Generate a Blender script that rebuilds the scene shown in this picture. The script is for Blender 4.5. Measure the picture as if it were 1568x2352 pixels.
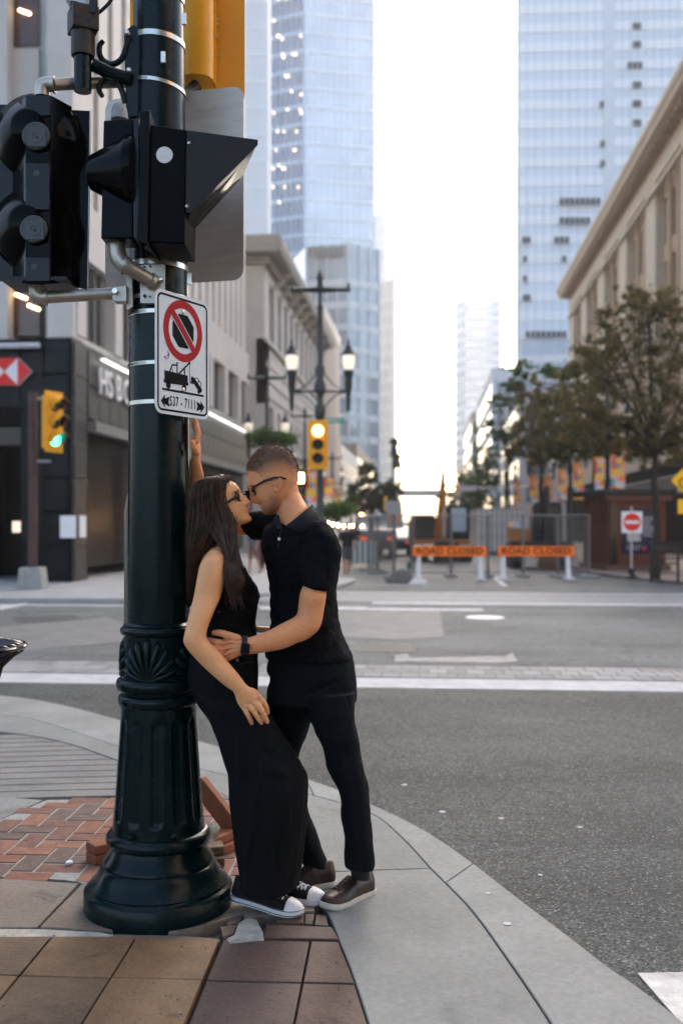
import bpy, bmesh, math, random
import numpy as np
from mathutils import Vector, Matrix, noise as mnoise
random.seed(7); np.random.seed(7)
R = math.radians
scene = bpy.context.scene
for o in list(bpy.data.objects): bpy.data.objects.remove(o)

# ------------------------------------------------------------------ camera
CAM_H = 1.50            # above the pavement the couple stands on (z = 0); the road lies at z = -0.10
YAW = R(5.02)           # the street runs along +Y; the camera looks 5 degrees to its left
F = 2287.0              # focal length in units of a 1568 x 2352 picture
cd = bpy.data.cameras.new('camera'); cam = bpy.data.objects.new('camera', cd)
scene.collection.objects.link(cam); scene.camera = cam
cam.location = (0, 0, CAM_H); cam.rotation_euler = (R(90), 0, YAW)
cd.sensor_fit = 'VERTICAL'; cd.sensor_height = 36; cd.sensor_width = 24
cd.lens = F / 2352 * 36; cd.shift_y = 29 / 2352
cd.clip_start = 0.1; cd.clip_end = 3000
cd.dof.use_dof = True; cd.dof.focus_distance = 3.84; cd.dof.aperture_fstop = 1.9

# ------------------------------------------------------------------ sky, sun, exposure
SUN_EL, SUN_AZ = R(34), R(12)      # azimuth measured from +Y (down the street) towards +X
w = bpy.data.worlds.new('World'); scene.world = w; w.use_nodes = True
nt = w.node_tree
bg = nt.nodes['Background']; sky = nt.nodes.new('ShaderNodeTexSky')
sky.sky_type = 'NISHITA'; sky.sun_disc = False; sky.sun_elevation = SUN_EL; sky.sun_rotation = SUN_AZ
sky.air_density = 1.0; sky.dust_density = 4.4; sky.ozone_density = 1.0; sky.altitude = 200
nt.links.new(sky.outputs['Color'], bg.inputs['Color']); bg.inputs['Strength'].default_value = 0.15
sd = bpy.data.lights.new('sun', 'SUN'); sd.energy = 2.2; sd.angle = R(0.53); sd.color = (1, .92, .82)
sun = bpy.data.objects.new('sun', sd); scene.collection.objects.link(sun)
sdir = Vector((math.sin(SUN_AZ) * math.cos(SUN_EL), math.cos(SUN_AZ) * math.cos(SUN_EL), math.sin(SUN_EL)))
sun.rotation_euler = sdir.to_track_quat('Z', 'Y').to_euler(); sun.location = (0, 0, 60)
vs = scene.view_settings
scene.display_settings.display_device = 'sRGB'
vs.view_transform = 'Standard'; vs.look = 'None'; vs.gamma = 1; vs.exposure = 1.92; vs.use_curve_mapping = False
scene.render.resolution_x = 682; scene.render.resolution_y = 1024
scene.render.engine = 'CYCLES'

# ------------------------------------------------------------------ helpers
ca, sa = math.cos(YAW), math.sin(YAW)
def W(X, Y, Z=0.0):                    # camera-aligned ground coordinates -> world
    return Vector((X * ca - Y * sa, X * sa + Y * ca, Z))
def P(x, y, Y):                        # a picture point (1568 x 2352) at distance Y -> world
    return W((x - 784) * Y / F, Y, CAM_H - (y - 1205) * Y / F)
def G(x, y, z=0.0):                    # a picture point on the ground level z -> world
    Y = (CAM_H - z) * F / (y - 1205)
    return W((x - 784) * Y / F, Y, z)

_mats = {}
def mat(name, col=(.5, .5, .5), rough=.6, metal=0.0, var=0.0, vscale=8.0, bump=0.0, bscale=60.0,
        emit=None, estr=0.0, spec=.25, coat=0.0, col2=None, stretch=None, attr=None, sss=0.0, alpha=1.0,
        speck=0.0, trans=0.0, sheen=0.0, rvar=0.0, stain=0.0, sscale=6.0):
    if name in _mats: return _mats[name]
    m = bpy.data.materials.new(name); m.use_nodes = True; _mats[name] = m
    t = m.node_tree; N, L = t.nodes, t.links; b = N['Principled BSDF']
    b.inputs['Base Color'].default_value = (*col, 1); b.inputs['Roughness'].default_value = rough
    b.inputs['Metallic'].default_value = metal; b.inputs['Specular IOR Level'].default_value = spec
    b.inputs['Coat Weight'].default_value = coat; b.inputs['Coat Roughness'].default_value = .12
    if sheen: b.inputs['Sheen Weight'].default_value = sheen; b.inputs['Sheen Roughness'].default_value = .4
    if sss:
        b.inputs['Subsurface Weight'].default_value = sss
        b.inputs['Subsurface Radius'].default_value = (1, .35, .2); b.inputs['Subsurface Scale'].default_value = .012
    if trans: b.inputs['Transmission Weight'].default_value = trans
    if alpha < 1: b.inputs['Alpha'].default_value = alpha
    if emit: b.inputs['Emission Color'].default_value = (*emit, 1); b.inputs['Emission Strength'].default_value = estr
    tc = N.new('ShaderNodeTexCoord'); src = tc.outputs['Object']
    if stretch:
        mp = N.new('ShaderNodeMapping'); mp.inputs['Scale'].default_value = stretch
        L.new(src, mp.inputs['Vector']); src = mp.outputs['Vector']
    c = None
    if attr:
        a = N.new('ShaderNodeAttribute'); a.attribute_name = attr; c = a.outputs['Color']
    if var or col2:
        n = N.new('ShaderNodeTexNoise'); n.inputs['Scale'].default_value = vscale; n.inputs['Detail'].default_value = 6
        n.inputs['Roughness'].default_value = .65; L.new(src, n.inputs['Vector'])
        mr = N.new('ShaderNodeMapRange'); L.new(n.outputs['Fac'], mr.inputs['Value'])
        mr.inputs['From Min'].default_value = .3; mr.inputs['From Max'].default_value = .7
        mx = N.new('ShaderNodeMix'); mx.data_type = 'RGBA'
        if col2:
            L.new(mr.outputs['Result'], mx.inputs['Factor'])
            mx.inputs['A'].default_value = (*col, 1); mx.inputs['B'].default_value = (*col2, 1)
        else:
            mx.blend_type = 'MULTIPLY'; mx.inputs['Factor'].default_value = 1
            mr.inputs['To Min'].default_value = 1 - var; mr.inputs['To Max'].default_value = 1 + var
            if c is not None: L.new(c, mx.inputs['A'])
            else: mx.inputs['A'].default_value = (*col, 1)
            L.new(mr.outputs['Result'], mx.inputs['B'])
        c = mx.outputs['Result']
        if rvar:
            r2 = N.new('ShaderNodeMapRange'); L.new(n.outputs['Fac'], r2.inputs['Value'])
            r2.inputs['From Min'].default_value = .3; r2.inputs['From Max'].default_value = .7
            r2.inputs['To Min'].default_value = max(.03, rough - rvar); r2.inputs['To Max'].default_value = rough + rvar
            L.new(r2.outputs['Result'], b.inputs['Roughness'])
    if speck:
        v = N.new('ShaderNodeTexVoronoi'); v.inputs['Scale'].default_value = 260; L.new(src, v.inputs['Vector'])
        r3 = N.new('ShaderNodeMapRange'); L.new(v.outputs['Distance'], r3.inputs['Value'])
        r3.inputs['From Min'].default_value = .05; r3.inputs['From Max'].default_value = .25
        r3.inputs['To Min'].default_value = 1 + speck; r3.inputs['To Max'].default_value = 1
        m2 = N.new('ShaderNodeMix'); m2.data_type = 'RGBA'; m2.blend_type = 'MULTIPLY'; m2.inputs['Factor'].default_value = 1
        if c is not None: L.new(c, m2.inputs['A'])
        else: m2.inputs['A'].default_value = (*col, 1)
        L.new(r3.outputs['Result'], m2.inputs['B']); c = m2.outputs['Result']
    if stain:
        for (sc_, a_, b__, k_) in ((sscale, .60, .72, 1 - stain), (sscale * 5.5, .66, .74, 1 - stain * .7), (sscale * 14, .35, .7, 1 + stain * .35)):
            n3 = N.new('ShaderNodeTexNoise'); n3.inputs['Scale'].default_value = sc_; n3.inputs['Detail'].default_value = 7; n3.inputs['Roughness'].default_value = .6; n3.inputs['Distortion'].default_value = .6
            L.new(src, n3.inputs['Vector']); r4 = N.new('ShaderNodeMapRange'); L.new(n3.outputs['Fac'], r4.inputs['Value'])
            r4.inputs['From Min'].default_value = a_; r4.inputs['From Max'].default_value = b__; r4.inputs['To Min'].default_value = 1 if k_ < 1 else 2 - k_; r4.inputs['To Max'].default_value = k_
            m3 = N.new('ShaderNodeMix'); m3.data_type = 'RGBA'; m3.blend_type = 'MULTIPLY'; m3.inputs['Factor'].default_value = 1
            if c is not None: L.new(c, m3.inputs['A'])
            else: m3.inputs['A'].default_value = (*col, 1)
            L.new(r4.outputs['Result'], m3.inputs['B']); c = m3.outputs['Result']
    if c is not None: L.new(c, b.inputs['Base Color'])
    if bump:
        n2 = N.new('ShaderNodeTexNoise'); n2.inputs['Scale'].default_value = bscale; n2.inputs['Detail'].default_value = 5
        L.new(src, n2.inputs['Vector'])
        bp = N.new('ShaderNodeBump'); bp.inputs['Strength'].default_value = 1; bp.inputs['Distance'].default_value = bump
        L.new(n2.outputs['Fac'], bp.inputs['Height']); L.new(bp.outputs['Normal'], b.inputs['Normal'])
    return m

col = scene.collection
def thing(name, label, cat, loc=(0, 0, 0), rz=0.0, group=None):
    o = bpy.data.objects.new(name, None); col.objects.link(o); o.empty_display_size = .2
    o.location = loc; o.rotation_euler = (0, 0, rz); o['label'] = label; o['category'] = cat
    if group: o['group'] = group
    return o
def tag(o, label, cat, group=None):
    o['label'] = label; o['category'] = cat
    if group: o['group'] = group
    return o
def wmat(o):
    m = Matrix.LocRotScale(o.location, o.rotation_euler.to_quaternion(), o.scale)
    return wmat(o.parent) @ m if o.parent else m
def linkmesh(name, me, m=None, parent=None, kind=None, smooth=None):
    o = bpy.data.objects.new(name, me); col.objects.link(o)
    if m is not None:
        me.materials.clear()
        for q in (m if isinstance(m, (list, tuple)) else [m]): me.materials.append(q)
    if parent is not None: o.parent = parent
    if kind: o['kind'] = kind
    if smooth is not None:
        me.polygons.foreach_set('use_smooth', [True] * len(me.polygons))
        if smooth < 179: me.set_sharp_from_angle(angle=R(smooth))
    return o
class MB:
    """collects simple shapes; build() links them as one mesh object"""
    def __init__(s): s.v = []; s.f = []; s.mi = []; s.cur = 0
    def raw(s, vs, fs):
        k = len(s.v); s.v += [Vector(q) for q in vs]
        for f in fs: s.f.append([i + k for i in f]); s.mi.append(s.cur)
        return s
    def box(s, c, size, rot=None):
        x, y, z = [q / 2 for q in size]; c = Vector(c)
        vs = [Vector((i * x, j * y, k * z)) for i in (-1, 1) for j in (-1, 1) for k in (-1, 1)]
        if rot is not None: vs = [rot @ q for q in vs]
        return s.raw([q + c for q in vs], [(0, 1, 3, 2), (4, 6, 7, 5), (0, 4, 5, 1), (2, 3, 7, 6), (0, 2, 6, 4), (1, 5, 7, 3)])
    def b2(s, a, b):
        return s.box([(p + q) / 2 for p, q in zip(a, b)], [abs(p - q) for p, q in zip(a, b)])
    def beam(s, a, b, wd, h, up=(0, 0, 1)):
        a, b = Vector(a), Vector(b); d = b - a; L = d.length; d.normalize()
        sx = d.cross(Vector(up)).normalized(); uz = sx.cross(d)
        return s.box((a + b) / 2, (wd, L, h), Matrix((sx, d, uz)).transposed())
    def tube(s, pts, r, n=12, caps=True, closed=False):
        pts = [Vector(p) for p in pts]; m = len(pts)
        rs = r if isinstance(r, (list, tuple)) else [r] * m
        T = []
        for i in range(m):
            if closed: d = pts[(i + 1) % m] - pts[i - 1]
            else: d = pts[min(i + 1, m - 1)] - pts[max(i - 1, 0)]
            T.append(d.normalized() if d.length > 1e-9 else Vector((0, 0, 1)))
        up = Vector((0, 0, 1)) if abs(T[0].z) < .9 else Vector((1, 0, 0))
        nrm = (up - T[0] * up.dot(T[0])).normalized(); vs = []
        for i in range(m):
            nrm = (nrm - T[i] * nrm.dot(T[i]))
            nrm = nrm.normalized() if nrm.length > 1e-6 else T[i].orthogonal().normalized()
            bn = T[i].cross(nrm)
            for k in range(n):
                a = 2 * math.pi * k / n
                vs.append(pts[i] + (nrm * math.cos(a) + bn * math.sin(a)) * rs[i])
        fs = []
        for i in range(m if closed else m - 1):
            for k in range(n):
                a, b2 = i * n + k, i * n + (k + 1) % n; j = ((i + 1) % m) * n
                fs.append((a, b2, j + (k + 1) % n, j + k))
        if caps and not closed:
            fs.append(tuple(range(n))[::-1]); fs.append(tuple((m - 1) * n + k for k in range(n)))
        return s.raw(vs, fs)
    def lathe(s, prof, c=(0, 0, 0), n=32, axis=None, x=None):
        c = Vector(c); az = Vector(axis).normalized() if axis else Vector((0, 0, 1))
        ax = az.orthogonal().normalized() if (axis or x) else Vector((1, 0, 0))
        if not axis: ax = Vector((1, 0, 0))
        ay = az.cross(ax); vs = []
        for (r, z) in prof:
            for k in range(n):
                a = 2 * math.pi * k / n
                vs.append(c + az * z + (ax * math.cos(a) + ay * math.sin(a)) * r)
        fs = []
        for i in range(len(prof) - 1):
            for k in range(n):
                fs.append((i * n + k, i * n + (k + 1) % n, (i + 1) * n + (k + 1) % n, (i + 1) * n + k))
        fs.append(tuple(range(n))[::-1]); fs.append(tuple((len(prof) - 1) * n + k for k in range(n)))
        return s.raw(vs, fs)
    def prism(s, poly, o, ux, uy, nrm, d):
        """flat outline poly (2-D) placed at o with axes ux, uy and thickness d along nrm"""
        o, ux, uy, nrm = Vector(o), Vector(ux), Vector(uy), Vector(nrm); n = len(poly)
        a = [o + ux * p[0] + uy * p[1] for p in poly]; b = [q + nrm * d for q in a]
        fs = [tuple(range(n)), tuple(range(2 * n - 1, n - 1, -1))]
        fs += [(i, i + n, (i + 1) % n + n, (i + 1) % n) for i in range(n)]
        return s.raw(a + b, fs)
    def sphere(s, c, r, n=12, m=8):
        c = Vector(c); rr = r if isinstance(r, (list, tuple)) else (r, r, r); vs = []
        for i in range(1, m):
            t = math.pi * i / m
            for k in range(n):
                a = 2 * math.pi * k / n
                vs.append(c + Vector((rr[0] * math.sin(t) * math.cos(a), rr[1] * math.sin(t) * math.sin(a), rr[2] * math.cos(t))))
        k0 = len(vs); vs += [c + Vector((0, 0, rr[2])), c - Vector((0, 0, rr[2]))]
        fs = [(i * n + k, i * n + (k + 1) % n, (i + 1) * n + (k + 1) % n, (i + 1) * n + k) for i in range(m - 2) for k in range(n)]
        fs += [(k0, (k + 1) % n, k) for k in range(n)] + [(k0 + 1, (m - 2) * n + k, (m - 2) * n + (k + 1) % n) for k in range(n)]
        return s.raw(vs, fs)
    def mesh(s, name='m', inv=None):
        me = bpy.data.meshes.new(name)
        vs = [inv @ q for q in s.v] if inv is not None else s.v
        me.from_pydata([tuple(q) for q in vs], [], s.f); me.update()
        if any(s.mi): me.polygons.foreach_set('material_index', s.mi)
        bm = bmesh.new(); bm.from_mesh(me); bmesh.ops.recalc_face_normals(bm, faces=bm.faces); bm.to_mesh(me); bm.free()
        return me
    def build(s, name, m=None, parent=None, kind=None, smooth=35, world=False, bevel=0, bseg=2):
        inv = wmat(parent).inverted() if (world and parent is not None) else None
        o = linkmesh(name, s.mesh(name, inv), m, parent, kind, smooth)
        if bevel:
            md = o.modifiers.new('bevel', 'BEVEL'); md.width = bevel; md.segments = bseg; md.limit_method = 'ANGLE'; md.angle_limit = R(40)
        return o
def dup(o, loc, rz=None, label=None, parent=None):
    c = o.copy(); col.objects.link(c)
    if parent is not None: c.parent = parent
    else:
        c.location = loc
        if rz is not None: c.rotation_euler = (0, 0, rz)
    if label: c['label'] = label
    for ch in list(o.children): dup(ch, None, parent=c)
    return c
def share(name, me, m, parent, loc, rz=0, label=None):
    o = bpy.data.objects.new(name, me); col.objects.link(o); o.parent = parent; o.location = loc
    if rz: o.rotation_euler = (0, 0, rz)
    if label: o['label'] = label
    return o
def crom(pts, sub=6):
    """Catmull-Rom through rows of numbers"""
    a = np.array(pts, float); n = len(a); out = []
    for i in range(n - 1):
        p0, p1, p2, p3 = a[max(i - 1, 0)], a[i], a[i + 1], a[min(i + 2, n - 1)]
        for k in range(sub):
            t = k / sub
            out.append(.5 * ((2 * p1) + (-p0 + p2) * t + (2 * p0 - 5 * p1 + 4 * p2 - p3) * t * t + (-p0 + 3 * p1 - 3 * p2 + p3) * t ** 3))
    out.append(a[-1]); return out
def textmesh(txt, size, depth=0.0, align='CENTER', xs=1.0, bold=0.0, spacing=1.0):
    c = bpy.data.curves.new('t', 'FONT'); c.body = txt; c.size = size; c.extrude = depth; c.align_x = align; c.align_y = 'CENTER'
    c.offset = bold; c.space_character = spacing
    o = bpy.data.objects.new('t', c); col.objects.link(o)
    bpy.context.view_layer.update()
    me = bpy.data.meshes.new_from_object(o.evaluated_get(bpy.context.evaluated_depsgraph_get()))
    bpy.data.objects.remove(o)
    for v in me.vertices: v.co.x *= xs
    return me
def placemesh(me, o, ux, uy, nrm):
    M = Matrix((Vector(ux), Vector(uy), Vector(nrm))).transposed().to_4x4(); M.translation = Vector(o)
    me.transform(M); return me
# ================================================================== GROUND
ROAD = -0.10
def ground_mat():
    m = bpy.data.materials.new('asphalt'); m.use_nodes = True; t = m.node_tree; N, L = t.nodes, t.links; b = N['Principled BSDF']
    tc = N.new('ShaderNodeTexCoord'); O = tc.outputs['Object']
    def noise(sc, det=6, src=O):
        n = N.new('ShaderNodeTexNoise'); n.inputs['Scale'].default_value = sc; n.inputs['Detail'].default_value = det; n.inputs['Roughness'].default_value = .65
        L.new(src, n.inputs['Vector']); return n.outputs['Fac']
    def mr(v, a, b_, c, d):
        n = N.new('ShaderNodeMapRange'); L.new(v, n.inputs['Value'])
        for k, q in zip(('From Min', 'From Max', 'To Min', 'To Max'), (a, b_, c, d)): n.inputs[k].default_value = q
        return n.outputs['Result']
    def mix(f, a, b_, mode='MIX'):
        n = N.new('ShaderNodeMix'); n.data_type = 'RGBA'; n.blend_type = mode
        if isinstance(f, float): n.inputs['Factor'].default_value = f
        else: L.new(f, n.inputs['Factor'])
        for k, q in (('A', a), ('B', b_)):
            if isinstance(q, tuple): n.inputs[k].default_value = (*q, 1)
            else: L.new(q, n.inputs[k])
        return n.outputs['Result']
    sep = N.new('ShaderNodeSeparateXYZ'); L.new(O, sep.inputs[0])
    # newer dark asphalt next to the corner, older greyer surface beyond the first crossing line
    old = mr(sep.outputs['Y'], 9.7, 9.9, 0, 1)
    base = mix(old, (.047, .051, .047), (.088, .095, .090))
    blot = mr(noise(.35, 8), .35, .65, .72, 1.32); base = mix(1.0, base, blot, 'MULTIPLY')
    mpt = N.new('ShaderNodeMapping'); mpt.inputs['Scale'].default_value = (.16, 1.3, 1); L.new(O, mpt.inputs['Vector'])
    base = mix(1.0, base, mr(noise(1.0, 5, mpt.outputs['Vector']), .35, .65, .82, 1.2), 'MULTIPLY')
    base = mix(1.0, base, mr(noise(1.7, 6), .60, .70, 1, .68), 'MULTIPLY'); base = mix(1.0, base, mr(noise(9, 5), .35, .65, .85, 1.16), 'MULTIPLY')
    v = N.new('ShaderNodeTexVoronoi'); v.inputs['Scale'].default_value = 115; L.new(O, v.inputs['Vector'])
    agg = N.new('ShaderNodeSeparateColor'); L.new(v.outputs['Color'], agg.inputs[0])
    st = mr(agg.outputs[0], 0, 1, .3, 2.0); base = mix(1.0, base, st, 'MULTIPLY')
    spk = mr(agg.outputs[1], .93, .97, 0, .55); base = mix(spk, base, (.34, .33, .30))
    # hairline crack
    vc = N.new('ShaderNodeTexVoronoi'); vc.feature = 'DISTANCE_TO_EDGE'; vc.inputs['Scale'].default_value = .33
    wv = N.new('ShaderNodeVectorMath'); nz = N.new('ShaderNodeTexNoise'); nz.inputs['Scale'].default_value = 2.5; nz.inputs['Detail'].default_value = 5
    L.new(O, nz.inputs['Vector']); sc = N.new('ShaderNodeVectorMath'); sc.operation = 'SCALE'; sc.inputs['Scale'].default_value = .35
    L.new(nz.outputs['Color'], sc.inputs[0]); L.new(O, wv.inputs[0]); L.new(sc.outputs[0], wv.inputs[1]); L.new(wv.outputs[0], vc.inputs['Vector'])
    cr = mr(vc.outputs['Distance'], 0, .0045, .85, 0); base = mix(cr, base, (.03, .03, .03))
    L.new(base, b.inputs['Base Color']); b.inputs['Roughness'].default_value = .7; b.inputs['Specular IOR Level'].default_value = .2
    bp = N.new('ShaderNodeBump'); bp.inputs['Strength'].default_value = 1; bp.inputs['Distance'].default_value = .0035
    ad = N.new('ShaderNodeMath'); ad.operation = 'ADD'; L.new(v.outputs['Distance'], ad.inputs[0]); L.new(noise(300, 2), ad.inputs[1])
    iv = N.new('ShaderNodeMath'); iv.operation = 'MULTIPLY'; iv.inputs[1].default_value = -1; L.new(ad.outputs[0], iv.inputs[0])
    L.new(iv.outputs[0], bp.inputs['Height']); L.new(bp.outputs['Normal'], b.inputs['Normal'])
    return m
b = MB(); b.raw([(-1500, -1500, ROAD - .03), (1500, -1500, ROAD - .03), (1500, 1500, ROAD - .03), (-1500, 1500, ROAD - .03)], [(0, 1, 2, 3)])
b.build('ground', mat('ground_soil', (.11, .11, .105), .9, var=.3, vscale=.2), kind='structure')
b = MB(); b.raw([(-200, -20, ROAD), (200, -20, ROAD), (200, 24.5, ROAD), (-200, 24.5, ROAD), (-4.6, 24.5, ROAD), (6.2, 24.5, ROAD), (6.2, 700, ROAD), (-4.6, 700, ROAD)],
                [(0, 1, 2, 5, 4, 3), (4, 5, 6, 7)])
road = b.build('road', ground_mat(), kind='structure')

# ---- painted and concrete bands, paver strips on the road
M_PAINT = mat('worn_white_paint', (.46, .46, .45), .65, var=.3, vscale=5, bump=.002, bscale=150, stain=.45, sscale=3)
M_BAND = mat('pale_concrete_band', (.40, .40, .39), .7, var=.18, vscale=4, bump=.001, stain=.35, sscale=2)
def strip(name, u0, u1, v0, v1, m, z=ROAD + .006, kind='structure', lab=None):
    q = MB().b2((u0, v0, z - .01), (u1, v1, z)).build(name, m, kind=kind)
    return q
for i, (a, c_) in enumerate(((-60, 2.9), (2.92, 60))): strip('crossing_line', a, c_, 9.74, 10.36, M_BAND)
strip('crossing_line', -60, -1.2, 19.05, 19.3, M_PAINT); strip('crossing_line', -1.15, 60, 20.05, 20.5, M_PAINT)
strip('crossing_line', -3.2, 1.0, 18.55, 19.0, M_PAINT, ROAD + .008)
strip('crossing_line', -5, 60, 23.2, 23.5, M_PAINT, ROAD + .007)
# paver strips of the two crossings: rows of blocks
M_PV = [mat('crossing_paver_%d' % i, c_, .7, var=.2, vscale=9, bump=.001) for i, c_ in enumerate(((.20, .20, .19), (.25, .245, .235), (.17, .17, .165)))]
pv_me = []
for m_ in M_PV:
    me = MB().b2((-.095, -.145, -.03), (.095, .145, 0)).mesh('paver'); me.materials.append(m_); pv_me.append(me)
xs = thing('x', 'x', 'x'); bpy.data.objects.remove(xs)
ps = strip('crossing_pavement', -14, 12, 10.37, 11.45, mat('paver_joint', (.10, .10, .095), .9), ROAD + .002)
cnt = 0
for r_ in range(3):
    for k in range(-34, 48):
        u = k * .2 + (r_ % 2) * .1; v = 10.56 + r_ * .3
        Xc, Yc = u * ca + v * sa, -u * sa + v * ca; px = 784 + F * Xc / Yc
        if -20 < px < 1600 and not (300 < px < 580) and cnt < 290 and not (r_ == 2 and u > 3.2):
            share('paver', pv_me[random.randrange(3)], None, ps, (u, v, ROAD + .008 + random.uniform(-.001, .002))); cnt += 1
b = MB()
for r_ in range(8):
    for k in range(-70, 60):
        b.box((k * .2 + (r_ % 2) * .1, 20.7 + r_ * .3, ROAD - .008), (.19, .29, .03))
b.build('crossing_pavement', M_PV[1], kind='stuff')
# asphalt patches of another colour
def patch(pts, m, z=ROAD + .004):
    me = MB().prism([(p.x, p.y) for p in pts], (0, 0, z - .012), (1, 0, 0), (0, 1, 0), (0, 0, 1), .012)
    return me.build('road_patch', m, kind='structure')
M_DK = mat('asphalt_patch_dark', (.055, .057, .055), .65, var=.3, vscale=30, bump=.003, bscale=180)
M_LT = mat('asphalt_patch_light', (.150, .148, .140), .7, var=.22, vscale=3, bump=.002, bscale=120)
M_WORN = mat('worn_pale_patch', (.24, .235, .22), .7, var=.35, vscale=6)
M_MD = mat('asphalt_patch_grey', (.105, .113, .114), .55, var=.18, vscale=1.2, bump=.002, bscale=120)
patch([G(770, 1404, ROAD), G(1010, 1402, ROAD), G(1018, 1464, ROAD), G(905, 1470, ROAD), G(760, 1462, ROAD)], M_LT)
patch([G(907, 1506, ROAD), G(935, 1502, ROAD), G(940, 1512, ROAD), G(1160, 1508, ROAD), G(1175, 1500, ROAD), G(1188, 1520, ROAD), G(1150, 1524, ROAD), G(935, 1520, ROAD), G(905, 1522, ROAD)], M_WORN, ROAD + .007)
patch([G(935, 1521, ROAD), G(1150, 1525, ROAD), G(1160, 1531, ROAD), G(940, 1526, ROAD)], M_DK, ROAD + .005)
patch([G(820, 1478, ROAD), G(960, 1484, ROAD), G(950, 1500, ROAD), G(815, 1497, ROAD)], M_DK)
patch([G(30, 1418, ROAD), G(170, 1412, ROAD), G(190, 1424, ROAD), G(40, 1430, ROAD)], M_DK)
patch([G(0, 1440, ROAD), G(250, 1418, ROAD), G(300, 1440, ROAD), G(280, 1475, ROAD), G(0, 1500, ROAD)], M_LT)
patch([G(0, 1392, ROAD), G(60, 1385, ROAD), G(66, 1389, ROAD), G(0, 1401, ROAD)], M_PAINT)
c0 = G(1113, 1419, ROAD)
mh = thing('manhole_cover', 'pale round manhole cover in the middle of the road', 'manhole cover', c0)
MB().lathe([(.33, -.02), (.33, .010), (.29, .010)], n=32).build('frame', mat('pale_metal', (.62, .62, .6), .5, var=.15), mh)
MB().lathe([(.285, -.02), (.285, .012), (.27, .014)], n=32).build('lid', mat('pale_lid', (.72, .72, .70), .5, var=.15), mh)
# concrete pad at the lower right where the asphalt ends
patch([G(1462, 2238, ROAD), G(1600, 2236, ROAD), G(1760, 2236, ROAD), G(1760, 2420, ROAD), G(1568, 2360, ROAD)],
      mat('white_worn_concrete', (.52, .50, .46), .8, var=.35, vscale=9, bump=.003, bscale=60), ROAD + .006)
# lane line running down the street
strip('lane_line', 1.9, 2.05, 26.2, 33, M_PAINT, ROAD + .005); strip('lane_line', -4.3, -4.15, 27, 60, M_PAINT, ROAD + .005)

# ---- our pavement corner: curved outlines read off as plan points (camera-aligned X, Y)
def g2(x, y): q = G(x, y, 0); return (q.x, q.y)
def dens(pts, sub=6): return [tuple(q) for q in crom(pts, sub)]
edge = dens([g2(-900, 1552), g2(-400, 1566), g2(0, 1597), g2(140, 1618), g2(275, 1653), g2(470, 1705), g2(590, 1742), g2(705, 1788), g2(780, 1815), g2(860, 1850), g2(930, 1883), g2(1000, 1922),
             g2(1090, 1985), g2(1200, 2070), g2(1300, 2145), g2(1400, 2222), g2(1460, 2262), g2(1568, 2345), g2(1680, 2440), g2(1900, 2640)])
joint = dens([g2(-900, 1590), g2(-400, 1608), g2(0, 1640), g2(120, 1664), g2(265, 1712), g2(470, 1768), g2(600, 1800), g2(740, 1832), g2(855, 1869), g2(925, 1925), g2(986, 1991), g2(1078, 2085),
              g2(1166, 2205), g2(1265, 2352), g2(1330, 2470), g2(1440, 2680)])
inner = dens([g2(-900, 1625), g2(-400, 1640), g2(0, 1680), g2(150, 1705), g2(270, 1745), g2(480, 1812), g2(560, 1852), g2(640, 1925), g2(700, 2010), g2(753, 2102), g2(781, 2170), g2(806, 2233), g2(845, 2352), g2(880, 2480), g2(930, 2680)])
def M_conc(n, c_): return mat(n, c_, .74, var=.16, vscale=2.2, bump=.0016, bscale=70, speck=.35, stain=.30, sscale=2.6)
M_CURB = M_conc('curb_concrete', (.218, .220, .198)); M_SLAB = M_conc('slab_concrete', (.186, .189, .170))
def resample(poly, n):
    a = np.array(poly); d = np.r_[0, np.cumsum(np.linalg.norm(np.diff(a, axis=0), axis=1))]
    t = np.linspace(0, d[-1], n); return np.stack([np.interp(t, d, a[:, 0]), np.interp(t, d, a[:, 1])], 1)
E, J, I = resample(edge, 240), resample(joint, 240), resample(inner, 240)
base = MB().prism([tuple(q) for q in E] + [(0.9, -6), (-12, -6), (-12, 6.5)], (0, 0, -.16), (1, 0, 0), (0, 1, 0), (0, 0, 1), .12)
SW = base.build('sidewalk', mat('mortar', (.085, .08, .07), .9, var=.3, vscale=20, bump=.003), kind='structure')
def band(name, A, B, cuts, m, top=0.0, gap=.004, wob=0.0):
    """slabs between the curves A and B, cut at the given index pairs"""
    for (i0, i1) in cuts:
        vs, fs = [], []; n = i1 - i0 + 1
        for k in range(i0, i1 + 1):
            t0 = gap if k == i0 else (-gap if k == i1 else 0)
            a, c_ = A[k].copy(), B[k].copy(); d = (c_ - a); L_ = np.linalg.norm(d); d /= L_
            kk = min(max(k, 1), len(A) - 2); ta = A[kk + 1] - A[kk - 1]; ta /= np.linalg.norm(ta)
            a = a + d * gap + ta * t0; c_ = c_ - d * gap + ta * t0
            for q in (a, c_):
                vs += [(q[0], q[1], -.14), (q[0], q[1], top)]
        for k in range(n - 1):
            j = k * 4
            fs += [(j + 1, j + 3, j + 7, j + 5), (j, j + 1, j + 5, j + 4), (j + 2, j + 6, j + 7, j + 3)]
        fs += [(0, 2, 3, 1), (4 * n - 4, 4 * n - 3, 4 * n - 1, 4 * n - 2)]
        o = MB().raw(vs, fs).build(name, m, SW, bevel=.004)
def near(A, pt):
    return int(np.argmin(np.linalg.norm(A - np.array(pt), axis=1)))
ce = [0, near(E, g2(95, 1610)), near(E, g2(705, 1788)), near(E, g2(1085, 1981)), 239]
cuts = [(ce[i], ce[i + 1]) for i in range(4)]
J2 = J.copy()
band('curb_stone', E, J, [(0, 60), (60, ce[2]), (ce[2], ce[3]), (ce[3], 239)], M_CURB)
ij = near(J, g2(986, 1993)); 
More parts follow.
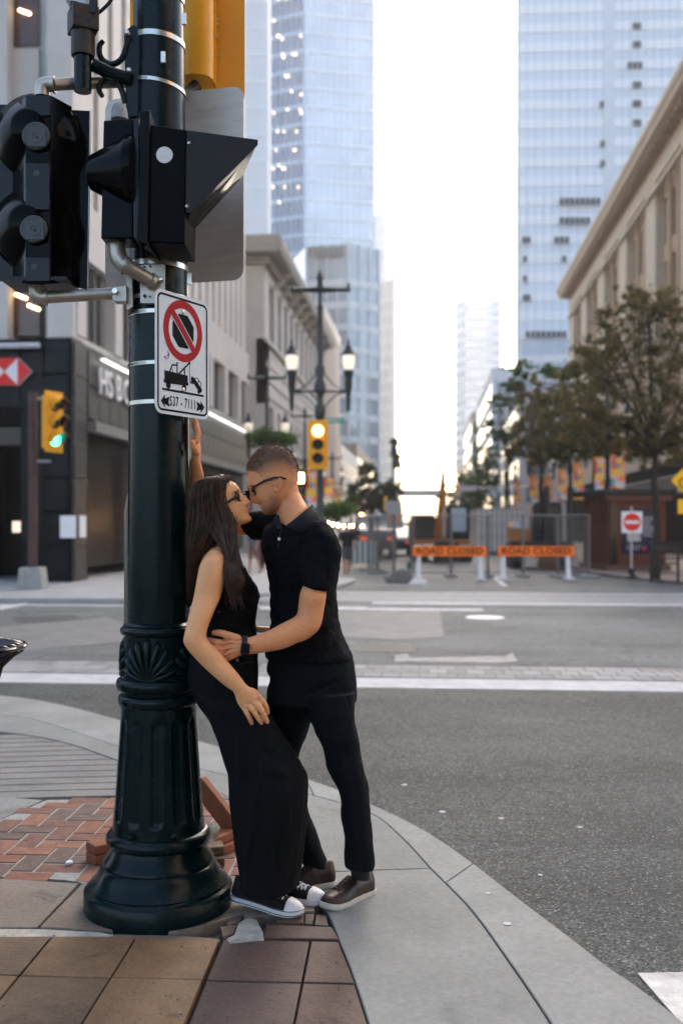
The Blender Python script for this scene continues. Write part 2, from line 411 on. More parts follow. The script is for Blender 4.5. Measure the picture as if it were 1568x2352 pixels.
# slabs between joint and inner line; re-sample so the cross joint meets the photo's
Js = np.concatenate([resample(J[:near(J, g2(705, 1822)) + 1], 90)[:-1], resample(J[near(J, g2(705, 1822)):ij + 1], 60)[:-1], resample(J[ij:], 60)])
in_a, in_b = near(I, g2(600, 1890)), near(I, g2(695, 2003))
Is = np.concatenate([resample(I[:in_a + 1], 90)[:-1], resample(I[in_a:in_b + 1], 60)[:-1], resample(I[in_b:], 60)])
nn = len(Js) - 1
band('concrete_slab', Js, Is, [(0, 45), (45, 89), (89, 148), (148, nn)], M_SLAB)

# ---- generic clipper so paving pieces end at the curved band
def inside(pt, poly):
    x, y = pt; c_ = False; n = len(poly)
    for i in range(n):
        x1, y1 = poly[i]; x2, y2 = poly[(i + 1) % n]
        if (y1 > y) != (y2 > y) and x < (x2 - x1) * (y - y1) / (y2 - y1) + x1: c_ = not c_
    return c_
innerpoly = [tuple(q) for q in Is] + [(.6, -6), (-12, -6), (-12, 6.5)]
def clip_poly(poly, keep):            # Sutherland-Hodgman against convex "keep" half planes [(p, n)]
    for (p0, n0) in keep:
        out = []
        for i in range(len(poly)):
            a, b_ = np.array(poly[i]), np.array(poly[(i + 1) % len(poly)])
            da, db = np.dot(a - p0, n0), np.dot(b_ - p0, n0)
            if da >= 0: out.append(tuple(a))
            if (da >= 0) != (db >= 0): out.append(tuple(a + (b_ - a) * da / (da - db)))
        poly = out
        if len(poly) < 3: return []
    return poly
def clip_inner(poly, gap=.003):
    """keep the part of a small convex piece that lies inside the inner line (locally straight)"""
    cx = np.mean([p[0] for p in poly]); cy = np.mean([p[1] for p in poly])
    i = int(np.argmin(np.linalg.norm(Is - np.array((cx, cy)), axis=1))); i = min(max(i, 1), len(Is) - 2)
    t = Is[i + 1] - Is[i - 1]; t /= np.linalg.norm(t); n = np.array((t[1], -t[0]))   # pieces lie to the right of the travel direction
    p0 = Is[i] + n * gap
    return clip_poly(poly, [(p0, n)])
def piece(name, poly, top, m, h=.05, lab=None, rough_edge=0.0, bev=.003):
    if len(poly) < 3: return
    a = 0
    for i in range(len(poly)): a += poly[i][0] * poly[(i + 1) % len(poly)][1] - poly[(i + 1) % len(poly)][0] * poly[i][1]
    if abs(a) < .0008: return
    o = MB().prism(poly, (0, 0, top - h), (1, 0, 0), (0, 1, 0), (0, 0, 1), h).build(name, m, SW, bevel=bev, smooth=None)
    return o

# ---- large square tiles in the foreground
def tilemat(n, c_, c2): return mat(n, c_, .62, col2=c2, vscale=3.2, bump=.0020, bscale=55, speck=.9, stain=.5, sscale=4.5)
M_OR = [tilemat('ochre_tile_%d' % i, a, c_) for i, (a, c_) in enumerate((((.12, .072, .038), (.24, .140, .066)), ((.095, .064, .040), (.18, .115, .062)), ((.15, .090, .044), (.24, .150, .080))))]
M_BR = [tilemat('brown_tile_%d' % i, a, c_) for i, (a, c_) in enumerate((((.060, .038, .028), (.125, .076, .055)), ((.075, .046, .034), (.105, .075, .060)), ((.10, .058, .040), (.075, .055, .046))))]
M_GR = [tilemat('grey_slab_%d' % i, a, c_) for i, (a, c_) in enumerate((((.125, .10, .078), (.19, .155, .12)), ((.14, .12, .095), (.20, .17, .14))))]
o0 = G(313, 2151, 0)          # a tile corner seen in the photo
TW = .308; th = R(2.0)
ex = np.array((math.cos(th), math.sin(th))); ey = np.array((-math.sin(th), math.cos(th)))
for r_ in range(1, 9):
    for k in range(-8, 6):
        x0, x1 = k * TW, (k + 1) * TW; y1, y0 = -(r_ - 1) * TW * 1.06, -r_ * TW * 1.06
        if k >= 1: # darker pavers right of the third column are narrower
            x0 = .640 - .308 * 0 + (k - 2) * .318 + .318 - .31; x1 = x0 + .318
            if k >= 1: x0 -= .012; x1 -= .012
        g = .004
        poly = [np.array((o0.x, o0.y)) + ex * a + ey * c_ for a, c_ in ((x0 + g, y0 + g), (x1 - g, y0 + g), (x1 - g, y1 - g), (x0 + g, y1 - g))]
        cx = sum(p[0] for p in poly) / 4; cy = sum(p[1] for p in poly) / 4
        if cy < .6: continue
        if not inside((cx, cy), innerpoly) and min(np.linalg.norm(Is - np.array((cx, cy)), axis=1)) > .25: continue
        poly = clip_inner([tuple(p) for p in poly])
        if not poly: continue
        mm = random.choice(M_OR) if k < 1 else random.choice(M_BR)
        piece('tile', poly, random.uniform(-.004, .001), mm)
# row between the tiles and the bricks: concrete slabs, mortar strip and small setts
def quad(name, pts, top, m, **kw):
    return piece(name, [g2(*p) for p in pts], top, m, **kw)
M_MT = mat('white_mortar', (.36, .34, .29), .85, var=.4, vscale=14, bump=.003, bscale=90)
quad('mortar_patch', [(-40, 2132), (100, 2133), (232, 2140), (262, 2147), (180, 2150), (100, 2151), (-40, 2152)], -.001, M_MT)
quad('mortar_patch', [(240, 2141), (420, 2145), (505, 2152), (504, 2160), (260, 2150)], -.006, M_GR[0])
quad('concrete_slab', [(-220, 2020), (-2, 2019), (180, 2030), (86, 2131), (-260, 2131)], .003, M_GR[1])
quad('concrete_slab', [(192, 2028), (300, 2005), (560, 2014), (560, 2100), (420, 2142), (236, 2137), (92, 2131)], .003, M_GR[0])
quad('concrete_slab', [(556, 2006), (596, 1990), (660, 2012), (712, 2050), (722, 2094), (640, 2098), (560, 2108)], .0035, M_GR[1])
quad('mortar_patch', [(548, 2118), (572, 2105), (590, 2112), (604, 2140), (606, 2158), (560, 2163), (528, 2166), (520, 2155), (538, 2146)], -.001, M_MT)
M_B2 = M_BR
for pts in ([(530, 2098), (566, 2094), (545, 2118), (520, 2122)], [(505, 2126), (545, 2121), (536, 2142), (512, 2150)],
            [(700, 2098), (722, 2097), (718, 2120), (700, 2119)],
            [(726, 2097), (748, 2099), (754, 2124), (722, 2122)], [(640, 2100), (697, 2099), (697, 2118), (632, 2117)],
            [(612, 2122), (762, 2128), (778, 2156), (606, 2152)]):
    quad('paver', pts, random.uniform(-.004, 0), random.choice(M_BR))
# ---- red bricks laid in basket / herringbone weave
M_RB = [mat('red_brick_%d' % i, c_, .75, var=.25, vscale=16, bump=.0018, bscale=90, stain=.35, sscale=3) for i, c_ in enumerate(((.185, .078, .048), (.145, .072, .050), (.21, .096, .060), (.115, .076, .058)))]
bm_me = []
for m_ in M_RB:
    me = MB().b2((-.0985, -.0485, -.05), (.0985, .0485, 0)).mesh('brick'); me.materials.append(m_); bm_me.append(me)
bp = [g2(-500, 1900), g2(-130, 1925), g2(0, 1882), g2(108, 1836), g2(290, 1833), g2(430, 1838), g2(600, 1868), g2(700, 2000), g2(640, 2066), g2(560, 2070), g2(560, 2016), g2(300, 2003), g2(192, 2026), g2(150, 2019), g2(-2, 2012), g2(-300, 2016), g2(-600, 2000)]
SWb = MB().prism(bp, (0, 0, -.05), (1, 0, 0), (0, 1, 0), (0, 0, 1), .0465).build('brick_bed', mat('brick_mortar', (.26, .25, .225), .9, var=.2, vscale=30), SW)
c0 = G(150, 1930, 0); nb = 0
hx = np.array((math.cos(R(2)), math.sin(R(2)))); hy = np.array((-hx[1], hx[0]))
cells = {}
for i in range(-26, 27):
    for j in range(-14, 12):
        # herringbone, unit cell .1: horizontal brick covers (i, j),(i+1, j) when (i - j) % 4 == 0 ; vertical covers (i, j),(i, j+1) when (i - j) % 4 == 2... 
        d = (i - j) % 4
        if d == 0: ctr, rot = (i + 1, j + .5), 0
        elif d == 3: ctr, rot = (i + .5, j + 1), math.pi / 2     # (i, j),(i, j+1)
        else: continue
        q = np.array((c0.x, c0.y)) + hx * ctr[0] * .1065 + hy * ctr[1] * .1065
        if inside(q, bp) and nb < 300:
            share('brick', random.choice(bm_me), None, SW, (q[0], q[1], random.uniform(-.003, .001)), rot + R(2) + random.uniform(-.012, .012)); nb += 1
# ---- grooved concrete ramp: bars between arc-shaped grooves
M_RAMP = M_conc('ramp_concrete', (.165, .160, .145))
for r_ in range(12):
    t0, t1 = r_ / 12, (r_ + 1) / 12
    ya, yb = 5.50 + t0 * 1.75, 5.50 + t1 * 1.75
    pts = []
    for side, yy in ((0, ya + .009), (1, yb - .009)):
        row = []
        for k in range(13):
            X = -3.2 + k * (3.1 / 12); Yv = yy - .02 + .11 * (X + 1.7) - .05 * (X + 1.7) ** 2 + .05 * (X + 1.7) ** 2 * 0
            row.append(tuple(W(X, Yv).xy))
        pts += row if side == 0 else row[::-1]
    # split in quads clipped against the concrete band
    vs, fs = [], []
    for k in range(12):
        qd = [pts[k], pts[k + 1], pts[24 - k], pts[25 - k]]
        cxy = (sum(p[0] for p in qd) / 4, sum(p[1] for p in qd) / 4)
        if not inside(cxy, bp):
            qc = clip_inner([tuple(p) for p in qd], .012) if min(np.linalg.norm(Is - np.array(cxy), axis=1)) < .5 else (qd if inside(cxy, innerpoly) else None)
            if qc and len(qc) > 2: vs.append(qc)
    if vs:
        mb = MB()
        for qd in vs: mb.prism(qd, (0, 0, -.05), (1, 0, 0), (0, 1, 0), (0, 0, 1), .047)
        mb.build('ramp_bar', M_RAMP, SW, smooth=None)
quad('concrete_slab', [(-300, 1800), (-20, 1828), (100, 1836), (0, 1881), (-130, 1924), (-420, 1890)], -.002, M_SLAB)
for pts in ([(470, 1790), (560, 1822), (566, 1840), (470, 1826)], [(478, 1830), (540, 1838), (560, 1856), (478, 1852)]):
    quad('paver', pts, -.003, M_GR[1])
# small litter on the bricks: a white bottle cap
q = G(160, 1985, 0)
cp = MB().lathe([(.0145, 0), (.0155, .002), (.0155, .011), (.0135, .0135), (.004, .0135)], n=20).build('bottle_cap', mat('white_plastic', (.75, .75, .77), .35))
cp.location = q; tag(cp, 'small white plastic bottle cap lying on the red bricks', 'bottle cap')

# ---- pavements across the street
M_FARP = mat('far_pavement', (.30, .295, .28), .7, var=.2, vscale=1.3)
def pave(name, poly, m=M_FARP, z=0.0):
    return MB().prism(poly, (0, 0, ROAD - .02), (1, 0, 0), (0, 1, 0), (0, 0, 1), z - ROAD + .02).build(name, m, kind='structure', bevel=.02)
def arc(cx, cy, r, a0, a1, n=10): return [(cx + r * math.cos(R(a0 + (a1 - a0) * i / n)), cy + r * math.sin(R(a0 + (a1 - a0) * i / n))) for i in range(n + 1)]
pave('sidewalk', [(-120, 19.9), (-7.2, 19.75)] + [tuple(q) for q in crom([(-6.2, 19.8), (-4.6, 20.7), (-3.2, 22.3), (-2.35, 24.2), (-2.05, 26.5), (-2.1, 27.7), (-2.8, 28.3), (-4.2, 28.8), (-4.6, 30)], 5)] + [(-4.6, 400), (-120, 400)])
pave('sidewalk', [(120, 22.2), (12.5, 22.2)] + [tuple(q) for q in crom([(11, 22.5), (8.7, 24.3), (6.8, 27.2), (5.6, 30.2), (5.2, 33), (5.2, 36)], 5)] + [(5.2, 400), (120, 400)], mat('far_pavement_brown', (.20, .155, .13), .7, var=.25, vscale=1.5))

# ---- gum spots, grit along the kerb
b = MB(); rg = random.Random(21)
for (x, y, r_) in ((928, 1803, .022), (1015, 1865, .02), (1150, 1880, .018), (1165, 2122, .017), (1120, 2052, .012), (1330, 1900, .016), (1240, 2010, .014)):
    zz = ROAD + .002 if (x, y) not in ((1165, 2122), (1120, 2052)) else .0015
    q = G(x, y, zz); b.prism([(r_ * rg.uniform(.7, 1.1) * math.cos(R(a)), r_ * rg.uniform(.7, 1.1) * math.sin(R(a))) for a in range(0, 360, 30)], (q.x, q.y, zz), (1, 0, 0), (0, 1, 0), (0, 0, 1), .002)
b.build('gum_spots', mat('gum_pale', (.42, .42, .40), .7), kind='stuff')
b = MB()
for k in range(900):
    i = rg.randrange(60, 236); t = E[i + 1] - E[i]; t /= np.linalg.norm(t); n_ = np.array((-t[1], t[0])) * (1 if rg.random() < .5 else 1); o_ = abs(rg.gauss(0, .035)) + .004
    q = E[i] + n_ * o_; s_ = rg.uniform(.0015, .0045)
    if inside(tuple(q), [tuple(p) for p in E] + [(0.9, -6), (-12, -6), (-12, 6.5)]): q = E[i] - n_ * o_
    b.box((q[0], q[1], ROAD + s_ * .4), (s_ * 2, s_ * 1.6, s_), Matrix.Rotation(rg.uniform(0, 3), 3, 'Z'))
for k in range(260):
    q = G(rg.uniform(0, 1100), 2352 - 600 * rg.random() ** 1.5, 0); s_ = rg.uniform(.0012, .0032)
    if inside((q.x, q.y), innerpoly): b.box((q.x, q.y, .001 + s_ * .4), (s_ * 2, s_ * 1.5, s_), Matrix.Rotation(rg.uniform(0, 3), 3, 'Z'))
b.build('grit', mat('grit_grey', (.12, .11, .095), .9, var=.5, vscale=50), kind='stuff')
# ================================================================== BUILDINGS
M_STONE = mat('pale_stone', (.46, .44, .40), .75, var=.10, vscale=.7, bump=.004, bscale=8)
M_STONE2 = mat('pale_stone_rib', (.52, .50, .46), .75, var=.08, vscale=.9)
M_BLACK = mat('black_granite', (.004, .005, .007), .25, var=.3, vscale=6, spec=.12)
M_GRAN = mat('grey_granite', (.045, .045, .043), .35, var=.35, vscale=3, spec=.2)
M_DARK = mat('dark_interior', (.006, .0055, .0055), .8, spec=.05)
M_GLD = mat('dark_glass', (.012, .013, .015), .1, spec=.35)
M_BRN = mat('bronze_glass', (.075, .035, .016), .18, spec=.5, var=.4, vscale=1.2)
M_BRZ = mat('bronze_frame', (.035, .022, .015), .4, metal=.3)
M_LAMPW = mat('warm_lamp', (.9, .7, .45), .4, emit=(1, .62, .28), estr=5)
M_STRIPL = mat('strip_light', (.9, .9, .9), .4, emit=(1, .97, .93), estr=.8)
M_METAL = mat('grey_metal', (.35, .35, .35), .4, metal=.7)
M_WHITE = mat('white_paint', (.75, .75, .75), .5, var=.06)
M_RED = mat('sign_red', (.65, .02, .015), .4)
def pane_mesh(wd, h, dpt, m, name='window'):
    me = MB().box((0, 0, h / 2), (wd, dpt, h)).mesh(name); me.materials.append(m); return me

# ---- the corner building with the bank (front faces the camera, side runs along the street)
FU, FV = -9.3, 25.4
bk = thing('bank_building', 'tall pale stone office block on the left corner with black granite bank front', 'building', (FU, FV, 0))
b = MB(); b.b2((-32, 1.0, 6.4), (-.45, 26, 34)); b.b2((-32, .45, 8.6), (-.45, 1.1, 34)); b.build('wall', M_STONE, bk, bevel=.02)
# front piers and panels (local x <= 0)
pier = MB().b2((-.30, 0, 0), (.30, .8, 27.6)).mesh('pier'); pier.materials.append(M_STONE2)
b = MB().b2((-.72, 0, 6.4), (0, .8, 34)); b.build('corner_pier', M_STONE2, bk, bevel=.03)
gl = pane_mesh(.72, 1.95, .08, M_BRN); gl2 = pane_mesh(.72, 3.2, .08, M_BRN)
spn = MB().b2((-.36, -.05, 0), (.36, .05, 1.86)).mesh('panel'); spn.materials.append(M_STONE)
for k in range(11):
    x = -1.06 - .35 - k * 1.26
    share('pier', pier, None, bk, (x - .66, 0, 6.4))
    share('window', gl, None, bk, (x, .42, 6.55))
    for j in range(3): share('panel', spn, None, bk, (x, .38, 8.55 + j * 1.9))
    for j in range(4): share('window', gl2, None, bk, (x, .42, 14.3 + j * 5))
    for j in range(4): share('panel', spn, None, bk, (x, .36, 17.55 + j * 5))
for k, (x, z) in enumerate(((-1.2, 7.3), (-1.55, 7.6), (-1.45, 15.2), (-2.65, 7.1))): MB().box((x, .36, z), (.34, .03, .06), Matrix.Rotation(R(22), 3, 'Y')).build('ceiling_light', M_LAMPW, bk)
# side ribs and slots
rib = MB().b2((-.1, -.42, 0), (.16, .42, 23.7)).mesh('rib'); rib.materials.append(M_STONE2)
slot = MB().b2((-.2, -.22, 0), (-.08, .22, 23.2)).mesh('slot_window'); slot.materials.append(mat('slot_glass', (.035, .037, .036), .25))
b = MB(); b.b2((-.44, .8, 8.75), (-.0, 25.6, 10.3)); b.b2((-.44, .8, 6.4), (-.02, 25.6, 6.55)); b.build('side_wall', M_STONE2, bk)
for k in range(19):
    share('rib', rib, None, bk, (-.2, 1.3 + k * 1.28, 10.3)); share('slot_window', slot, None, bk, (-.2, 1.94 + k * 1.28, 10.4))
wfr = MB().b2((-.05, -1.25, 0), (.0, 1.25, 2.2)).mesh('window'); wfr.materials.append(mat('side_glass', (.16, .17, .175), .12, spec=.6))
mul = MB().b2((-.02, -.07, 0), (.12, .07, 2.2)).mesh('mullion'); mul.materials.append(mat('mullion_grey', (.12, .115, .105), .6))
p2_ = MB().b2((-.4, -.34, 0), (.06, .34, 2.2)).mesh('pier'); p2_.materials.append(M_STONE2)
for k in range(8):
    wo = share('window', wfr, None, bk, (-.32, 2.3 + k * 3.2, 6.55))
    for j in (-1, 0, 1): share('mullion', mul, None, wo, (0, j * .62, 0))
    share('pier', p2_, None, bk, (-.02, .62 + k * 3.2, 6.55))
# podium: black granite slabs on the corner pier and the fascia, panel by panel
slab = MB().b2((-.31, -.03, -.42), (.31, .03, .42)).mesh('granite_slab'); slab.materials.append(M_BLACK)
b = MB(); b.b2((-1.35, -.10, 0), (-.02, 1.2, 6.38)); b.b2((-32, -.04, 4.1), (-1.35, 1.2, 6.38)); b.b2((-32, 2.6, 0), (-1.3, 3, 4.2)); b.build('podium', M_DARK, bk)
for k in range(2):
    for j in range(7): share('granite_slab', slab, None, bk, (-1.03 + k * .66, -.135, .48 + j * .9))
for k in range(6):
    for j in range(2): share('granite_slab', slab, None, bk, (-1.68 - k * .66, -.135, 5.0 + j * .9))
b = MB(); b.b2((-32, -.12, 3.6), (-1.36, .2, 4.05)); b.build('fascia_beam', mat('dark_bronze', (.055, .046, .036), .4), bk)
gs = MB().b2((-.04, -.44, -.44), (.04, .44, .44)).mesh('granite_slab'); gs.materials.append(M_GRAN)
b = MB(); b.b2((-.5, -.1, 0), (-.0, 1.1, 6.38)); b.b2((-.5, 1.1, 4.35), (-.0, 26, 6.38)); b.build('podium', mat('granite_back', (.025, .025, .025), .5), bk)
for j in range(7): share('granite_slab', gs, None, bk, (.045, .40, .48 + j * .9))
for k in range(27):
    for j in range(2):
        share('granite_slab', gs, None, bk, (.045, 1.42 + k * .92, 4.85 + j * .92))
for k in range(6):
    share('granite_slab', gs, None, bk, (.02, 6.1 + k * 4, .5)); share('granite_slab', gs, None, bk, (.02, 6.1 + k * 4, 1.42)); share('granite_slab', gs, None, bk, (.02, 6.1 + k * 4, 2.34)); share('granite_slab', gs, None, bk, (.02, 6.1 + k * 4, 3.26))
b = MB(); b.b2((-3.2, 1.1, 0), (-3, 26, 4.35)); b.build('shop_interior', M_DARK, bk)
b = MB(); b.b2((-.42, 1.2, .3), (-.38, 26, 4.3)); b.build('shop_window', mat('shop_glass', (.006, .007, .008), .3, spec=.15), bk)
b = MB(); b.b2((-.1, 1.2, 4.05), (.22, 25.5, 4.35)); b.build('canopy', mat('canopy_grey', (.18, .18, .17), .5), bk)
# long strip lights above the fascia, one casing per length
for k in range(8):
    c_ = MB().b2((.16, 1.6 + k * 3.05, 6.12), (.32, 4.4 + k * 3.05, 6.2)).build('light_casing', M_METAL, bk)
    MB().b2((.20, 1.65 + k * 3.05, 6.085), (.30, 4.35 + k * 3.05, 6.115)).build('strip_light', M_STRIPL, bk)
# bank logo and light bar on the front
lg = thing('bank_logo', 'red and white hexagon bank emblem on the black granite front', 'logo', (FU - .62 - .32 - .72 + .0, FV - .30, 5.48))
lg.location = (P(9, 853, 25.9).x, FV - .32, P(9, 853, 25.9).z)
hw, hh = .36, .36
b = MB(); b.prism([(-.72, 0), (-hw, hh), (hw, hh), (.72, 0), (hw, -hh), (-hw, -hh)], (0, 0, 0), (1, 0, 0), (0, 0, 1), (0, 1, 0), .10); b.build('plate', M_WHITE, lg)
for nm, pts in (('top_triangle', [(-hw, hh), (hw, hh), (0, 0)]), ('bottom_triangle', [(-hw, -hh), (0, 0), (hw, -hh)]), ('left_triangle', [(-.72, 0), (-hw, hh), (-hw, -hh)]), ('right_triangle', [(.72, 0), (hw, -hh), (hw, hh)])):
    MB().prism(pts, (0, -.012, 0), (1, 0, 0), (0, 0, 1), (0, 1, 0), .01).build(nm, M_RED, lg)
q = P(-20, 795, 25.8); lb = MB().tube([(q.x - 1, FV - .5, q.z), (P(95, 795, 25.8).x, FV - .5, q.z)], .075, 12).build('light_bar', mat('bar_grey', (.50, .50, .52), .4)); tag(lb, 'pale grey tube lamp mounted above the red bank emblem', 'light bar')
# letters on the side fascia, each letter a part
lt = thing('bank_lettering', 'white raised bank letters HSBC on the grey granite side fascia', 'lettering', (FU + .12, 27.15, 5.5))
xo = 0
for ch in 'HSBC':
    me = textmesh(ch, 1.05, .03, 'LEFT', xs=.92, bold=.012); placemesh(me, (0, xo, 0), (0, 1, 0), (0, 0, 1), (1, 0, 0))
    linkmesh('letter', me, M_WHITE, lt); xo += .74
lg2 = thing('bank_emblem', 'small red and white bank emblem after the letters on the granite side', 'logo', (FU + .14, 30.9, 5.5))
MB().prism([(-.7, 0), (-.35, .35), (.35, .35), (.7, 0), (.35, -.35), (-.35, -.35)], (0, 0, 0), (0, 1, 0), (0, 0, 1), (1, 0, 0), .06).build('plate', M_WHITE, lg2)
for pts in ([(-.35, .35), (.35, .35), (0, 0)], [(-.35, -.35), (0, 0), (.35, -.35)], [(-.7, 0), (-.35, .35), (-.35, -.35)], [(.7, 0), (.35, -.35), (.35, .35)]):
    MB().prism(pts, (.062, 0, 0), (0, 1, 0), (0, 0, 1), (1, 0, 0), .01).build('triangle', M_RED, lg2)
# notices and interior glimpses
def notice(x, y, w_, h_, Y, lab, m=M_WHITE):
    q = P(x, y, Y); o = MB().box((0, 0, 0), (w_, .02, h_)).build('notice', m); o.location = q; tag(o, lab, 'notice'); return o
n1 = notice(144, 1210, .42, .58, 25.55, 'white paper notice on the black granite corner pier'); n1.location.y = FV - .18
n2 = MB().box((0, 0, 0), (.02, .5, .58)).build('notice', M_WHITE); n2.location = (FU + .11, FV + .45, 1.45); tag(n2, 'white narrow notice on the grey granite side of the corner', 'notice')
ii = thing('window_display', 'dim lit display cards inside the black bank window', 'display', (FU - 1.5, FV + 2, 0))
for (x, y, w_, h_) in ((92, 1172, .3, .1), (92, 1188, .26, .14), (40, 1210, .25, .3), (90, 1215, .3, .18), (92, 1243, .22, .1)): MB().box(P(x, y, 27.5), (w_, .05, h_)).build('card', mat('display_glow', (.5, .38, .28), .5, emit=(1, .75, .55), estr=.35), ii, world=True)

# ---- pale building with the deep eaves
cb = thing('eaves_building', 'pale classical building with deep overhanging eaves beyond the bank', 'building', (-9.3, 56, 0))
b = MB(); b.b2((-20, 0, 0), (-.5, 29.2, 16.4)); b.build('wall', M_STONE2, cb)
b = MB(); b.b2((-.5, .02, 11.6), (0, 29.2, 12.1)); b.b2((-.5, 0.02, 8.4), (0, 29.2, 11.6)) ; b.b2((-.5, 0.02, 5.9), (-.0, 29.2, 6.4)); b.b2((-.5, .02, 15.7), (0, 29.2, 16.3))
b.b2((-.5, 0.02, 0), (0, 1.6, 15.7)); b.b2((0, .0, 11.9), (.18, 29.2, 12.1)); b.b2((0, 0, 6.2), (.18, 29.2, 6.4)); b.build('facade', M_STONE2, cb)
for z in (7.0, 8.9, 9.8, 10.7): MB().b2((.0, .1, z), (.05, 29, z + .12)).build('string_course', M_STONE, cb)
pl = MB().b2((-.5, -.55, 0), (.02, .55, 3.65)).mesh('pier'); pl.materials.append(M_STONE2)
wn = MB().b2((-.42, -.75, 0), (-.36, .75, 3.4)).mesh('window'); wn.materials.append(mat('upper_glass', (.10, .11, .12), .08, spec=.8))
tr = MB().b2((-.03, -.75, 1.6), (.03, .75, 1.7)).mesh('transom'); tr.materials.append(M_WHITE)
w2 = MB().b2((-.42, -.55, 0), (-.36, .55, 2.0)).mesh('window'); w2.materials.append(M_GLD)
brk = MB().prism([(0, 0), (1.0, 1.0), (0, 1.0)], (0, -.11, 0), (1, 0, 0), (0, 0, 1), (0, 1, 0), .22).mesh('bracket'); brk.materials.append(M_STONE2)
for k in range(10):
    v = 2.8 + k * 2.72
    wo = share('window', wn, None, cb, (0, v, 12.2)); share('transom', tr, None, wo, (-.34, 0, 0)); share('transom', tr, None, wo, (-.34, 0, .9))
    share('pier', pl, None, cb, (0, v + 1.36, 12.1)); share('bracket', brk, None, cb, (.0, v + 1.36, 15.75))
    share('window', w2, None, cb, (.0, v, 6.4))
pl3 = MB().b2((-.5, -.8, 0), (0, .8, 2)).mesh('pier'); pl3.materials.append(M_STONE2)
for k in range(10): share('pier', pl3, None, cb, (0, 4.16 + k * 2.72, 6.4))
b = MB(); b.prism([(-1.2, 0), (1.0, .0), (1.15, .25), (1.15, .75), (.95, .95), (-1.2, .95)], (0, -1.1, 16.75), (1, 0, 0), (0, 0, 1), (0, 1, 0), 31)
b.b2((-12, -1.12, 16.74), (-1.0, .2, 17.7)); b.b2((-12, -.3, 16.3), (.35, 30, 16.75)); b.build('eaves', mat('eaves_stone', (.33, .31, .28), .75, var=.1), cb, bevel=.03)
MB().b2((-.45, 1.6, 0), (-.1, 29.2, 5.9)).build('shopfront', M_GLD, cb)
MB().b2((0, .5, 4.2), (1.2, 29, 4.7)).build('canopy', mat('dark_canopy', (.05, .05, .05), .5), cb)

# ---- warm ribbed building
rb = thing('ribbed_building', 'tan office building with close vertical ribs behind the big street lamp', 'building', (-9.3, 86.5, 0))
M_TAN = mat('tan_stone', (.50, .36, .25), .75, var=.08); MB().b2((-14, 0, 0), (-.25, 16, 20.7)).build('wall', M_TAN, rb)
M_TAN2 = mat('tan_rib', (.58, .50, .41), .75)
rm = MB().b2((-.25, -.28, 0), (.12, .28, 15.4)).mesh('rib'); rm.materials.append(M_TAN2)
for k in range(14): share('rib', rm, None, rb, (0, .6 + k * 1.14, 4.2))
MB().b2((-.3, 0, 19.6), (.2, 16, 20.75)).build('parapet', M_TAN2, rb); MB().b2((-.25, .2, 0), (-.1, 16, 4.2)).build('shopfront', M_GLD, rb)

# ---- the low block ahead of the towers on the left
def simple_block(name, lab, u0, u1, v0, v1, h, wm, gm, bays, floors, z0=3.5, cat='building', side='right', fh=None):
    o = thing(name, lab, cat, (u0, v0, 0)); MB().b2((0, 0, 0), (u1 - u0, v1 - v0, h)).build('wall', wm, o)
    fh = fh or (h - z0 - .8) / floors; L = v1 - v0; bw = L / bays
    me = MB().b2((-.05, -bw * .32, 0), (.05, bw * .32, fh * .6)).mesh('window'); me.materials.append(gm)
    x = (u1 - u0) if side == 'right' else 0
    for i in range(bays):
        for j in range(floors): share('window', me, None, o, (x, bw * (i + .5), z0 + j * fh + .3))
    bw2 = (u1 - u0) / 5; me2 = MB().b2((-bw2 * .3, -.05, 0), (bw2 * .3, .05, fh * .6)).mesh('window'); me2.materials.append(gm)
    for i in range(5):
        for j in range(floors): share('window', me2, None, o, (bw2 * (i + .5), 0, z0 + j * fh + .3))
    return o
simple_block('low_building', 'low grey shop building beyond the ribbed tan block on the left', -20, -9.2, 104, 128, 10, M_STONE, M_GLD, 6, 2)
simple_block('brick_building', 'small dark building behind the left street trees', -20, -9.4, 130, 168, 12, mat('brown_wall', (.20, .15, .12), .8), M_GLD, 7, 3)
simple_block('side_building', 'white panelled building along the right side past the classical one', 9.3, 26, 104, 132, 15.5, mat('light_panel', (.48, .48, .47), .6), mat('blue_glass', (.14, .17, .2), .1, spec=.8), 8, 4, side='left')
simple_block('mid_building', 'pale slab building past the white one on the right', 8.6, 24, 138, 178, 23, mat('light_panel2', (.55, .55, .54), .6), mat('blue_glass', (.2, .2, .2), .1), 8, 5, side='left')
simple_block('far_building', 'beige stepped building far down the right side', 8.4, 22, 200, 240, 24, mat('beige_panel', (.50, .44, .37), .7), M_GLD, 8, 5, side='left')
simple_block('far_building', 'small beige block beyond the stepped one at the street end', 7.6, 20, 262, 300, 17, mat('beige_panel', (.5, .4, .3), .7), M_GLD, 6, 4, side='left')

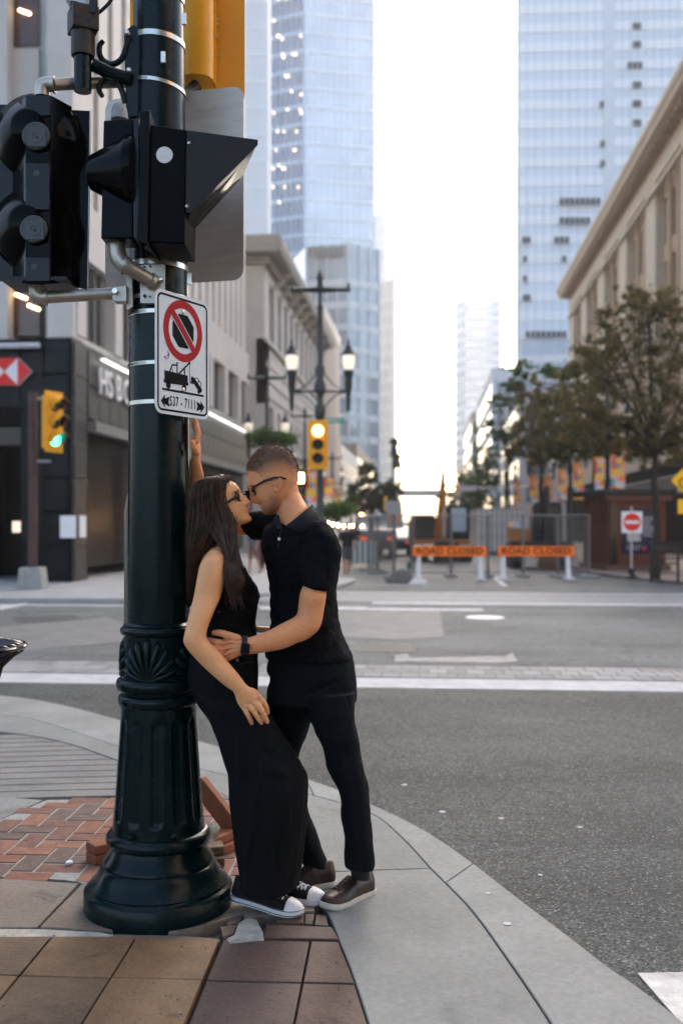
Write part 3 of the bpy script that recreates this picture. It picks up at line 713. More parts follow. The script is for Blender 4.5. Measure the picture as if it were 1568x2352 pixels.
# ---- glass towers, built floor by floor
def tower(name, lab, plan, z0, z1, fh, gm, sm, mull=1.5, mm=None, sp=.32, depth=.25, group=None):
    """plan: list of (X, Y) camera-aligned corner points of the visible faces, left to right; then the back"""
    o = thing(name, lab, 'tower', W(plan[0][0], plan[0][1], 0), 0, group); base = Vector((o.location.x, o.location.y, 0))
    pw = [W(*p) for p in plan]; back = [W(pw_[0], pw_[1]) for pw_ in ((plan[-1][0] * (1 + 22 / plan[-1][1]) - 1, plan[-1][1] + 22), (plan[0][0] * (1 + 22 / plan[0][1]) + (1 if plan[0][0] > 0 else -6), plan[0][1] + 22))]
    full = pw + back; loc = [(q - base) for q in full]
    MB().prism([(q.x, q.y) for q in loc], (0, 0, z0), (1, 0, 0), (0, 1, 0), (0, 0, 1), z1 - z0).build('glass_wall', gm, o)
    n = int((z1 - z0) / fh)
    me = MB(); outl = []
    for i in range(len(loc) - 1 - 1):
        a, c_ = loc[i], loc[i + 1]; d = (c_ - a).normalized(); nn_ = Vector((d.y, -d.x, 0))
        me.b = None
        me.prism([(0, 0), ((c_ - a).length, 0), ((c_ - a).length, depth), (0, depth)], a, d, nn_, (0, 0, 1), fh * sp)
    fm = me.mesh('floor_band'); fm.materials.append(sm)
    for k in range(min(n, 60)): share('floor_band', fm, None, o, (0, 0, z0 + k * fh))
    b = MB()
    for i in range(len(loc) - 2):
        a, c_ = loc[i], loc[i + 1]; d = (c_ - a).normalized(); nn_ = Vector((d.y, -d.x, 0)); L_ = (c_ - a).length; m_ = max(1, int(L_ / mull))
        for k in range(m_ + 1):
            q = a + d * (L_ * k / m_); b.prism([(-.07, 0), (.07, 0), (.07, depth + .12), (-.07, depth + .12)], q + Vector((0, 0, z0)), d, nn_, (0, 0, 1), z1 - z0)
    b.build('mullion_grid', mm or sm, o, kind='stuff'); return o
def glass(name, c_, r=.05, v=.0, wav=.0):
    m = mat(name, c_, r, spec=1.0, metal=.35, var=.22, vscale=.12)  # colour noise stands in for uneven reflections in the glass
    return m
def XX(x, Y): return (x - 784) * Y / F
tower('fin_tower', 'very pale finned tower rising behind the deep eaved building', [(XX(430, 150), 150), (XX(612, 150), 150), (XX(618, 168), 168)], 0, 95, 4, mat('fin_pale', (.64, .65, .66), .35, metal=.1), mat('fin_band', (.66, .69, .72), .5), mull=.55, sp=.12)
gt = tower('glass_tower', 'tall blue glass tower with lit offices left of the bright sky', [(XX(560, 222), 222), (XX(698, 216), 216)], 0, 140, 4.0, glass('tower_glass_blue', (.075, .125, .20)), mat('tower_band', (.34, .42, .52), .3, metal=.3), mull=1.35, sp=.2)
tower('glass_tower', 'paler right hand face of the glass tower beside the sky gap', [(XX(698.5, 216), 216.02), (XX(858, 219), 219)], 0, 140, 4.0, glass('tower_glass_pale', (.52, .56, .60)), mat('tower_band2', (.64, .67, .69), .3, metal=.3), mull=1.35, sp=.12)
b = MB(); rr = random.Random(4)
for k in range(46):
    fl = rr.randrange(12, 29); b.box(W(XX(rr.uniform(618, 692), 215.3), 215.3, fl * 4 + rr.choice((2.5, 3.2))), (.36, .3, .32))
lo = b.build('office_light', mat('office_lamp', (1, .8, .6), .5, emit=(1, .78, .55), estr=1.1), gt, kind='stuff', world=True)
tower('glass_block', 'lower glass block in front of the tall tower with dark top windows', [(XX(703, 188), 188), (XX(800, 186), 186), (XX(868, 190), 190)], 0, 54, 4.2, glass('block_glass', (.26, .32, .37)), mat('block_band', (.54, .57, .58), .4), mull=1.8, sp=.3)
b = MB(); b.b2((0, 0, 0), (.1, .1, .1)); M_DKR = mat('dark_pane', (.03, .04, .045), .1)
for (x0, x1, y0, y1) in ((706, 792, 566, 590), (804, 824, 690, 1010), (712, 724, 640, 800)):
    q0, q1 = P(x0, y1, 186.4), P(x1, y0, 186.4)
for i in range(7):
    a = P(708 + i * 12, 592, 186.2); c_ = P(717 + i * 12, 567, 186.2)
    MB().b2((a.x, a.y - .3, a.z), (c_.x, a.y, c_.z)).build('pane', M_DKR, bpy.data.objects['glass_block'], world=True)
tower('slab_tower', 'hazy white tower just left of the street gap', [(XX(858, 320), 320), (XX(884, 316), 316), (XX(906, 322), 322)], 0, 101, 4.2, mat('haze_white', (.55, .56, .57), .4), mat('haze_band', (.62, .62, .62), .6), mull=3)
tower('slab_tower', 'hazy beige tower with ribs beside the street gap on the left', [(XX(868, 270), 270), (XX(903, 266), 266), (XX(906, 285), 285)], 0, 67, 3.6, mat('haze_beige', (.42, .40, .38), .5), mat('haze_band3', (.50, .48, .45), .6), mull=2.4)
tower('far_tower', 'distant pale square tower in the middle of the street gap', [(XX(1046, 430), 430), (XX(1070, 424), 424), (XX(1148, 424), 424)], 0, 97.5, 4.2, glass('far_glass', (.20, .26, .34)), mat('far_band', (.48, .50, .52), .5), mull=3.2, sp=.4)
RTW = tower('banded_tower', 'huge pale tower with horizontal window bands on the right', [(XX(1188, 224), 224), (XX(1190, 208), 208), (XX(1384, 207), 207)], 0, 161, 4.0, mat('band_glass', (.70, .73, .76), .25, spec=.6), mat('white_spandrel', (.80, .80, .79), .5), mull=1.6, sp=.5, mm=mat('mull_light', (.5, .54, .6), .4))
tower('banded_tower', 'right hand part of the pale banded tower past its white pier', [(XX(1409, 207), 207), (XX(1720, 205), 205)], 0, 161, 4.0, mat('band_glass2', (.64, .68, .70), .25, spec=.6), mat('white_spandrel', (.80, .80, .79), .5), mull=1.6, sp=.5, mm=mat('mull_light', (.5, .54, .6), .4))
b = MB(); q = W(XX(1384, 206.5), 206.5); q2 = W(XX(1410, 206.5), 206.5); b.prism([(q.x, q.y), (q2.x, q2.y), (q2.x, q2.y + 12), (q.x, q.y + 12)], (0, 0, 0), (1, 0, 0), (0, 1, 0), (0, 0, 1), 161)
b.build('pier', mat('pier_white', (.60, .62, .64), .6), RTW, world=True)
for (y, xs_l) in ((462, range(1284, 1376, 12)), (507, range(1284, 1350, 12)), (551, (1198, 1208, 1272, 1284, 1296)), (595, (1200, 1290)), (640, (1200,)), (684, (1200, 1208)), (768, range(1206, 1292, 12)), (60, (1452, 1461)), (102, (1452, 1461)), (150, (1440, 1452, 1464)), (150, (1548,)), (195, (1452, 1462)), (238, (1452, 1462)), (282, (1452, 1462)), (240, (1376,)), (330, (1378,)), (375, (1378,))):
    for x in xs_l:
        a = P(x, y + 8, 206.4); MB().b2((a.x, a.y - .25, a.z), (a.x + .85, a.y, a.z + 1.35)).build('pane', M_DKR, RTW, world=True)  # dark panes put dark reflections into the colour of the window bands
tower('grid_block', 'pale low block with a fine window grid at the foot of the banded tower', [(XX(1196, 180), 180), (XX(1300, 178), 178), (XX(1420, 178), 178)], 0, 34.5, 3.4, mat('grid_glass', (.40, .45, .50), .2), mat('grid_band', (.62, .62, .62), .6), mull=1.6, sp=.4)

# ---- classical building on the right
rc = thing('classical_building', 'warm stone classical building with heavy cornice along the right side', 'building', (13, 40, 0))
M_WS = mat('warm_stone', (.62, .48, .33), .75, var=.10, vscale=.8); M_WS2 = mat('warm_stone_frame', (.46, .30, .17), .7)
MB().b2((.8, 0, 0), (26, 54.2, 21.8)).build('wall', M_WS2, rc)
pw = MB().b2((-.0, -1.32, 0), (.8, 1.32, 15)).mesh('pilaster'); pw.materials.append(M_WS)
ww = MB().b2((.55, -.62, 0), (.62, .62, 2.5)).mesh('window'); ww.materials.append(mat('classic_glass', (.06, .045, .035), .15, spec=.7))
sp_ = MB().b2((.35, -.62, 0), (.6, .62, .9)).mesh('spandrel'); sp_.materials.append(M_WS2)
mp = MB().b2((.25, -.28, 0), (.85, .28, 14.8)).mesh('mullion_pier'); mp.materials.append(M_WS2)
for k, v0 in enumerate((4.6, 13.1, 21.6, 30.1, 38.6, 47.1)):
    share('pilaster', pw, None, rc, (0, v0 - 1.38, 6.3))
    for j in range(3):
        for f_ in range(4):
            share('window', ww, None, rc, (0, v0 + .65 + j * 2.0, 6.6 + f_ * 3.6)); share('spandrel', sp_, None, rc, (0, v0 + .65 + j * 2.0, 9.25 + f_ * 3.6))
        if j: share('mullion_pier', mp, None, rc, (0, v0 - .35 + j * 2.0, 6.4))
share('pilaster', pw, None, rc, (0, 53, 6.3))
MB().b2((0, 0, 4.8), (.8, 54.2, 6.3)).build('base_course', M_WS, rc); MB().b2((-.02, 0, 21.3), (.8, 54.2, 22.35)).build('frieze', M_WS, rc)
MB().b2((-.3, 0, 0), (.8, 54.2, 4.8)).build('shopfront', M_DARK, rc)
dm = MB().b2((-.62, -.2, 0), (0, .2, .34)).mesh('dentil'); dm.materials.append(mat('dentil_brown', (.30, .21, .14), .8))
for k in range(64): share('dentil', dm, None, rc, (-.02, .5 + k * .84, 22.35))
MB().prism([(.4, 0), (-.7, 0), (-.95, .12), (-.95, .36), (-1.05, .42), (-1.15, .62), (-1.15, .75), (.4, .75)], (0, -.2, 22.7), (1, 0, 0), (0, 0, 1), (0, 1, 0), 55.2).build('cornice', mat('cornice_stone', (.62, .47, .33), .6, var=.1), rc)
MB().prism([(.0, 0), (-.18, 0), (-.18, .2), (0, .3)], (-.02, -.1, 20.6), (1, 0, 0), (0, 0, 1), (0, 1, 0), 54.4).build('string_course', M_WS, rc)
# dark canopy over the right pavement with lamps
cn = thing('shop_canopy', 'long dark shop canopy with small lamps under the right hand trees', 'canopy', (11.2, 34, 3.1))
MB().b2((0, 0, 0), (1.9, 40, .55)).build('roof', mat('dark_canopy', (.05, .05, .05), .5), cn)
for k in range(9): MB().b2((.1, 1.5 + k * 2.4, -.09), (.3, 2.3 + k * 2.4, -.005)).build('lamp', mat('canopy_lamp', (1, .9, .75), .4, emit=(1, .88, .7), estr=6), cn)
MB().b2((-.02, 0, .6), (.02, 40, .68)).build('edge_trim', M_METAL, cn)
rs = thing('right_corner_building', 'dark shop building behind the brick kiosk at the right edge', 'building', (14.0, 30.5, 0))
MB().b2((0, 0, 0), (16, 9.2, 4.6)).build('wall', mat('dark_shop', (.03, .03, .035), .5), rs); MB().b2((-.6, -.2, 4.6), (16, 9.2, 5.2)).build('fascia', mat('shop_fascia', (.22, .17, .13), .6), rs)
for k in range(3): MB().b2((1 + k * 4, -.05, .6), (4.2 + k * 4, -.01, 3.9)).build('window', M_GLD, rs)
# skywalk bridge at the end of the gap
q0, q1 = P(918, 1140, 160), P(1010, 1134, 160)
sk = thing('skywalk', 'thin pale footbridge crossing the street far away', 'bridge', (0, q0.y, 0))
MB().b2((q0.x - 2, -1.2, q0.z), (q1.x + 14, 1.2, q0.z + .75)).build('deck', mat('bridge_pale', (.5, .52, .52), .5), sk)
MB().b2((q0.x - 2, -1.3, q0.z + .75), (q1.x + 14, -1.1, q0.z + 1.0)).build('rail', M_METAL, sk)

# ================================================================== STREET FURNITURE
M_GRN = mat('dark_green_iron', (.010, .018, .016), .38, spec=.5)
M_LGL = mat('lantern_glass', (.85, .82, .72), .35, emit=(1, .84, .58), estr=.16)
M_YEL = mat('signal_yellow', (.78, .36, .015), .45, var=.06, vscale=3)
M_BLK = mat('black_plastic', (.010, .010, .012), .45, spec=.3)
def street_lamp(loc, lab, h=7.9, arm_z=4.85, span=.71, group='twin lantern street lamps', k=1.0, bottom=0.0):
    o = thing('street_lamp', lab, 'street lamp', loc, YAW, group)
    b = MB(); b.lathe([(.17, bottom), (.17, .35), (.14, .4), (.125, 1.1), (.15, 1.15), (.09, 1.25), (.075, arm_z - .75), (.11, arm_z - .7), (.14, arm_z - .45), (.08, arm_z - .3), (.085, arm_z - .1), (.15, arm_z), (.14, arm_z + .15), (.085, arm_z + .3), (.13, arm_z + .55), (.075, arm_z + .68), (.062, h - 1.0), (.085, h - .95), (.05, h - .85), (.05, h - .45), (.08, h - .42), (.07, h - .3), (.10, h - .2), (.02, h)], n=14); b.build('pole', M_GRN, o)
    b = MB(); b.tube([(-span - .05, 0, h - .5), (-span, 0, h - .5), (0, 0, h - .5), (span, 0, h - .5), (span + .05, 0, h - .5)], [.05, .045, .085, .045, .05], 8)
    for s in (-1, 1): b.box((s * span, 0, h - .45), (.07, .07, .22))
    b.build('top_arm', M_GRN, o)
    b = MB(); b.tube([(-span, 0, arm_z), (span, 0, arm_z)], .035, 8)
    for s in (-1, 1): b.tube([(s * span * (.15 + .75 * t), 0, arm_z + .42 * (1 - t) ** 2 + .03) for t in np.linspace(0, 1, 8)], .018, 6); b.tube([(s * span * (.15 + .75 * t), 0, arm_z - .38 * (1 - t) ** 2 - .03) for t in np.linspace(0, 1, 8)], .018, 6)
    b.build('arm', M_GRN, o)
    for s in (-1, 1):
        x = s * span
        ln = MB().lathe([(.015, arm_z - .52), (.045, arm_z - .45), (.06, arm_z - .1), (.095, arm_z + .1), (.10, arm_z + .38), (.125, arm_z + .42), (.12, arm_z + .5), (.145, arm_z + .52)], (x, 0, 0), 12).build('lantern', M_GRN, o)
        MB().lathe([(.11, arm_z + .525), (.155, arm_z + .68), (.165, arm_z + .88), (.13, arm_z + .905)], (x, 0, 0), 12).build('glass', M_LGL, ln)
        MB().lathe([(.18, arm_z + .9), (.15, arm_z + .97), (.09, arm_z + 1.05), (.075, arm_z + 1.13), (.03, arm_z + 1.18), (.045, arm_z + 1.22), (.01, arm_z + 1.32)], (x, 0, 0), 12).build('cap', M_GRN, ln)
    return o
street_lamp(W(XX(735, 25), 25, 0), 'tall green twin lantern lamp carrying the red traffic light')
street_lamp(W(XX(613, 38.7), 38.7, 0), 'twin lantern lamp beside the pale eaved building, left of the tallest', h=7.7, arm_z=4.55)
street_lamp(W(XX(700, 56), 56, 0), 'smaller twin lantern lamp just left of the tallest one', h=8.1, arm_z=4.6)
street_lamp(W(XX(818, 75) - 1.8, 75, 0), 'far twin lantern lamp on the left pavement past the red light', h=7, arm_z=4.6)
for (x, Y, lab) in ((1394, 36, 'twin lantern lamp nearest the brick kiosk, hung with banners'), (1309, 46, 'twin lantern lamp with banners between the right hand trees'), (1243, 58, 'twin lantern lamp with banners above the white container'), (1160, 72, 'far slim twin lantern lamp with green brackets on the right')):
    street_lamp(W(XX(x, Y), Y, 0), lab, h=8.6 if Y < 40 else 7, arm_z=4.6)
def bannermat():
    m = bpy.data.materials.new('banner_print'); m.use_nodes = True; t = m.node_tree; N, L = t.nodes, t.links; b = N['Principled BSDF']
    tc = N.new('ShaderNodeTexCoord'); vo = N.new('ShaderNodeTexVoronoi'); vo.inputs['Scale'].default_value = 5.2
    mp = N.new('ShaderNodeMapping'); mp.inputs['Rotation'].default_value = (0, .6, 0); mp.inputs['Scale'].default_value = (.8, 1, 1.5); L.new(tc.outputs['Object'], mp.inputs['Vector']); L.new(mp.outputs['Vector'], vo.inputs['Vector'])
    sc = N.new('ShaderNodeSeparateColor'); L.new(vo.outputs['Color'], sc.inputs[0]); cr = N.new('ShaderNodeValToRGB'); cr.color_ramp.interpolation = 'CONSTANT'
    cs = [(0, (.80, .30, .02)), (.2, (.62, .10, .05)), (.34, (.72, .42, .38)), (.5, (.07, .33, .38)), (.68, (.80, .48, .04)), (.82, (.55, .62, .60)), (.92, (.78, .22, .04))]
    for i, (p, c_) in enumerate(cs):
        e = cr.color_ramp.elements[0] if i == 0 else (cr.color_ramp.elements[1] if i == 1 else cr.color_ramp.elements.new(p)); e.position = p; e.color = (*c_, 1)
    L.new(sc.outputs[0], cr.inputs[0]); L.new(cr.outputs[0], b.inputs['Base Color']); b.inputs['Roughness'].default_value = .7; return m
M_BAN = bannermat()
def banner(x, y0, y1, w_px, Y, lab):
    a, c_ = P(x, y1, Y), P(x, y0, Y); o = MB().box((0, 0, 0), (w_px * Y / F, .03, c_.z - a.z)).build('banner', M_BAN); o.location = (a + c_) / 2; o.rotation_euler = (0, 0, YAW + R(6)); tag(o, lab, 'banner')
    MB().tube([(-w_px * Y / F * .55, 0, (c_.z - a.z) / 2 + .04), (w_px * Y / F * .55, 0, (c_.z - a.z) / 2 + .04)], .02, 6).build('rod', M_GRN, o)
banner(1418, 1035, 1122, 34, 35.9, 'large orange and blue patterned banner right of the lamp by the kiosk')
banner(1375, 1050, 1128, 22, 35.9, 'orange patterned banner left of the lamp by the kiosk')
banner(1328, 1062, 1148, 24, 45.8, 'patterned banner right of the second lamp among the trees')
banner(1291, 1078, 1150, 20, 45.8, 'patterned banner left of the second lamp among the trees')
banner(1259, 1094, 1163, 22, 57.5, 'pink and orange banner above the right end of the container')
banner(1225, 1092, 1164, 22, 57.5, 'pale blue and orange banner above the white container')
banner(1187, 1104, 1172, 16, 66, 'narrow far banner with orange blocks on the right')
banner(715, 1083, 1166, 24, 33, 'pink and orange banner behind the man, left of the green lamp')
banner(755, 1098, 1142, 20, 44, 'small pink banner right of the green lamp pole')
banner(776, 1125, 1160, 14, 50, 'smallest orange banner right of the green lamp pole')

def signal3(loc, rz, lit, colr, lab, k=1.0, back=True):
    o = thing('traffic_light', lab, 'traffic light', loc, rz)
    b = MB(); b.box((0, .11, 0), (.36 * k, .22, 1.06 * k)); b.build('housing', M_YEL, o, bevel=.02)
    if back: b = MB(); b.box((0, .04, 0), (.50 * k, .015, 1.22 * k)); b.build('backboard', M_YEL, o, bevel=.006)
    for i in range(3):
        z = (1 - i) * .34 * k
        m_ = mat('lens_' + colr, (.8, .3, .1), .3, emit={'red': (1, .23, .07), 'green': (.02, .9, .55), 'amber': (1, .45, .08)}[colr], estr={'red': 7, 'green': 2.6, 'amber': 12}[colr]) if i == lit else mat('lens_off', (.05, .045, .04), .3)
        MB().lathe([(.138 * k, 0), (.13 * k, .02), (.07 * k, .035), (.01, .04)], (0, 0, z), 20, axis=(0, -1, 0)).build('lens', m_, o)
        vs, fs = [], []                                            # open visor: part of a cone
        for j in range(15):
            a = R(-30 + 240 * j / 14)
            for (rr_, yy, dz) in ((.15 * k, 0, 0), (.15 * k, -.26 * k if 20 < (-30 + 240 * j / 14) < 160 else -.12 * k, -.02), ):
                vs.append((rr_ * math.cos(a), yy, z + rr_ * math.sin(a) + dz))
        for j in range(14): fs.append((2 * j, 2 * j + 1, 2 * j + 3, 2 * j + 2))
        vo = MB().raw(vs, fs).build('visor', [M_YEL, M_BLK], o, smooth=60); md = vo.modifiers.new('s', 'SOLIDIFY'); md.thickness = .008; md.material_offset = 1
    return o
signal3(P(730, 1021, 24.7), YAW, 0, 'red', 'yellow traffic light showing red on the green lamp post')
sg = signal3(P(127, 969, 22.9), YAW + R(62), 2, 'green', 'yellow traffic light showing green on the brown pole by the bank', k=1.15)
# its brown post with a concrete foot
q = P(76, 1352, 23.3); pb = thing('signal_post', 'brown steel signal post on a square concrete foot near the bank', 'post', (q.x, q.y, 0), YAW)
MB().prism([(-.30, 0), (.30, 0), (.24, .5), (-.24, .5)], (0, -.27, 0), (1, 0, 0), (0, 0, 1), (0, 1, 0), .54).build('foot', mat('foot_concrete', (.28, .29, .27), .8, var=.2), pb, bevel=.02)
MB().tube([(0, 0, .5), (0, 0, 4.6)], .105, 16).build('pole', mat('brown_paint', (.075, .040, .034), .5, var=.3, vscale=5), pb)
for z in (4.45, 2.98): MB().tube([(0, 0, z), (.42, 0, z)], .03, 8).build('arm', M_METAL, pb)
ps_ = thing('pedestrian_signal', 'small signal glowing red behind the man head', 'signal', P(690, 1098, 24.8), YAW)
MB().box((0, .12, 0), (.32, .2, .42)).build('housing', M_BLK, ps_, bevel=.02)
MB().box((-.0, .01, 0), (.16, .02, .24)).build('hand_symbol', mat('hand_glow', (1, .3, .1), .4, emit=(1, .28, .10), estr=14), ps_)
st = thing('street_name_sign', 'small green street name sign beside the red traffic light', 'street sign', P(769, 966, 24.9), YAW)
MB().box((0, 0, 0), (.44, .02, .13)).build('plate', mat('sign_green', (.01, .22, .14), .4), st)
for i, x in enumerate((-.15, -.09, -.02, .04, .13)): MB().box((x, -.014, 0), (.03, .006, .06)).build('letter_mark', M_WHITE, st)
st2 = thing('traffic_light', 'horizontal amber traffic light on a mast arm far down the street', 'traffic light', P(1038, 1123, 62), YAW)
MB().box((0, 0, 0), (1.05, .25, .44)).build('housing', M_YEL, st2, bevel=.02)
for x in (-.32, -.02): MB().lathe([(.13, 0), (.10, .03), (.01, .04)], (x, -.13, 0), 14, axis=(0, -1, 0)).build('lens', mat('lens_amber', (1, .5, .1), .4, emit=(1, .52, .16), estr=14), st2)
MB().tube([(.5, 0, 0), (5.6, 0, .1)], .05, 8).build('mast_arm', M_METAL, st2); MB().tube([(5.6, 0, .15), (5.6, 0, -P(1038, 1123, 62).z)], .09, 8).build('post', M_METAL, st2)
st3 = MB().box((0, 0, 0), (1.1, .05, .34)).build('street_name_sign', mat('pale_sign', (.5, .5, .5), .5)); st3.location = P(1072, 1122, 61.8); tag(st3, 'pale street name plate beside the far amber light', 'street sign')
for (x, y, Y, c_, lab) in ((830, 1184, 60, (1, .22, .07), 'far red signal lamp in the left traffic'), (858, 1205, 55, (1, .3, .1), 'tiny red lamp beyond the left fence')):
    o = MB().sphere((0, 0, 0), .13).build('signal_lamp', mat('far_red', (1, .2, .1), .5, emit=c_, estr=12)); o.location = P(x, y, Y); tag(o, lab, 'lamp')
fs_ = thing('festoon_lights', 'string of warm bulbs over the far left pavement behind the man', 'string lights', P(775, 1203, 42), YAW)
pts = [(-.85, 0, .14), (-.6, 0, .06), (-.42, 0, .02), (-.22, 0, -.02), (0.02, 0, -.06), (.28, 0, -.09), (.5, 0, -.10), (.62, 0, -.08), (1.05, 0, -.10)]
MB().tube([(p[0], 0, p[2] + .06) for p in pts], .012, 5).build('wire', M_BLK, fs_)
for p in pts: MB().sphere(p, .05, 8, 6).build('bulb', mat('bulb_glow', (1, .7, .4), .5, emit=(1, .55, .2), estr=32), fs_)

# ---- road closed barricades
M_ORG = mat('barricade_orange', (1.0, .20, .012), .5, emit=None, var=.05)
def barricade(x0, x1, lab, rz=0.0):
    q0, q1 = G(x0, 1333, ROAD), G(x1, 1333, ROAD); L_ = (q1 - q0).length; c_ = (q0 + q1) / 2
    o = thing('barricade', lab, 'barricade', (c_.x, c_.y, ROAD), YAW + rz, 'road closed barricades')
    bd = MB().box((0, -.06, .84), (L_, .03, .28)).build('board', M_ORG, o)
    me = textmesh('ROAD CLOSED', .27, .004, xs=1.0, bold=.006, spacing=1.08)
    wd = max(v.co.x for v in me.vertices) - min(v.co.x for v in me.vertices)
    mid_ = (max(v.co.x for v in me.vertices) + min(v.co.x for v in me.vertices)) / 2
    for v in me.vertices: v.co.x = (v.co.x - mid_) * L_ * .90 / wd; v.co.y *= .95
    placemesh(me, (0, -.081, .84), (1, 0, 0), (0, 0, 1), (0, -1, 0)); linkmesh('lettering', me, mat('letter_black', (.03, .008, .006), .7), bd)
    for s in (-1, 1):
        x = s * (L_ / 2 - .17)
        MB().tube([(x, .04, .95), (x, .04, .7), (x + .02 * s, .0, .05)], [.05, .06, .075], 8).build('leg', M_WHITE, o)
        MB().box((x + .03 * s, 0, .04), (.24, .5, .08)).build('foot', mat('foot_white', (.55, .55, .53), .6), o, bevel=.02)
    return o
barricade(948, 1115, 'left orange ROAD CLOSED barricade on white legs', R(-3)); barricade(1142, 1317, 'right orange ROAD CLOSED barricade on white legs', R(1))
bpy.context.view_layer.update()
# ---- temporary fence panels, each panel a thing
M_FEN = mat('galvanised_wire', (.15, .15, .15), .5, metal=.5)
def fence(a, c_, lab, h=1.9):
    a, c_ = Vector((a.x, a.y, ROAD)), Vector((c_.x, c_.y, ROAD)); d = (c_ - a); L_ = d.length; o = thing('fence_panel', lab, 'fence', a, math.atan2(d.y, d.x), 'temporary wire fence panels')
    for x in (.02, L_ - .02): MB().tube([(x, 0, 0), (x, 0, h)], .028, 8).build('post', M_FEN, o)
    for z in (.15, h - .02): MB().tube([(0, 0, z), (L_, 0, z)], .022, 8).build('rail', M_FEN, o)
    b = MB(); n = int(L_ / .12)
    for i in range(1, n): b.box((i * L_ / n, 0, h / 2), (.006, .006, h - .1))
    for j in range(1, 9): b.box((L_ / 2, 0, .1 + j * (h - .1) / 9), (L_, .006, .006))
    b.build('wire_mesh', M_FEN, o, kind='stuff')
    for x in (.05, L_ - .05): MB().b2((x - .12, -.3, 0), (x + .12, .3, .10)).build('foot', mat('foot_concrete', (.28, .29, .27), .8), o, bevel=.02)
labs = ['wire fence panel behind the left end of the left barricade', 'wire fence panel behind the middle of the left barricade', 'wire fence panel behind the gap between the barricades', 'wire fence panel behind the right barricade', 'wire fence panel at the right kerb end']
xs_ = [948, 1035, 1120, 1200, 1280, 1352]
for i in range(5): fence(G(xs_[i], 1326, ROAD), G(xs_[i + 1], 1326, ROAD), labs[i])
for i, (a, c_) in enumerate((((945, 1328), (905, 1330)), ((903, 1329), (868, 1318)), ((866, 1318), (846, 1312)), ((846, 1312), (858, 1288)))):
    fence(G(*a, ROAD), G(*c_, ROAD), ['short wire fence panel beside the concrete block', 'wire fence panel left of the leaning sign boards', 'outer wire fence panel at the left pavement', 'wire fence panel running back along the left pavement'][i])
q = G(1352, 1328, ROAD); fence(q, Vector((q.x - .3, q.y + 9, 0)), 'wire fence panel running back along the right kerb')
q = G(919, 1338, ROAD); cbk = MB().prism([(-.42, 0), (.36, 0), (.30, .36), (-.02, .38), (-.2, .28), (-.38, .1)], (0, -.25, 0), (1, 0, 0), (0, 0, 1), (0, 1, 0), .5).build('concrete_block', mat('grey_block', (.16, .15, .14), .85, var=.2), bevel=.02); cbk.location = q; tag(cbk, 'sloped grey concrete block at the left end of the fence', 'concrete block')
q = G(939, 1337, ROAD); gb = thing('bollard', 'slim dark green bollard with white foot beside the concrete block', 'bollard', q); MB().lathe([(.055, 0), (.055, .5), (.03, .56)], n=12).build('post', mat('bollard_green', (.005, .08, .045), .5), gb)
MB().lathe([(.2, 0), (.18, .05), (.06, .07)], n=14).build('foot', M_WHITE, gb)
wf = MB().prism([(-.25, 0), (.2, 0), (.25, .08), (-.1, .14)], (0, -.1, 0), (1, 0, 0), (0, 0, 1), (0, 1, 0), .2).build('sandbag', M_WHITE); wf.location = G(958, 1341, ROAD); tag(wf, 'small white sandbag right of the green bollard', 'sandbag')
for i, (x, lab) in enumerate(((896, 'left leaning grey back of a construction sign'), (914, 'right leaning grey back of a construction sign'))):
    o = MB().box((0, 0, 0), (.26, .03, .86)).build('construction_sign', mat('sign_back_grey', (.28, .28, .27), .5, var=.15, vscale=3)); o.location = P(x, 1182, 30.6); o.rotation_euler = (0, R(-5), YAW); tag(o, lab, 'sign')
    MB().box((-.02, -.02, -.1), (.05, .01, .24)).build('orange_sticker', M_ORG, o)
o = MB().box((0, 0, 0), (.11, .03, .5)).build('marker_panel', M_YEL); o.location = P(885, 1157, 34); tag(o, 'narrow yellow marker panel above the grey sign backs', 'sign')
# white and green pavement barrier, far left
bw_ = thing('crowd_barrier', 'white barrier with green stripes on the far left pavement', 'barrier', G(832, 1300, 0), R(20))
MB().box((0, 0, .5), (1.0, .04, .8)).build('panel', mat('barrier_white', (.5, .52, .5), .6), bw_)
for k in range(5): MB().box((-.4 + k * .2, -.03, .5), (.06, .02, .78)).build('stripe', mat('bollard_green', (.005, .08, .045), .5), bw_)
for x in (-.45, .45): MB().box((x, 0, .06), (.06, .4, .12)).build('foot', M_METAL, bw_)

# ---- excavators
M_MACH = mat('machine_dark', (.025, .022, .02), .45, var=.3); M_MORG = mat('machine_orange', (.42, .15, .03), .5, var=.25, vscale=3); M_TRK = mat('track_rubber', (.02, .019, .018), .8, var=.4, vscale=12, bump=.01, bscale=20)
ex_ = thing('excavator', 'dark excavator with orange boom behind the left barricade', 'excavator', G(1010, 1288, ROAD), YAW + R(2))
for s in (-1, 1):
    MB().prism([(-1.2, .1), (-1.35, .3), (-1.2, .6), (1.2, .6), (1.35, .3), (1.2, .1)] if False else [(-1.5, .12), (-1.65, .34), (-1.45, .62), (1.45, .62), (1.65, .34), (1.5, .12), (1.2, 0), (-1.2, 0)], (s * .95 - .25, 0, 0), (0, 1, 0), (0, 0, 1), (1, 0, 0), .5).build('track', M_TRK, ex_, bevel=.03)
    b = MB()
    for k in range(9): b.box((s * .95, -1.66, .1 + k * .06), (.5, .04, .03))
    b.build('track_shoes', M_TRK, ex_, kind='stuff')
MB().box((0, .1, .5), (1.4, 2, .3)).build('undercarriage', M_MACH, ex_)
MB().prism([(-1.25, .75), (1.25, .75), (1.25, 1.1), (.3, 1.15), (.1, 1.7), (-.5, 2.05), (-1.1, 2.0), (-1.25, 1.6)], (0, -.6, 0), (1, 0, 0), (0, 0, 1), (0, 1, 0), 2.4).build('house', M_MACH, ex_, bevel=.05)
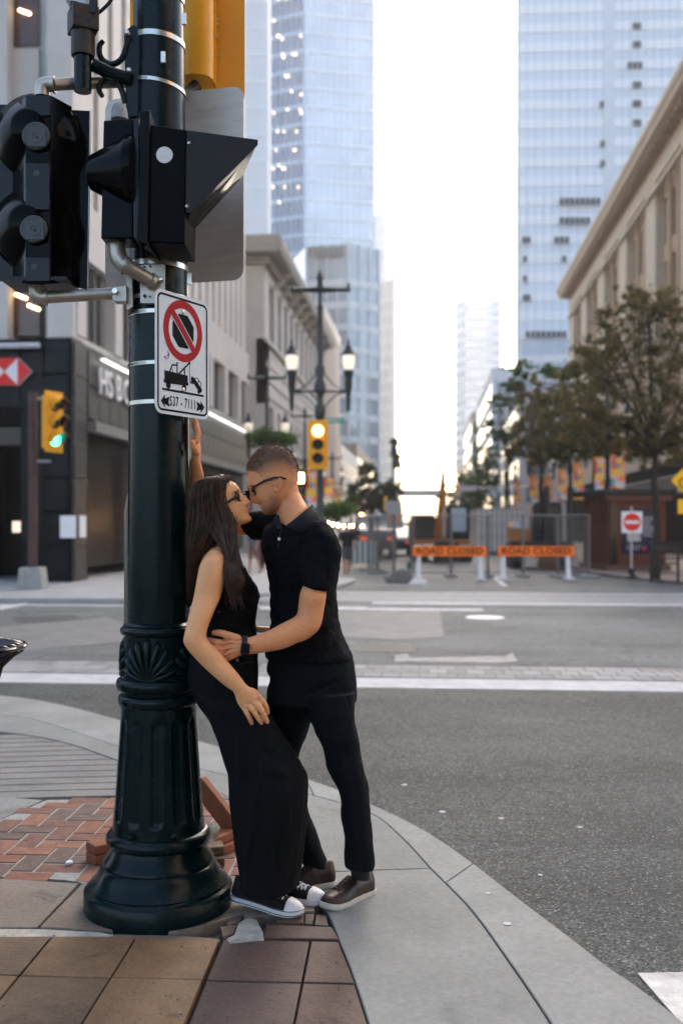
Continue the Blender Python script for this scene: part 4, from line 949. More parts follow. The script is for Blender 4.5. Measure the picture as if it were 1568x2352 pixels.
MB().box((0, -.65, .88), (2.4, .08, .16)).build('skirt', M_MORG, ex_)
cbn = MB().prism([(.20, 1.1), (1.22, 1.1), (1.22, 2.3), (1.10, 2.48), (.30, 2.48), (.20, 2.3)], (0, -.75, 0), (1, 0, 0), (0, 0, 1), (0, 1, 0), 1.2).build('cab', M_BLK, ex_, bevel=.03)
MB().box((.71, -.765, 1.82), (.66, .02, 1.02)).build('windscreen', mat('cab_glass', (.36, .47, .55), .25, spec=.6), cbn)  # pale blue colour stands in for sky reflected in the windscreen
MB().box((-.85, -.62, 1.25), (.5, .04, .7)).build('grille', M_BLK, ex_)
MB().tube([(-.2, -.5, 1.0), (-.2, -1.6, 2.2), (-.2, -2.3, 3.3), (-.2, -2.5, 3.75)], [.15, .13, .11, .075], 8).build('boom', M_MORG, ex_)
MB().tube([(-.2, -2.5, 3.3), (-.2, -2.7, 2.0), (-.2, -2.6, .9)], [.12, .13, .10], 8).build('stick', M_MORG, ex_)
MB().tube([(-.2, -2.85, 2.4), (-.2, -2.85, 1.1)], .05, 8).build('hydraulic_ram', mat('chrome', (.6, .6, .62), .25, metal=.9), ex_)
MB().prism([(-.35, .95), (.35, .95), (.42, .3), (.36, .02), (-.36, .02), (-.42, .3)], (-.2, -2.95, 0), (1, 0, 0), (0, 0, 1), (0, 1, 0), .7).build('bucket', M_MACH, ex_, bevel=.03)
for x in (-.45, .05): MB().box((x, -2.6, 2.75), (.14, .3, .12)).build('pin', M_MACH, ex_)
ex2 = thing('excavator', 'black compact excavator behind the right barricade with orange hood', 'excavator', G(1232, 1304, ROAD), YAW + R(-4))
for s in (-1, 1): MB().prism([(-1.3, .1), (-1.45, .32), (-1.3, .56), (1.3, .56), (1.45, .32), (1.3, .1), (1.0, 0), (-1.0, 0)], (s * .8 - .22, .2, 0), (0, 1, 0), (0, 0, 1), (1, 0, 0), .44).build('track', M_TRK, ex2, bevel=.03)
MB().box((0, .2, .75), (2.1, 2.2, .5)).build('house', M_MACH, ex2, bevel=.05)
MB().prism([(-1.02, 1.0), (-.35, 1.0), (-.38, 1.45), (-.5, 1.62), (-.92, 1.68), (-1.05, 1.5)], (0, -.8, 0), (1, 0, 0), (0, 0, 1), (0, 1, 0), 1.6).build('hood', M_MORG, ex2, bevel=.06)
MB().prism([(-1.0, 1.45), (-.42, 1.45), (-.5, 1.66), (-.92, 1.72)], (0, -.86, 0), (1, 0, 0), (0, 0, 1), (0, 1, 0), .06).build('headlamp_cover', mat('silver', (.5, .52, .58), .2, metal=.6), ex2)
c2_ = MB().prism([(-.2, 1.0), (.85, 1.0), (.85, 2.3), (.78, 2.42), (-.12, 2.42), (-.2, 2.3)], (0, -.5, 0), (1, 0, 0), (0, 0, 1), (0, 1, 0), 1.2).build('cab', M_BLK, ex2, bevel=.03)
MB().box((.32, -.515, 1.75), (.85, .02, 1.1)).build('windscreen', mat('cab_glass_dark', (.03, .035, .04), .1, spec=.8), c2_)
MB().tube([(.1, -.6, .9), (.1, -1.5, 2.4), (.1, -2.1, 2.9)], [.14, .13, .09], 8).build('boom', M_MACH, ex2); MB().tube([(.1, -2.1, 2.9), (.1, -2.3, 1.6), (.1, -2.2, .6)], [.09, .10, .08], 8).build('stick', M_MACH, ex2)
MB().prism([(-.25, .6), (.25, .6), (.34, .25), (.28, .02), (-.28, .02), (-.34, .25)], (.1, -2.5, 0), (1, 0, 0), (0, 0, 1), (0, 1, 0), .5).build('bucket', mat('bucket_rust', (.12, .06, .03), .7, var=.3), ex2, bevel=.02)
# ---- white ribbed container and parked car
ct = thing('shipping_container', 'white ribbed container standing behind the fence in mid street', 'container', W(XX(1146, 54), 54, ROAD), YAW + R(-3))
MB().b2((-1.2, 0, .1), (1.2, 5, 2.45)).build('body', mat('container_white', (.36, .37, .36), .6, var=.08), ct)
rb_ = MB().b2((-.05, -.05, .15), (.05, 0, 2.4)).mesh('rib'); rb_.materials.append(M_WHITE)
for k in range(9): share('rib', rb_, None, ct, (-1.1 + k * .275, 0, 0))
for z in (.9, 1.6): MB().b2((-1.15, -.09, z), (1.15, -.055, z + .06)).build('lock_bar', M_METAL, ct)
MB().b2((-1.22, -.08, 2.4), (1.22, .05, 2.5)).build('top_rail', M_METAL, ct)
cr_ = thing('parked_car', 'small white car glimpsed between the excavator and container', 'car', W(XX(1074, 62), 62, ROAD), YAW + R(90))
prof = [(-2.1, .35), (-2.15, .8), (-1.9, 1.0), (-1.2, 1.08), (-.6, 1.5), (.9, 1.52), (1.6, 1.05), (2.05, .95), (2.1, .35)]
MB().prism(prof, (0, -.85, 0), (1, 0, 0), (0, 0, 1), (0, 1, 0), 1.7).build('body', M_WHITE, cr_, bevel=.08)
MB().prism([(-1.05, 1.08), (-.55, 1.44), (.85, 1.46), (1.4, 1.08)], (0, -.87, 0), (1, 0, 0), (0, 0, 1), (0, 1, 0), 1.74).build('window', M_GLD, cr_)
MB().box((-1.05, 0, 1.24), (.3, 1.3, .34), Matrix.Rotation(R(-50), 3, 'Y')).build('windscreen', M_GLD, cr_)
for x in (-1.35, 1.35):
    for y in (-.8, .8): MB().lathe([(.33, -.1), (.34, .1)], (x, y, .33), 18, axis=(0, 1, 0)).build('wheel', M_TRK, cr_)
for y in (-.6, .6): MB().box((-2.14, y, .72), (.05, .3, .14)).build('headlight', mat('headlight', (.8, .8, .75), .2, emit=(1, .9, .7), estr=4), cr_)

def far_car(x, Y, lab, m_, h=1.0):
    o = thing('parked_car', lab, 'car', W(XX(x, Y), Y, ROAD), YAW + R(90))
    MB().prism([(a, z * h) for a, z in prof], (0, -.9, 0), (1, 0, 0), (0, 0, 1), (0, 1, 0), 1.8).build('body', m_, o, bevel=.08)
    MB().prism([(-1.05, 1.08 * h), (-.55, 1.44 * h), (.85, 1.46 * h), (1.4, 1.08 * h)], (0, -.92, 0), (1, 0, 0), (0, 0, 1), (0, 1, 0), 1.84).build('window', M_GLD, o)
    for xx in (-1.35, 1.35):
        for yy in (-.8, .8): MB().lathe([(.33, -.1), (.34, .1)], (xx, yy, .33), 18, axis=(0, 1, 0)).build('wheel', M_TRK, o)
    for yy in (-.6, .6): MB().box((-2.14, yy, .72 * h), (.05, .3, .14)).build('tail_light', mat('tail_light', (.5, .05, .03), .3, emit=(1, .15, .05), estr=.15), o)
    return o
far_car(905, 52, 'dark car standing far down the left lane behind the fence', mat('car_dark', (.02, .022, .026), .3, coat=.5))
far_car(862, 47, 'grey van shape beyond the left wire fence', mat('car_grey', (.07, .07, .072), .35, coat=.4), 1.35)
far_car(948, 85, 'small dark car at the end of the bright street gap', mat('car_dark', (.02, .022, .026), .3, coat=.5), 1.2)
# ---- brick kiosk with a map board, do not enter sign, warning sign, bike rack
kq = G(1463, 1310, 0); ki = thing('brick_kiosk', 'small red brick kiosk with flat dark roof and navy map board', 'kiosk', (kq.x, kq.y, 0), YAW + R(8))
M_KB = mat('kiosk_brick', (.10, .032, .018), .75, var=.25, vscale=4)
MB().b2((-.98, 0, .18), (.98, 2.2, 2.45)).build('wall', M_KB, ki)
b = MB(); rk = random.Random(2)
for j in range(26):
    for k in range(9): b.b2((-.97 + k * .216 + (j % 2) * .1, -.012, .22 + j * .085), (-.97 + k * .216 + .2 + (j % 2) * .1 if k < 8 else .97, 0, .22 + j * .085 + .07))
b.build('brick_courses', mat('kiosk_brick2', (.13, .045, .026), .75, var=.35, vscale=7), ki, kind='stuff')
MB().b2((-1.1, -.12, 0), (1.1, 2.3, .18)).build('plinth', mat('plinth_brown', (.14, .08, .06), .8), ki); MB().b2((-1.25, -.3, 2.45), (1.25, 2.5, 2.66)).build('roof', M_BLK, ki, bevel=.02)
MB().b2((-1.12, -.16, 2.3), (1.12, 0, 2.45)).build('cornice', mat('trim_brown', (.20, .10, .07), .7), ki)
mp_ = MB().b2((-.55, -.06, .55), (.62, -.014, 2.02)).build('map_board', mat('navy_board', (.012, .018, .045), .25), ki)
MB().b2((-.38, -.065, .95), (.08, -.061, 1.42)).build('map_sheet', mat('map_paper', (.42, .46, .46), .5, var=.4, vscale=9), mp_)
for j in range(9): MB().b2((.16, -.065, 1.72 - j * .075), (.16 + rk.uniform(.25, .4), -.061, 1.745 - j * .075)).build('text_line', mat('text_grey', (.45, .48, .52), .5), mp_)
for j in range(3): MB().b2((-.42, -.065, .8 - j * .06), (-.42 + rk.uniform(.4, .6), -.061, .815 - j * .06)).build('text_line', mat('text_grey', (.45, .48, .52), .5), mp_)
MB().lathe([(.06, 0), (.06, .005)], (.2, -.062, .72), 14, axis=(0, -1, 0)).build('red_dot', M_RED, mp_)
MB().b2((-.95, -.02, .2), (-.72, -.013, 2.2)).build('window', M_GLD, ki)
dq = G(1449, 1330, 0); dn = thing('do_not_enter_sign', 'square white do not enter sign with red disc on a slim post', 'sign', (dq.x, dq.y, 0), YAW + R(3))
MB().b2((-.29, -.05, 1.27), (.29, -.03, 1.86)).build('plate', M_WHITE, dn, bevel=.01); MB().lathe([(.245, 0), (.245, .006)], (0, -.051, 1.57), 32, axis=(0, -1, 0)).build('disc', M_RED, dn)
MB().b2((-.19, -.064, 1.525), (.19, -.058, 1.61)).build('bar', M_WHITE, dn)
MB().tube([(0, 0, .2), (0, 0, 2.0)], .03, 10).build('post', mat('post_grey', (.42, .42, .42), .5, metal=.5), dn); MB().lathe([(.2, 0), (.17, .08), (.09, .12), (.07, .3)], n=14).build('base', M_BLK, dn)
wq = W(XX(1588, 24.5), 24.5, 0); ws = thing('warning_sign', 'yellow diamond bicycle warning sign with square tab at the right edge', 'sign', wq, YAW)
zc = P(1588, 1104, 24.5).z; hd = .53
MB().prism([(-hd, 0), (0, hd), (hd, 0), (0, -hd)], (0, -.04, zc), (1, 0, 0), (0, 0, 1), (0, 1, 0), .02).build('plate', mat('warning_yellow', (.85, .48, .01), .45), ws, bevel=.006)
b = MB()
for x in (-.2, .2):
    b.tube([(x + .13 * math.cos(R(a)), -.05, zc - .06 + .13 * math.sin(R(a))) for a in range(0, 360, 20)], .018, 5, closed=True)
for a, c_ in (((-.2, -.06), (-.08, .12)), ((-.08, .12), (.13, .12)), ((.13, .12), (.2, -.06)), ((-.08, .12), (0, -.06)), ((0, -.06), (.13, .12)), ((-.2, -.06), (0, -.06)), ((.13, .12), (.11, .2))): b.tube([(a[0], -.05, zc + a[1]), (c_[0], -.05, zc + c_[1])], .016, 5)
b.build('bicycle_symbol', M_BLK, ws)
MB().box((0, -.03, zc - .64), (.72, .02, .36)).build('tab', mat('warning_yellow', (.85, .48, .01), .45), ws, bevel=.006); MB().tube([(0, 0, 0), (0, 0, zc + .5)], .03, 10).build('post', M_METAL, ws)
br = thing('bike_rack', 'low black steel hoop rack beside the nearest right tree', 'bike rack', G(1525, 1338, 0), YAW + R(20))
for x in (-.42, .42): MB().tube([(x, 0, 0), (x, 0, .82), (x + .05, 0, .9), (x + .3, .0, .9)] if x < 0 else [(x, 0, 0), (x, 0, .9)], .035, 8).build('post', M_BLK, br)
MB().tube([(-.42, 0, .88), (.42, 0, .88)], .035, 8).build('rail', M_BLK, br); MB().tube([(-.42, 0, .5), (.42, 0, .5)], .025, 8).build('rail', M_BLK, br)
bn = thing('bench', 'dark bench on the right pavement behind the bike rack', 'bench', G(1568, 1318, 0), YAW)
for j in range(4): MB().b2((-.8, j * .12, .44), (.9, j * .12 + .09, .48)).build('seat_slat', M_BLK, bn)
for j in range(3): MB().b2((-.8, .5, .6 + j * .14), (.9, .54, .7 + j * .14)).build('back_slat', M_BLK, bn)
for x in (-.7, .8): MB().b2((x - .03, 0, 0), (x + .03, .52, .44)).build('leg', M_BLK, bn)

# ================================================================== TREES
def leafmat(n, c1, c2):
    m = mat(n, c1, .6, col2=c2, vscale=1.3, spec=.25); t = m.node_tree; b = t.nodes['Principled BSDF']; o = t.nodes['Material Output']
    tr_ = t.nodes.new('ShaderNodeBsdfTranslucent'); ad = t.nodes.new('ShaderNodeMixShader'); ad.inputs[0].default_value = .5
    src_ = b.inputs['Base Color'].links[0].from_socket; t.links.new(src_, tr_.inputs['Color']); t.links.new(b.outputs[0], ad.inputs[1]); t.links.new(tr_.outputs[0], ad.inputs[2]); t.links.new(ad.outputs[0], o.inputs['Surface'])
    return m
LM = [leafmat('leaf_brown', (.21, .14, .055), (.105, .11, .040)), leafmat('leaf_green', (.11, .18, .055), (.07, .105, .034)), leafmat('leaf_olive', (.155, .14, .05), (.085, .10, .036)), leafmat('leaf_far', (.06, .08, .04), (.035, .05, .025))]
M_BARK = mat('bark', (.035, .028, .022), .9, var=.4, vscale=10, bump=.01, bscale=25)
def tree(loc, h, blobs, lm, lab, n=5200, ls=.11, tr=.11, seed=1, group=None, z0=0.0, trunk_to=None):
    """blobs: crown masses (dx, dy, z, rx, ry, rz); branches reach into each of them"""
    o = thing('street_tree', lab, 'tree', loc, 0, group); rg = random.Random(seed); tb = MB()
    zf = trunk_to or h * .38
    tb.tube([(0, 0, z0), (.04, 0, zf * .4), (-.05, .03, zf * .75), (0, 0, zf)], [tr * 1.25, tr, tr * .85, tr * .75], 9)
    cl = []
    for (dx, dy, z, rx, ry, rz_) in blobs:
        t = Vector((dx, dy, z)); m1 = Vector((dx * .35, dy * .35, zf + (z - zf) * .45)) + Vector((rg.uniform(-.15, .15), 0, 0))
        tb.tube([(0, 0, zf - .15), m1, t], [tr * .55, tr * .38, tr * .15], 7)
        for k in range(9):
            e = t + Vector((rg.uniform(-1, 1) * rx, rg.uniform(-1, 1) * ry, rg.uniform(-.9, 1) * rz_)) * .85
            mid = m1.lerp(e, .5) + Vector((rg.uniform(-.15, .15), rg.uniform(-.15, .15), rg.uniform(0, .2)))
            tb.tube([m1.lerp(t, rg.uniform(.1, .8)), mid, e], [tr * .17, tr * .11, tr * .05], 5); cl.append((e * 1.0, .24 * min(rx, rz_) + .08))
        for k in range(17):
            while True:
                d = Vector((rg.uniform(-1, 1), rg.uniform(-1, 1), rg.uniform(-1, 1)))
                if d.length < 1: break
            cl.append((t + Vector((d.x * rx, d.y * ry, d.z * rz_)) * rg.uniform(.9, 1.35), rg.uniform(.14, .34) * min(rx, rz_)))
    tb.build('trunk', M_BARK, o, smooth=60)
    rs_ = np.random.RandomState(seed); idx = rs_.randint(0, len(cl), n); C = np.array([tuple(c_[0]) for c_ in cl])[idx]; S = np.array([c_[1] for c_ in cl])[idx]
    D = rs_.normal(size=(n, 3)); D /= np.linalg.norm(D, axis=1)[:, None]; D *= (np.abs(rs_.normal(0, .75, n)) * S)[:, None]; D[:, 2] *= .8; pos = C + D
    a = rs_.normal(size=(n, 3)); a /= np.linalg.norm(a, axis=1)[:, None]; b_ = np.cross(a, rs_.normal(size=(n, 3))); b_ /= np.linalg.norm(b_, axis=1)[:, None]
    sc = (ls * (.6 + .8 * rs_.rand(n)))[:, None]
    V = np.stack([pos - a * sc, pos + b_ * sc * .45, pos + a * sc, pos - b_ * sc * .45], 1).reshape(-1, 3)
    me = bpy.data.meshes.new('crown'); me.from_pydata(V.tolist(), [], np.arange(4 * n).reshape(-1, 4).tolist()); linkmesh('crown', me, lm, o)
    return o
def tz(y, Y): return CAM_H - (y - 1205) * Y / F
def tree_px(x, Y, blobs, lm, lab, **kw):
    q = W(XX(x, Y), Y, 0); s = Y / F
    bl = [((bx - x) * s * ca, random.uniform(-.8, .8), tz(by, Y), rx * s, rx * s * .9, ry * s) for (bx, by, rx, ry) in blobs]
    return tree(q, 8, bl, lm, lab, **kw)
tree_px(1505, 27.5, [(1420, 760, 62, 52), (1500, 700, 66, 46), (1570, 745, 70, 66), (1370, 850, 66, 56), (1450, 860, 80, 70), (1540, 860, 80, 66), (1330, 940, 58, 50), (1410, 960, 70, 56), (1500, 960, 70, 52), (1580, 970, 60, 50), (1600, 850, 60, 70), (1560, 1020, 45, 36), (1440, 1025, 66, 36), (1525, 1040, 56, 34), (1350, 1000, 56, 42), (1470, 700, 70, 30), (1390, 800, 60, 40)], LM[0], 'large brown leaved tree in front of the brick kiosk at the right', n=27000, ls=.062, tr=.10, seed=3, trunk_to=3.6, group='street trees on the right')
tree_px(1367, 38, [(1330, 880, 56, 46), (1300, 950, 50, 50), (1370, 960, 60, 50), (1330, 1020, 60, 40), (1400, 1020, 40, 36), (1290, 1030, 42, 30)], LM[2], 'dark olive tree behind the lamp near the kiosk', n=9500, ls=.10, seed=5, trunk_to=4.2, group='street trees on the right')
tree_px(1243, 50, [(1250, 900, 42, 32), (1220, 960, 46, 44), (1270, 990, 46, 40), (1210, 1030, 44, 30), (1255, 1050, 40, 26)], LM[0], 'brownish tree above the white container', n=7000, ls=.11, seed=6, trunk_to=4.6, group='street trees on the right')
tree_px(1167, 58, [(1150, 925, 34, 22), (1195, 860, 34, 26), (1175, 890, 26, 28), (1215, 930, 34, 28), (1140, 985, 28, 26), (1180, 1000, 32, 28), (1290, 868, 40, 22), (1255, 850, 26, 14)], LM[1], 'fresh green thin tree farthest left of the right hand row', n=6500, ls=.11, seed=8, trunk_to=5, group='street trees on the right')
tree_px(1100, 95, [(1100, 1085, 28, 28), (1085, 1125, 30, 26), (1122, 1050, 24, 26), (1120, 1110, 26, 30), (1105, 1150, 34, 20)], LM[1], 'small far tree past the amber light', n=6000, ls=.17, seed=9, trunk_to=3, tr=.1)
tree_px(1075, 120, [(1080, 1120, 28, 26), (1058, 1150, 26, 20), (1085, 1165, 26, 16)], LM[3], 'far low tree at the end of the right pavement', n=4500, ls=.2, seed=10, trunk_to=3)
tree_px(850, 80, [(850, 1130, 26, 28), (832, 1160, 26, 22), (870, 1160, 22, 24), (845, 1085, 24, 26), (820, 1130, 20, 24), (885, 1130, 22, 26)], LM[3], 'dark green tree on the left pavement behind the fence', n=6500, ls=.16, seed=11, trunk_to=2.2)
tree_px(900, 110, [(905, 1130, 18, 36), (895, 1165, 24, 24), (908, 1060, 10, 26), (905, 1025, 7, 16)], LM[3], 'narrow dark tree next to the bright street gap', n=5500, ls=.2, seed=12, trunk_to=2)
tree_px(806, 62, [(808, 1150, 14, 16), (795, 1160, 14, 14)], LM[1], 'small bushy tree left of the red far signal', n=2500, ls=.12, seed=13, trunk_to=1.8)
for (x, y, Y, r_, lab) in ((612, 1003, 38.5, .55, 'hanging flower basket on the second street lamp'), (648, 1010, 38.5, .45, 'hanging plant basket below the right lantern'), (775, 1172, 26, .32, 'green planter foliage beside the main lamp post')):
    q = P(x, y, Y); o = thing('hanging_basket', lab, 'plant', q); n = 1500; rs_ = np.random.RandomState(int(x)); D = rs_.normal(size=(n, 3)) * np.array([r_, r_, r_ * .45]) * .5
    a = rs_.normal(size=(n, 3)) * .05; b_ = rs_.normal(size=(n, 3)) * .035
    me = bpy.data.meshes.new('foliage'); me.from_pydata(np.stack([D - a, D + b_, D + a, D - b_], 1).reshape(-1, 3).tolist(), [], np.arange(4 * n).reshape(-1, 4).tolist()); linkmesh('foliage', me, LM[1], o)
    MB().lathe([(.05, -.3), (r_ * .5, -.1), (r_ * .55, 0)], n=12).build('basket', M_BLK, o)

# ---- litter bin at the left edge, black steel slats
bq = W(XX(-112, 3.95), 3.95, 0); lb_ = thing('litter_bin', 'black slatted steel litter bin with flared rim at the left edge', 'litter bin', bq)
M_BS = mat('gloss_black_steel', (.010, .010, .012), .12, coat=.5)
zr = tz(1487, 3.95); RR = .28
MB().tube([(RR * math.cos(R(a)), RR * math.sin(R(a)), zr) for a in range(0, 360, 10)], .011, 10, closed=True).build('rim', M_BS, lb_)
MB().tube([(.16 * math.cos(R(a)), .16 * math.sin(R(a)), zr + .006) for a in range(0, 360, 10)], .008, 8, closed=True).build('inner_ring', M_BS, lb_)
sl = MB().tube([(.16, 0, zr + .006), (.24, 0, zr + .01), (.272, 0, zr)], .009, 6).tube([(.275, 0, zr - .01), (.235, 0, zr - .035), (.19, 0, zr - .08), (.155, 0, zr - .2), (.15, 0, .12)], .010, 6).mesh('slat'); sl.materials.append(M_BS)
sl.polygons.foreach_set('use_smooth', [True] * len(sl.polygons))
for k in range(28): share('slat', sl, None, lb_, (0, 0, 0), 2 * math.pi * k / 28)
MB().lathe([(.16, 0), (.16, .12)], n=24).build('base', M_BS, lb_); MB().lathe([(.13, .12), (.13, zr - .16), (.12, zr - .16)], n=24).build('liner', M_BLK, lb_)

# ---- air: one closed box of even haze round everything
HZ = MB().b2((-330, -40, -1.4), (330, 640, 166)).build('haze', None, kind='stuff')
hm = bpy.data.materials.new('haze_air'); hm.use_nodes = True; hm.node_tree.nodes.clear()
ho = hm.node_tree.nodes.new('ShaderNodeOutputMaterial'); hv = hm.node_tree.nodes.new('ShaderNodeVolumePrincipled')
hv.inputs['Color'].default_value = (1, 1, 1, 1); hv.inputs['Density'].default_value = .00055; hv.inputs['Anisotropy'].default_value = .45
hm.node_tree.links.new(hv.outputs[0], ho.inputs['Volume']); HZ.data.materials.append(hm)
# unseen block added behind the camera to cut sky light and reflections
simple_block('unseen_block', 'unseen tan block added behind the camera to darken reflections', 9.5, 44, -46, -5, 38, M_TAN, M_GLD, 10, 8, side='left')
# ================================================================== THE BIG GREEN SIGNAL POLE
def greenpaint():
    m = mat('pole_green_paint', (.0018, .0088, .0092), .25, spec=.18, bump=.0005, bscale=70, rvar=.06, var=.25, vscale=7)
    return m
M_PG = greenpaint(); M_STRAP = mat('steel_strap', (.55, .52, .46), .28, metal=.9, var=.15, vscale=20)
M_GALV = mat('cast_galvanised', (.42, .38, .32), .42, metal=.75, var=.22, vscale=14, bump=.001, bscale=120)
PY = 3.94; PK = PY / F; pole_loc = W(XX(365, PY), PY, 0)
pole = thing('signal_pole', 'tall dark green cast iron pole with fluted base that the woman leans on', 'pole', pole_loc, YAW)
def zr_(y): return CAM_H - (y - 1205) * PK
def prof(rows): return [(h * PK, zr_(y)) for h, y in rows]
b = MB(); b.lathe([(.285, -.06), (.289, .0), (.289, .072), (.283, .080), (.272, .084), (.268, .090), (.270, .096), (.262, .104), (.245, .122), (.232, .146), (.222, .166), (.216, .170), (.217, .180), (.212, .188), (.200, .206), (.190, .222), (.183, .236), (.180, .246)], n=72)
b.build('base_plinth', M_PG, pole, smooth=50)
b = MB(); b.lathe([(.180, .244), (.196, .250), (.205, .264), (.205, .282), (.195, .296), (.182, .302)], n=64); b.build('ring_moulding', M_PG, pole, smooth=60)
# fluted shaft: radius field with recessed round-topped panels
zt, zb, r0, r1 = zr_(1617), .295, 84 * PK, .181; nr, nz = 144, 60; vs, fs = [], []
for j in range(nz + 1):
    t = j / nz; z = zb + (zt - zb) * t; r = r1 + (r0 - r1) * t ** .9
    for k in range(nr):
        a = 2 * math.pi * k / nr; p = (k / nr * 12 + .25) % 1 - .5; hw_ = .27
        d = 0
        wv_ = min(1, max(0, (hw_ - abs(p)) / .07))
        top, bot = zt - .045, zb + .05
        rr_ = .022
        arc_ = top - rr_ + math.sqrt(max(0, rr_ ** 2 - (p / hw_ * rr_) ** 2)) if abs(p) < hw_ else top - 1
        arb_ = bot + rr_ - math.sqrt(max(0, rr_ ** 2 - (p / hw_ * rr_) ** 2)) if abs(p) < hw_ else bot
        ve = min(1, max(0, (arc_ - z) / .012)) * min(1, max(0, (z - arb_) / .012))
        r2_ = r - .0062 * wv_ * ve; vs.append((r2_ * math.cos(a), r2_ * math.sin(a), z))
for j in range(nz):
    for k in range(nr): fs.append((j * nr + k, j * nr + (k + 1) % nr, (j + 1) * nr + (k + 1) % nr, (j + 1) * nr + k))
MB().raw(vs, fs).build('fluted_shaft', M_PG, pole, smooth=60)
for (yy, hh_) in ((1603, 92), (1567, 96)):
    z = zr_(yy); r = hh_ * PK; MB().lathe([(r - .020, z - .026), (r - .004, z - .021), (r, z - .007), (r, z + .006), (r - .005, z + .018), (r - .020, z + .024)], n=56).build('ring_moulding', M_PG, pole, smooth=60)
b = MB(); b.lathe([(.138, zr_(1590)), (.143, zr_(1575)), (.144, zr_(1550)), (.137, zr_(1500)), (.135, zr_(1452))], n=48); b.build('drum', M_PG, pole)
z = zr_(1440); r = 87 * PK; MB().lathe([(.132, z - .030), (r - .004, z - .024), (r, z - .012), (r - .001, z), (r - .012, z + .006), (r - .010, z + .012), (r - .02, z + .020), (r - .03, z + .024)], n=56).build('ring_moulding', M_PG, pole, smooth=60)
b = MB(); b.lathe([(71.5 * PK, zr_(1435)), (70 * PK, zr_(1250)), (67.5 * PK, zr_(900)), (65.5 * PK, zr_(640)), (57.5 * PK, zr_(60)), (55 * PK, zr_(-150))], n=48); b.build('shaft', M_PG, pole)
sh = MB()                                              # scallop: lobes fanning up from a small volute
for i in range(9):
    a = R(-72 + 18 * i); L_ = .165 * (1 - .12 * abs(i - 4) / 4); pts, rs_ = [], []
    for t in np.linspace(0, 1, 9):
        s = t * L_; zz = zr_(1556) + s * math.cos(a) * 1.0 + .0; th_ = s * math.sin(a) * .9 / .14
        rr_ = .130 + .015 * math.sin(math.pi * min(1, t * .9 + .1)); pts.append((rr_ * math.sin(th_), -rr_ * math.cos(th_), zz)); rs_.append(.004 + .0125 * t ** .8 if t < .95 else .009)
    sh.tube(pts, rs_, 8)
for s in (-1, 1): sh.tube([(.138 * math.sin(s * (.25 + .28 * t)), -.140 * math.cos(s * (.25 + .28 * t)), zr_(1556) + .012 - .018 * math.sin(t * 3)) for t in np.linspace(0, 1, 6)], .006, 6)
shm = sh.mesh('shell'); shm.materials.append(M_PG); shm.polygons.foreach_set('use_smooth', [True] * len(shm.polygons))
for k in range(4): share('shell_ornament', shm, None, pole, (0, 0, 0), R(-8 + 90 * k))
for a in (0, 1):
    MB().lathe([(.012, 0), (.010, .012), (.004, .018)], (.189 * math.cos(R(48 * a - 112)), .189 * math.sin(R(48 * a - 112)), .318), 10, axis=(math.cos(R(48 * a - 112)), math.sin(R(48 * a - 112)), .15)).build('base_bolt', M_PG, pole)
def rad(y): return float(np.interp(y, [-150, 60, 640, 900, 1250, 1435], [55, 57.5, 65.5, 67.5, 70, 71.5])) * PK
def strapring(y, wpx, tilt=0.0, worm=False):
    r = rad(y) + .0015; z = zr_(y + (y - 1205) * .03); h = wpx * PK / 2; vs, fs = [], []; n = 56
    for k in range(n):
        a = 2 * math.pi * k / n
        for (rr_, dz) in ((r, -h), (r + .002, -h), (r + .002, h), (r, h)): vs.append((rr_ * math.cos(a), rr_ * math.sin(a), z + dz + tilt * math.cos(a)))
    for k in range(n):
        j = (k + 1) % n
        for q in range(4): fs.append((4 * k + q, 4 * k + (q + 1) % 4, 4 * j + (q + 1) % 4, 4 * j + q))
    o = MB().raw(vs, fs).build('strap', M_STRAP, pole)
    if worm:
        b = MB()
        for k in range(26):
            a = R(190 + k * 2.6); b.box(((r + .0028) * math.cos(a), (r + .0028) * math.sin(a), z + tilt * math.cos(a)), (.0012, .0012, h * 1.5))
        b.build('slots', M_BLK, o, kind='stuff')
    return o
for (y, w_, t_, wm) in ((38, 12, -.004, 0), (134, 12, -.010, 0), (236, 8, -.018, 1), (562, 9, -.006, 0), (634, 12, -.004, 0), (706, 9, .003, 0), (741, 9, .003, 1), (853, 8, .003, 1), (938, 9, .002, 0)): strapring(y, w_, t_, wm)
def PXB(x, y, w_, h_, Y, dpt): return (P(x, y, Y), (w_ * Y / F, dpt, h_ * Y / F))
RY = Matrix.Rotation(YAW, 3, 'Z')
def pbox(mb, x0, x1, y0, y1, Y, dpt, rot=None):
    c_ = P((x0 + x1) / 2, (y0 + y1) / 2, Y); mb.box(c_ , ((x1 - x0) * Y / F, dpt, (y1 - y0) * Y / F), RY @ (rot if rot is not None else Matrix.Identity(3))); return mb
def ptube(mb, pts, rpx, n=14, sub=5, caps=True):
    a = crom([tuple(p) for p in pts], sub) if len(pts) > 2 else pts
    rp = rpx if isinstance(rpx, (list, tuple)) else [rpx] * len(pts)
    rr_ = [float(np.interp(i / (len(a) - 1), np.linspace(0, 1, len(rp)), rp)) for i in range(len(a))]
    mb.tube([P(*p) for p in a], [r_ * p[2] / F for r_, p in zip(rr_, a)], n, caps); return mb
def pprism(mb, pts, Y, dpt):
    """outline given in picture points at distance Y, pushed dpt metres away from the camera"""
    q = [P(x, y, Y) for x, y in pts]; o = q[0]; ux = W(1, 0) ; uz = Vector((0, 0, 1)); n_ = W(0, 1)
    mb.prism([((p - o).dot(ux), (p - o).dot(uz)) for p in q], o, ux, uz, n_, dpt); return mb
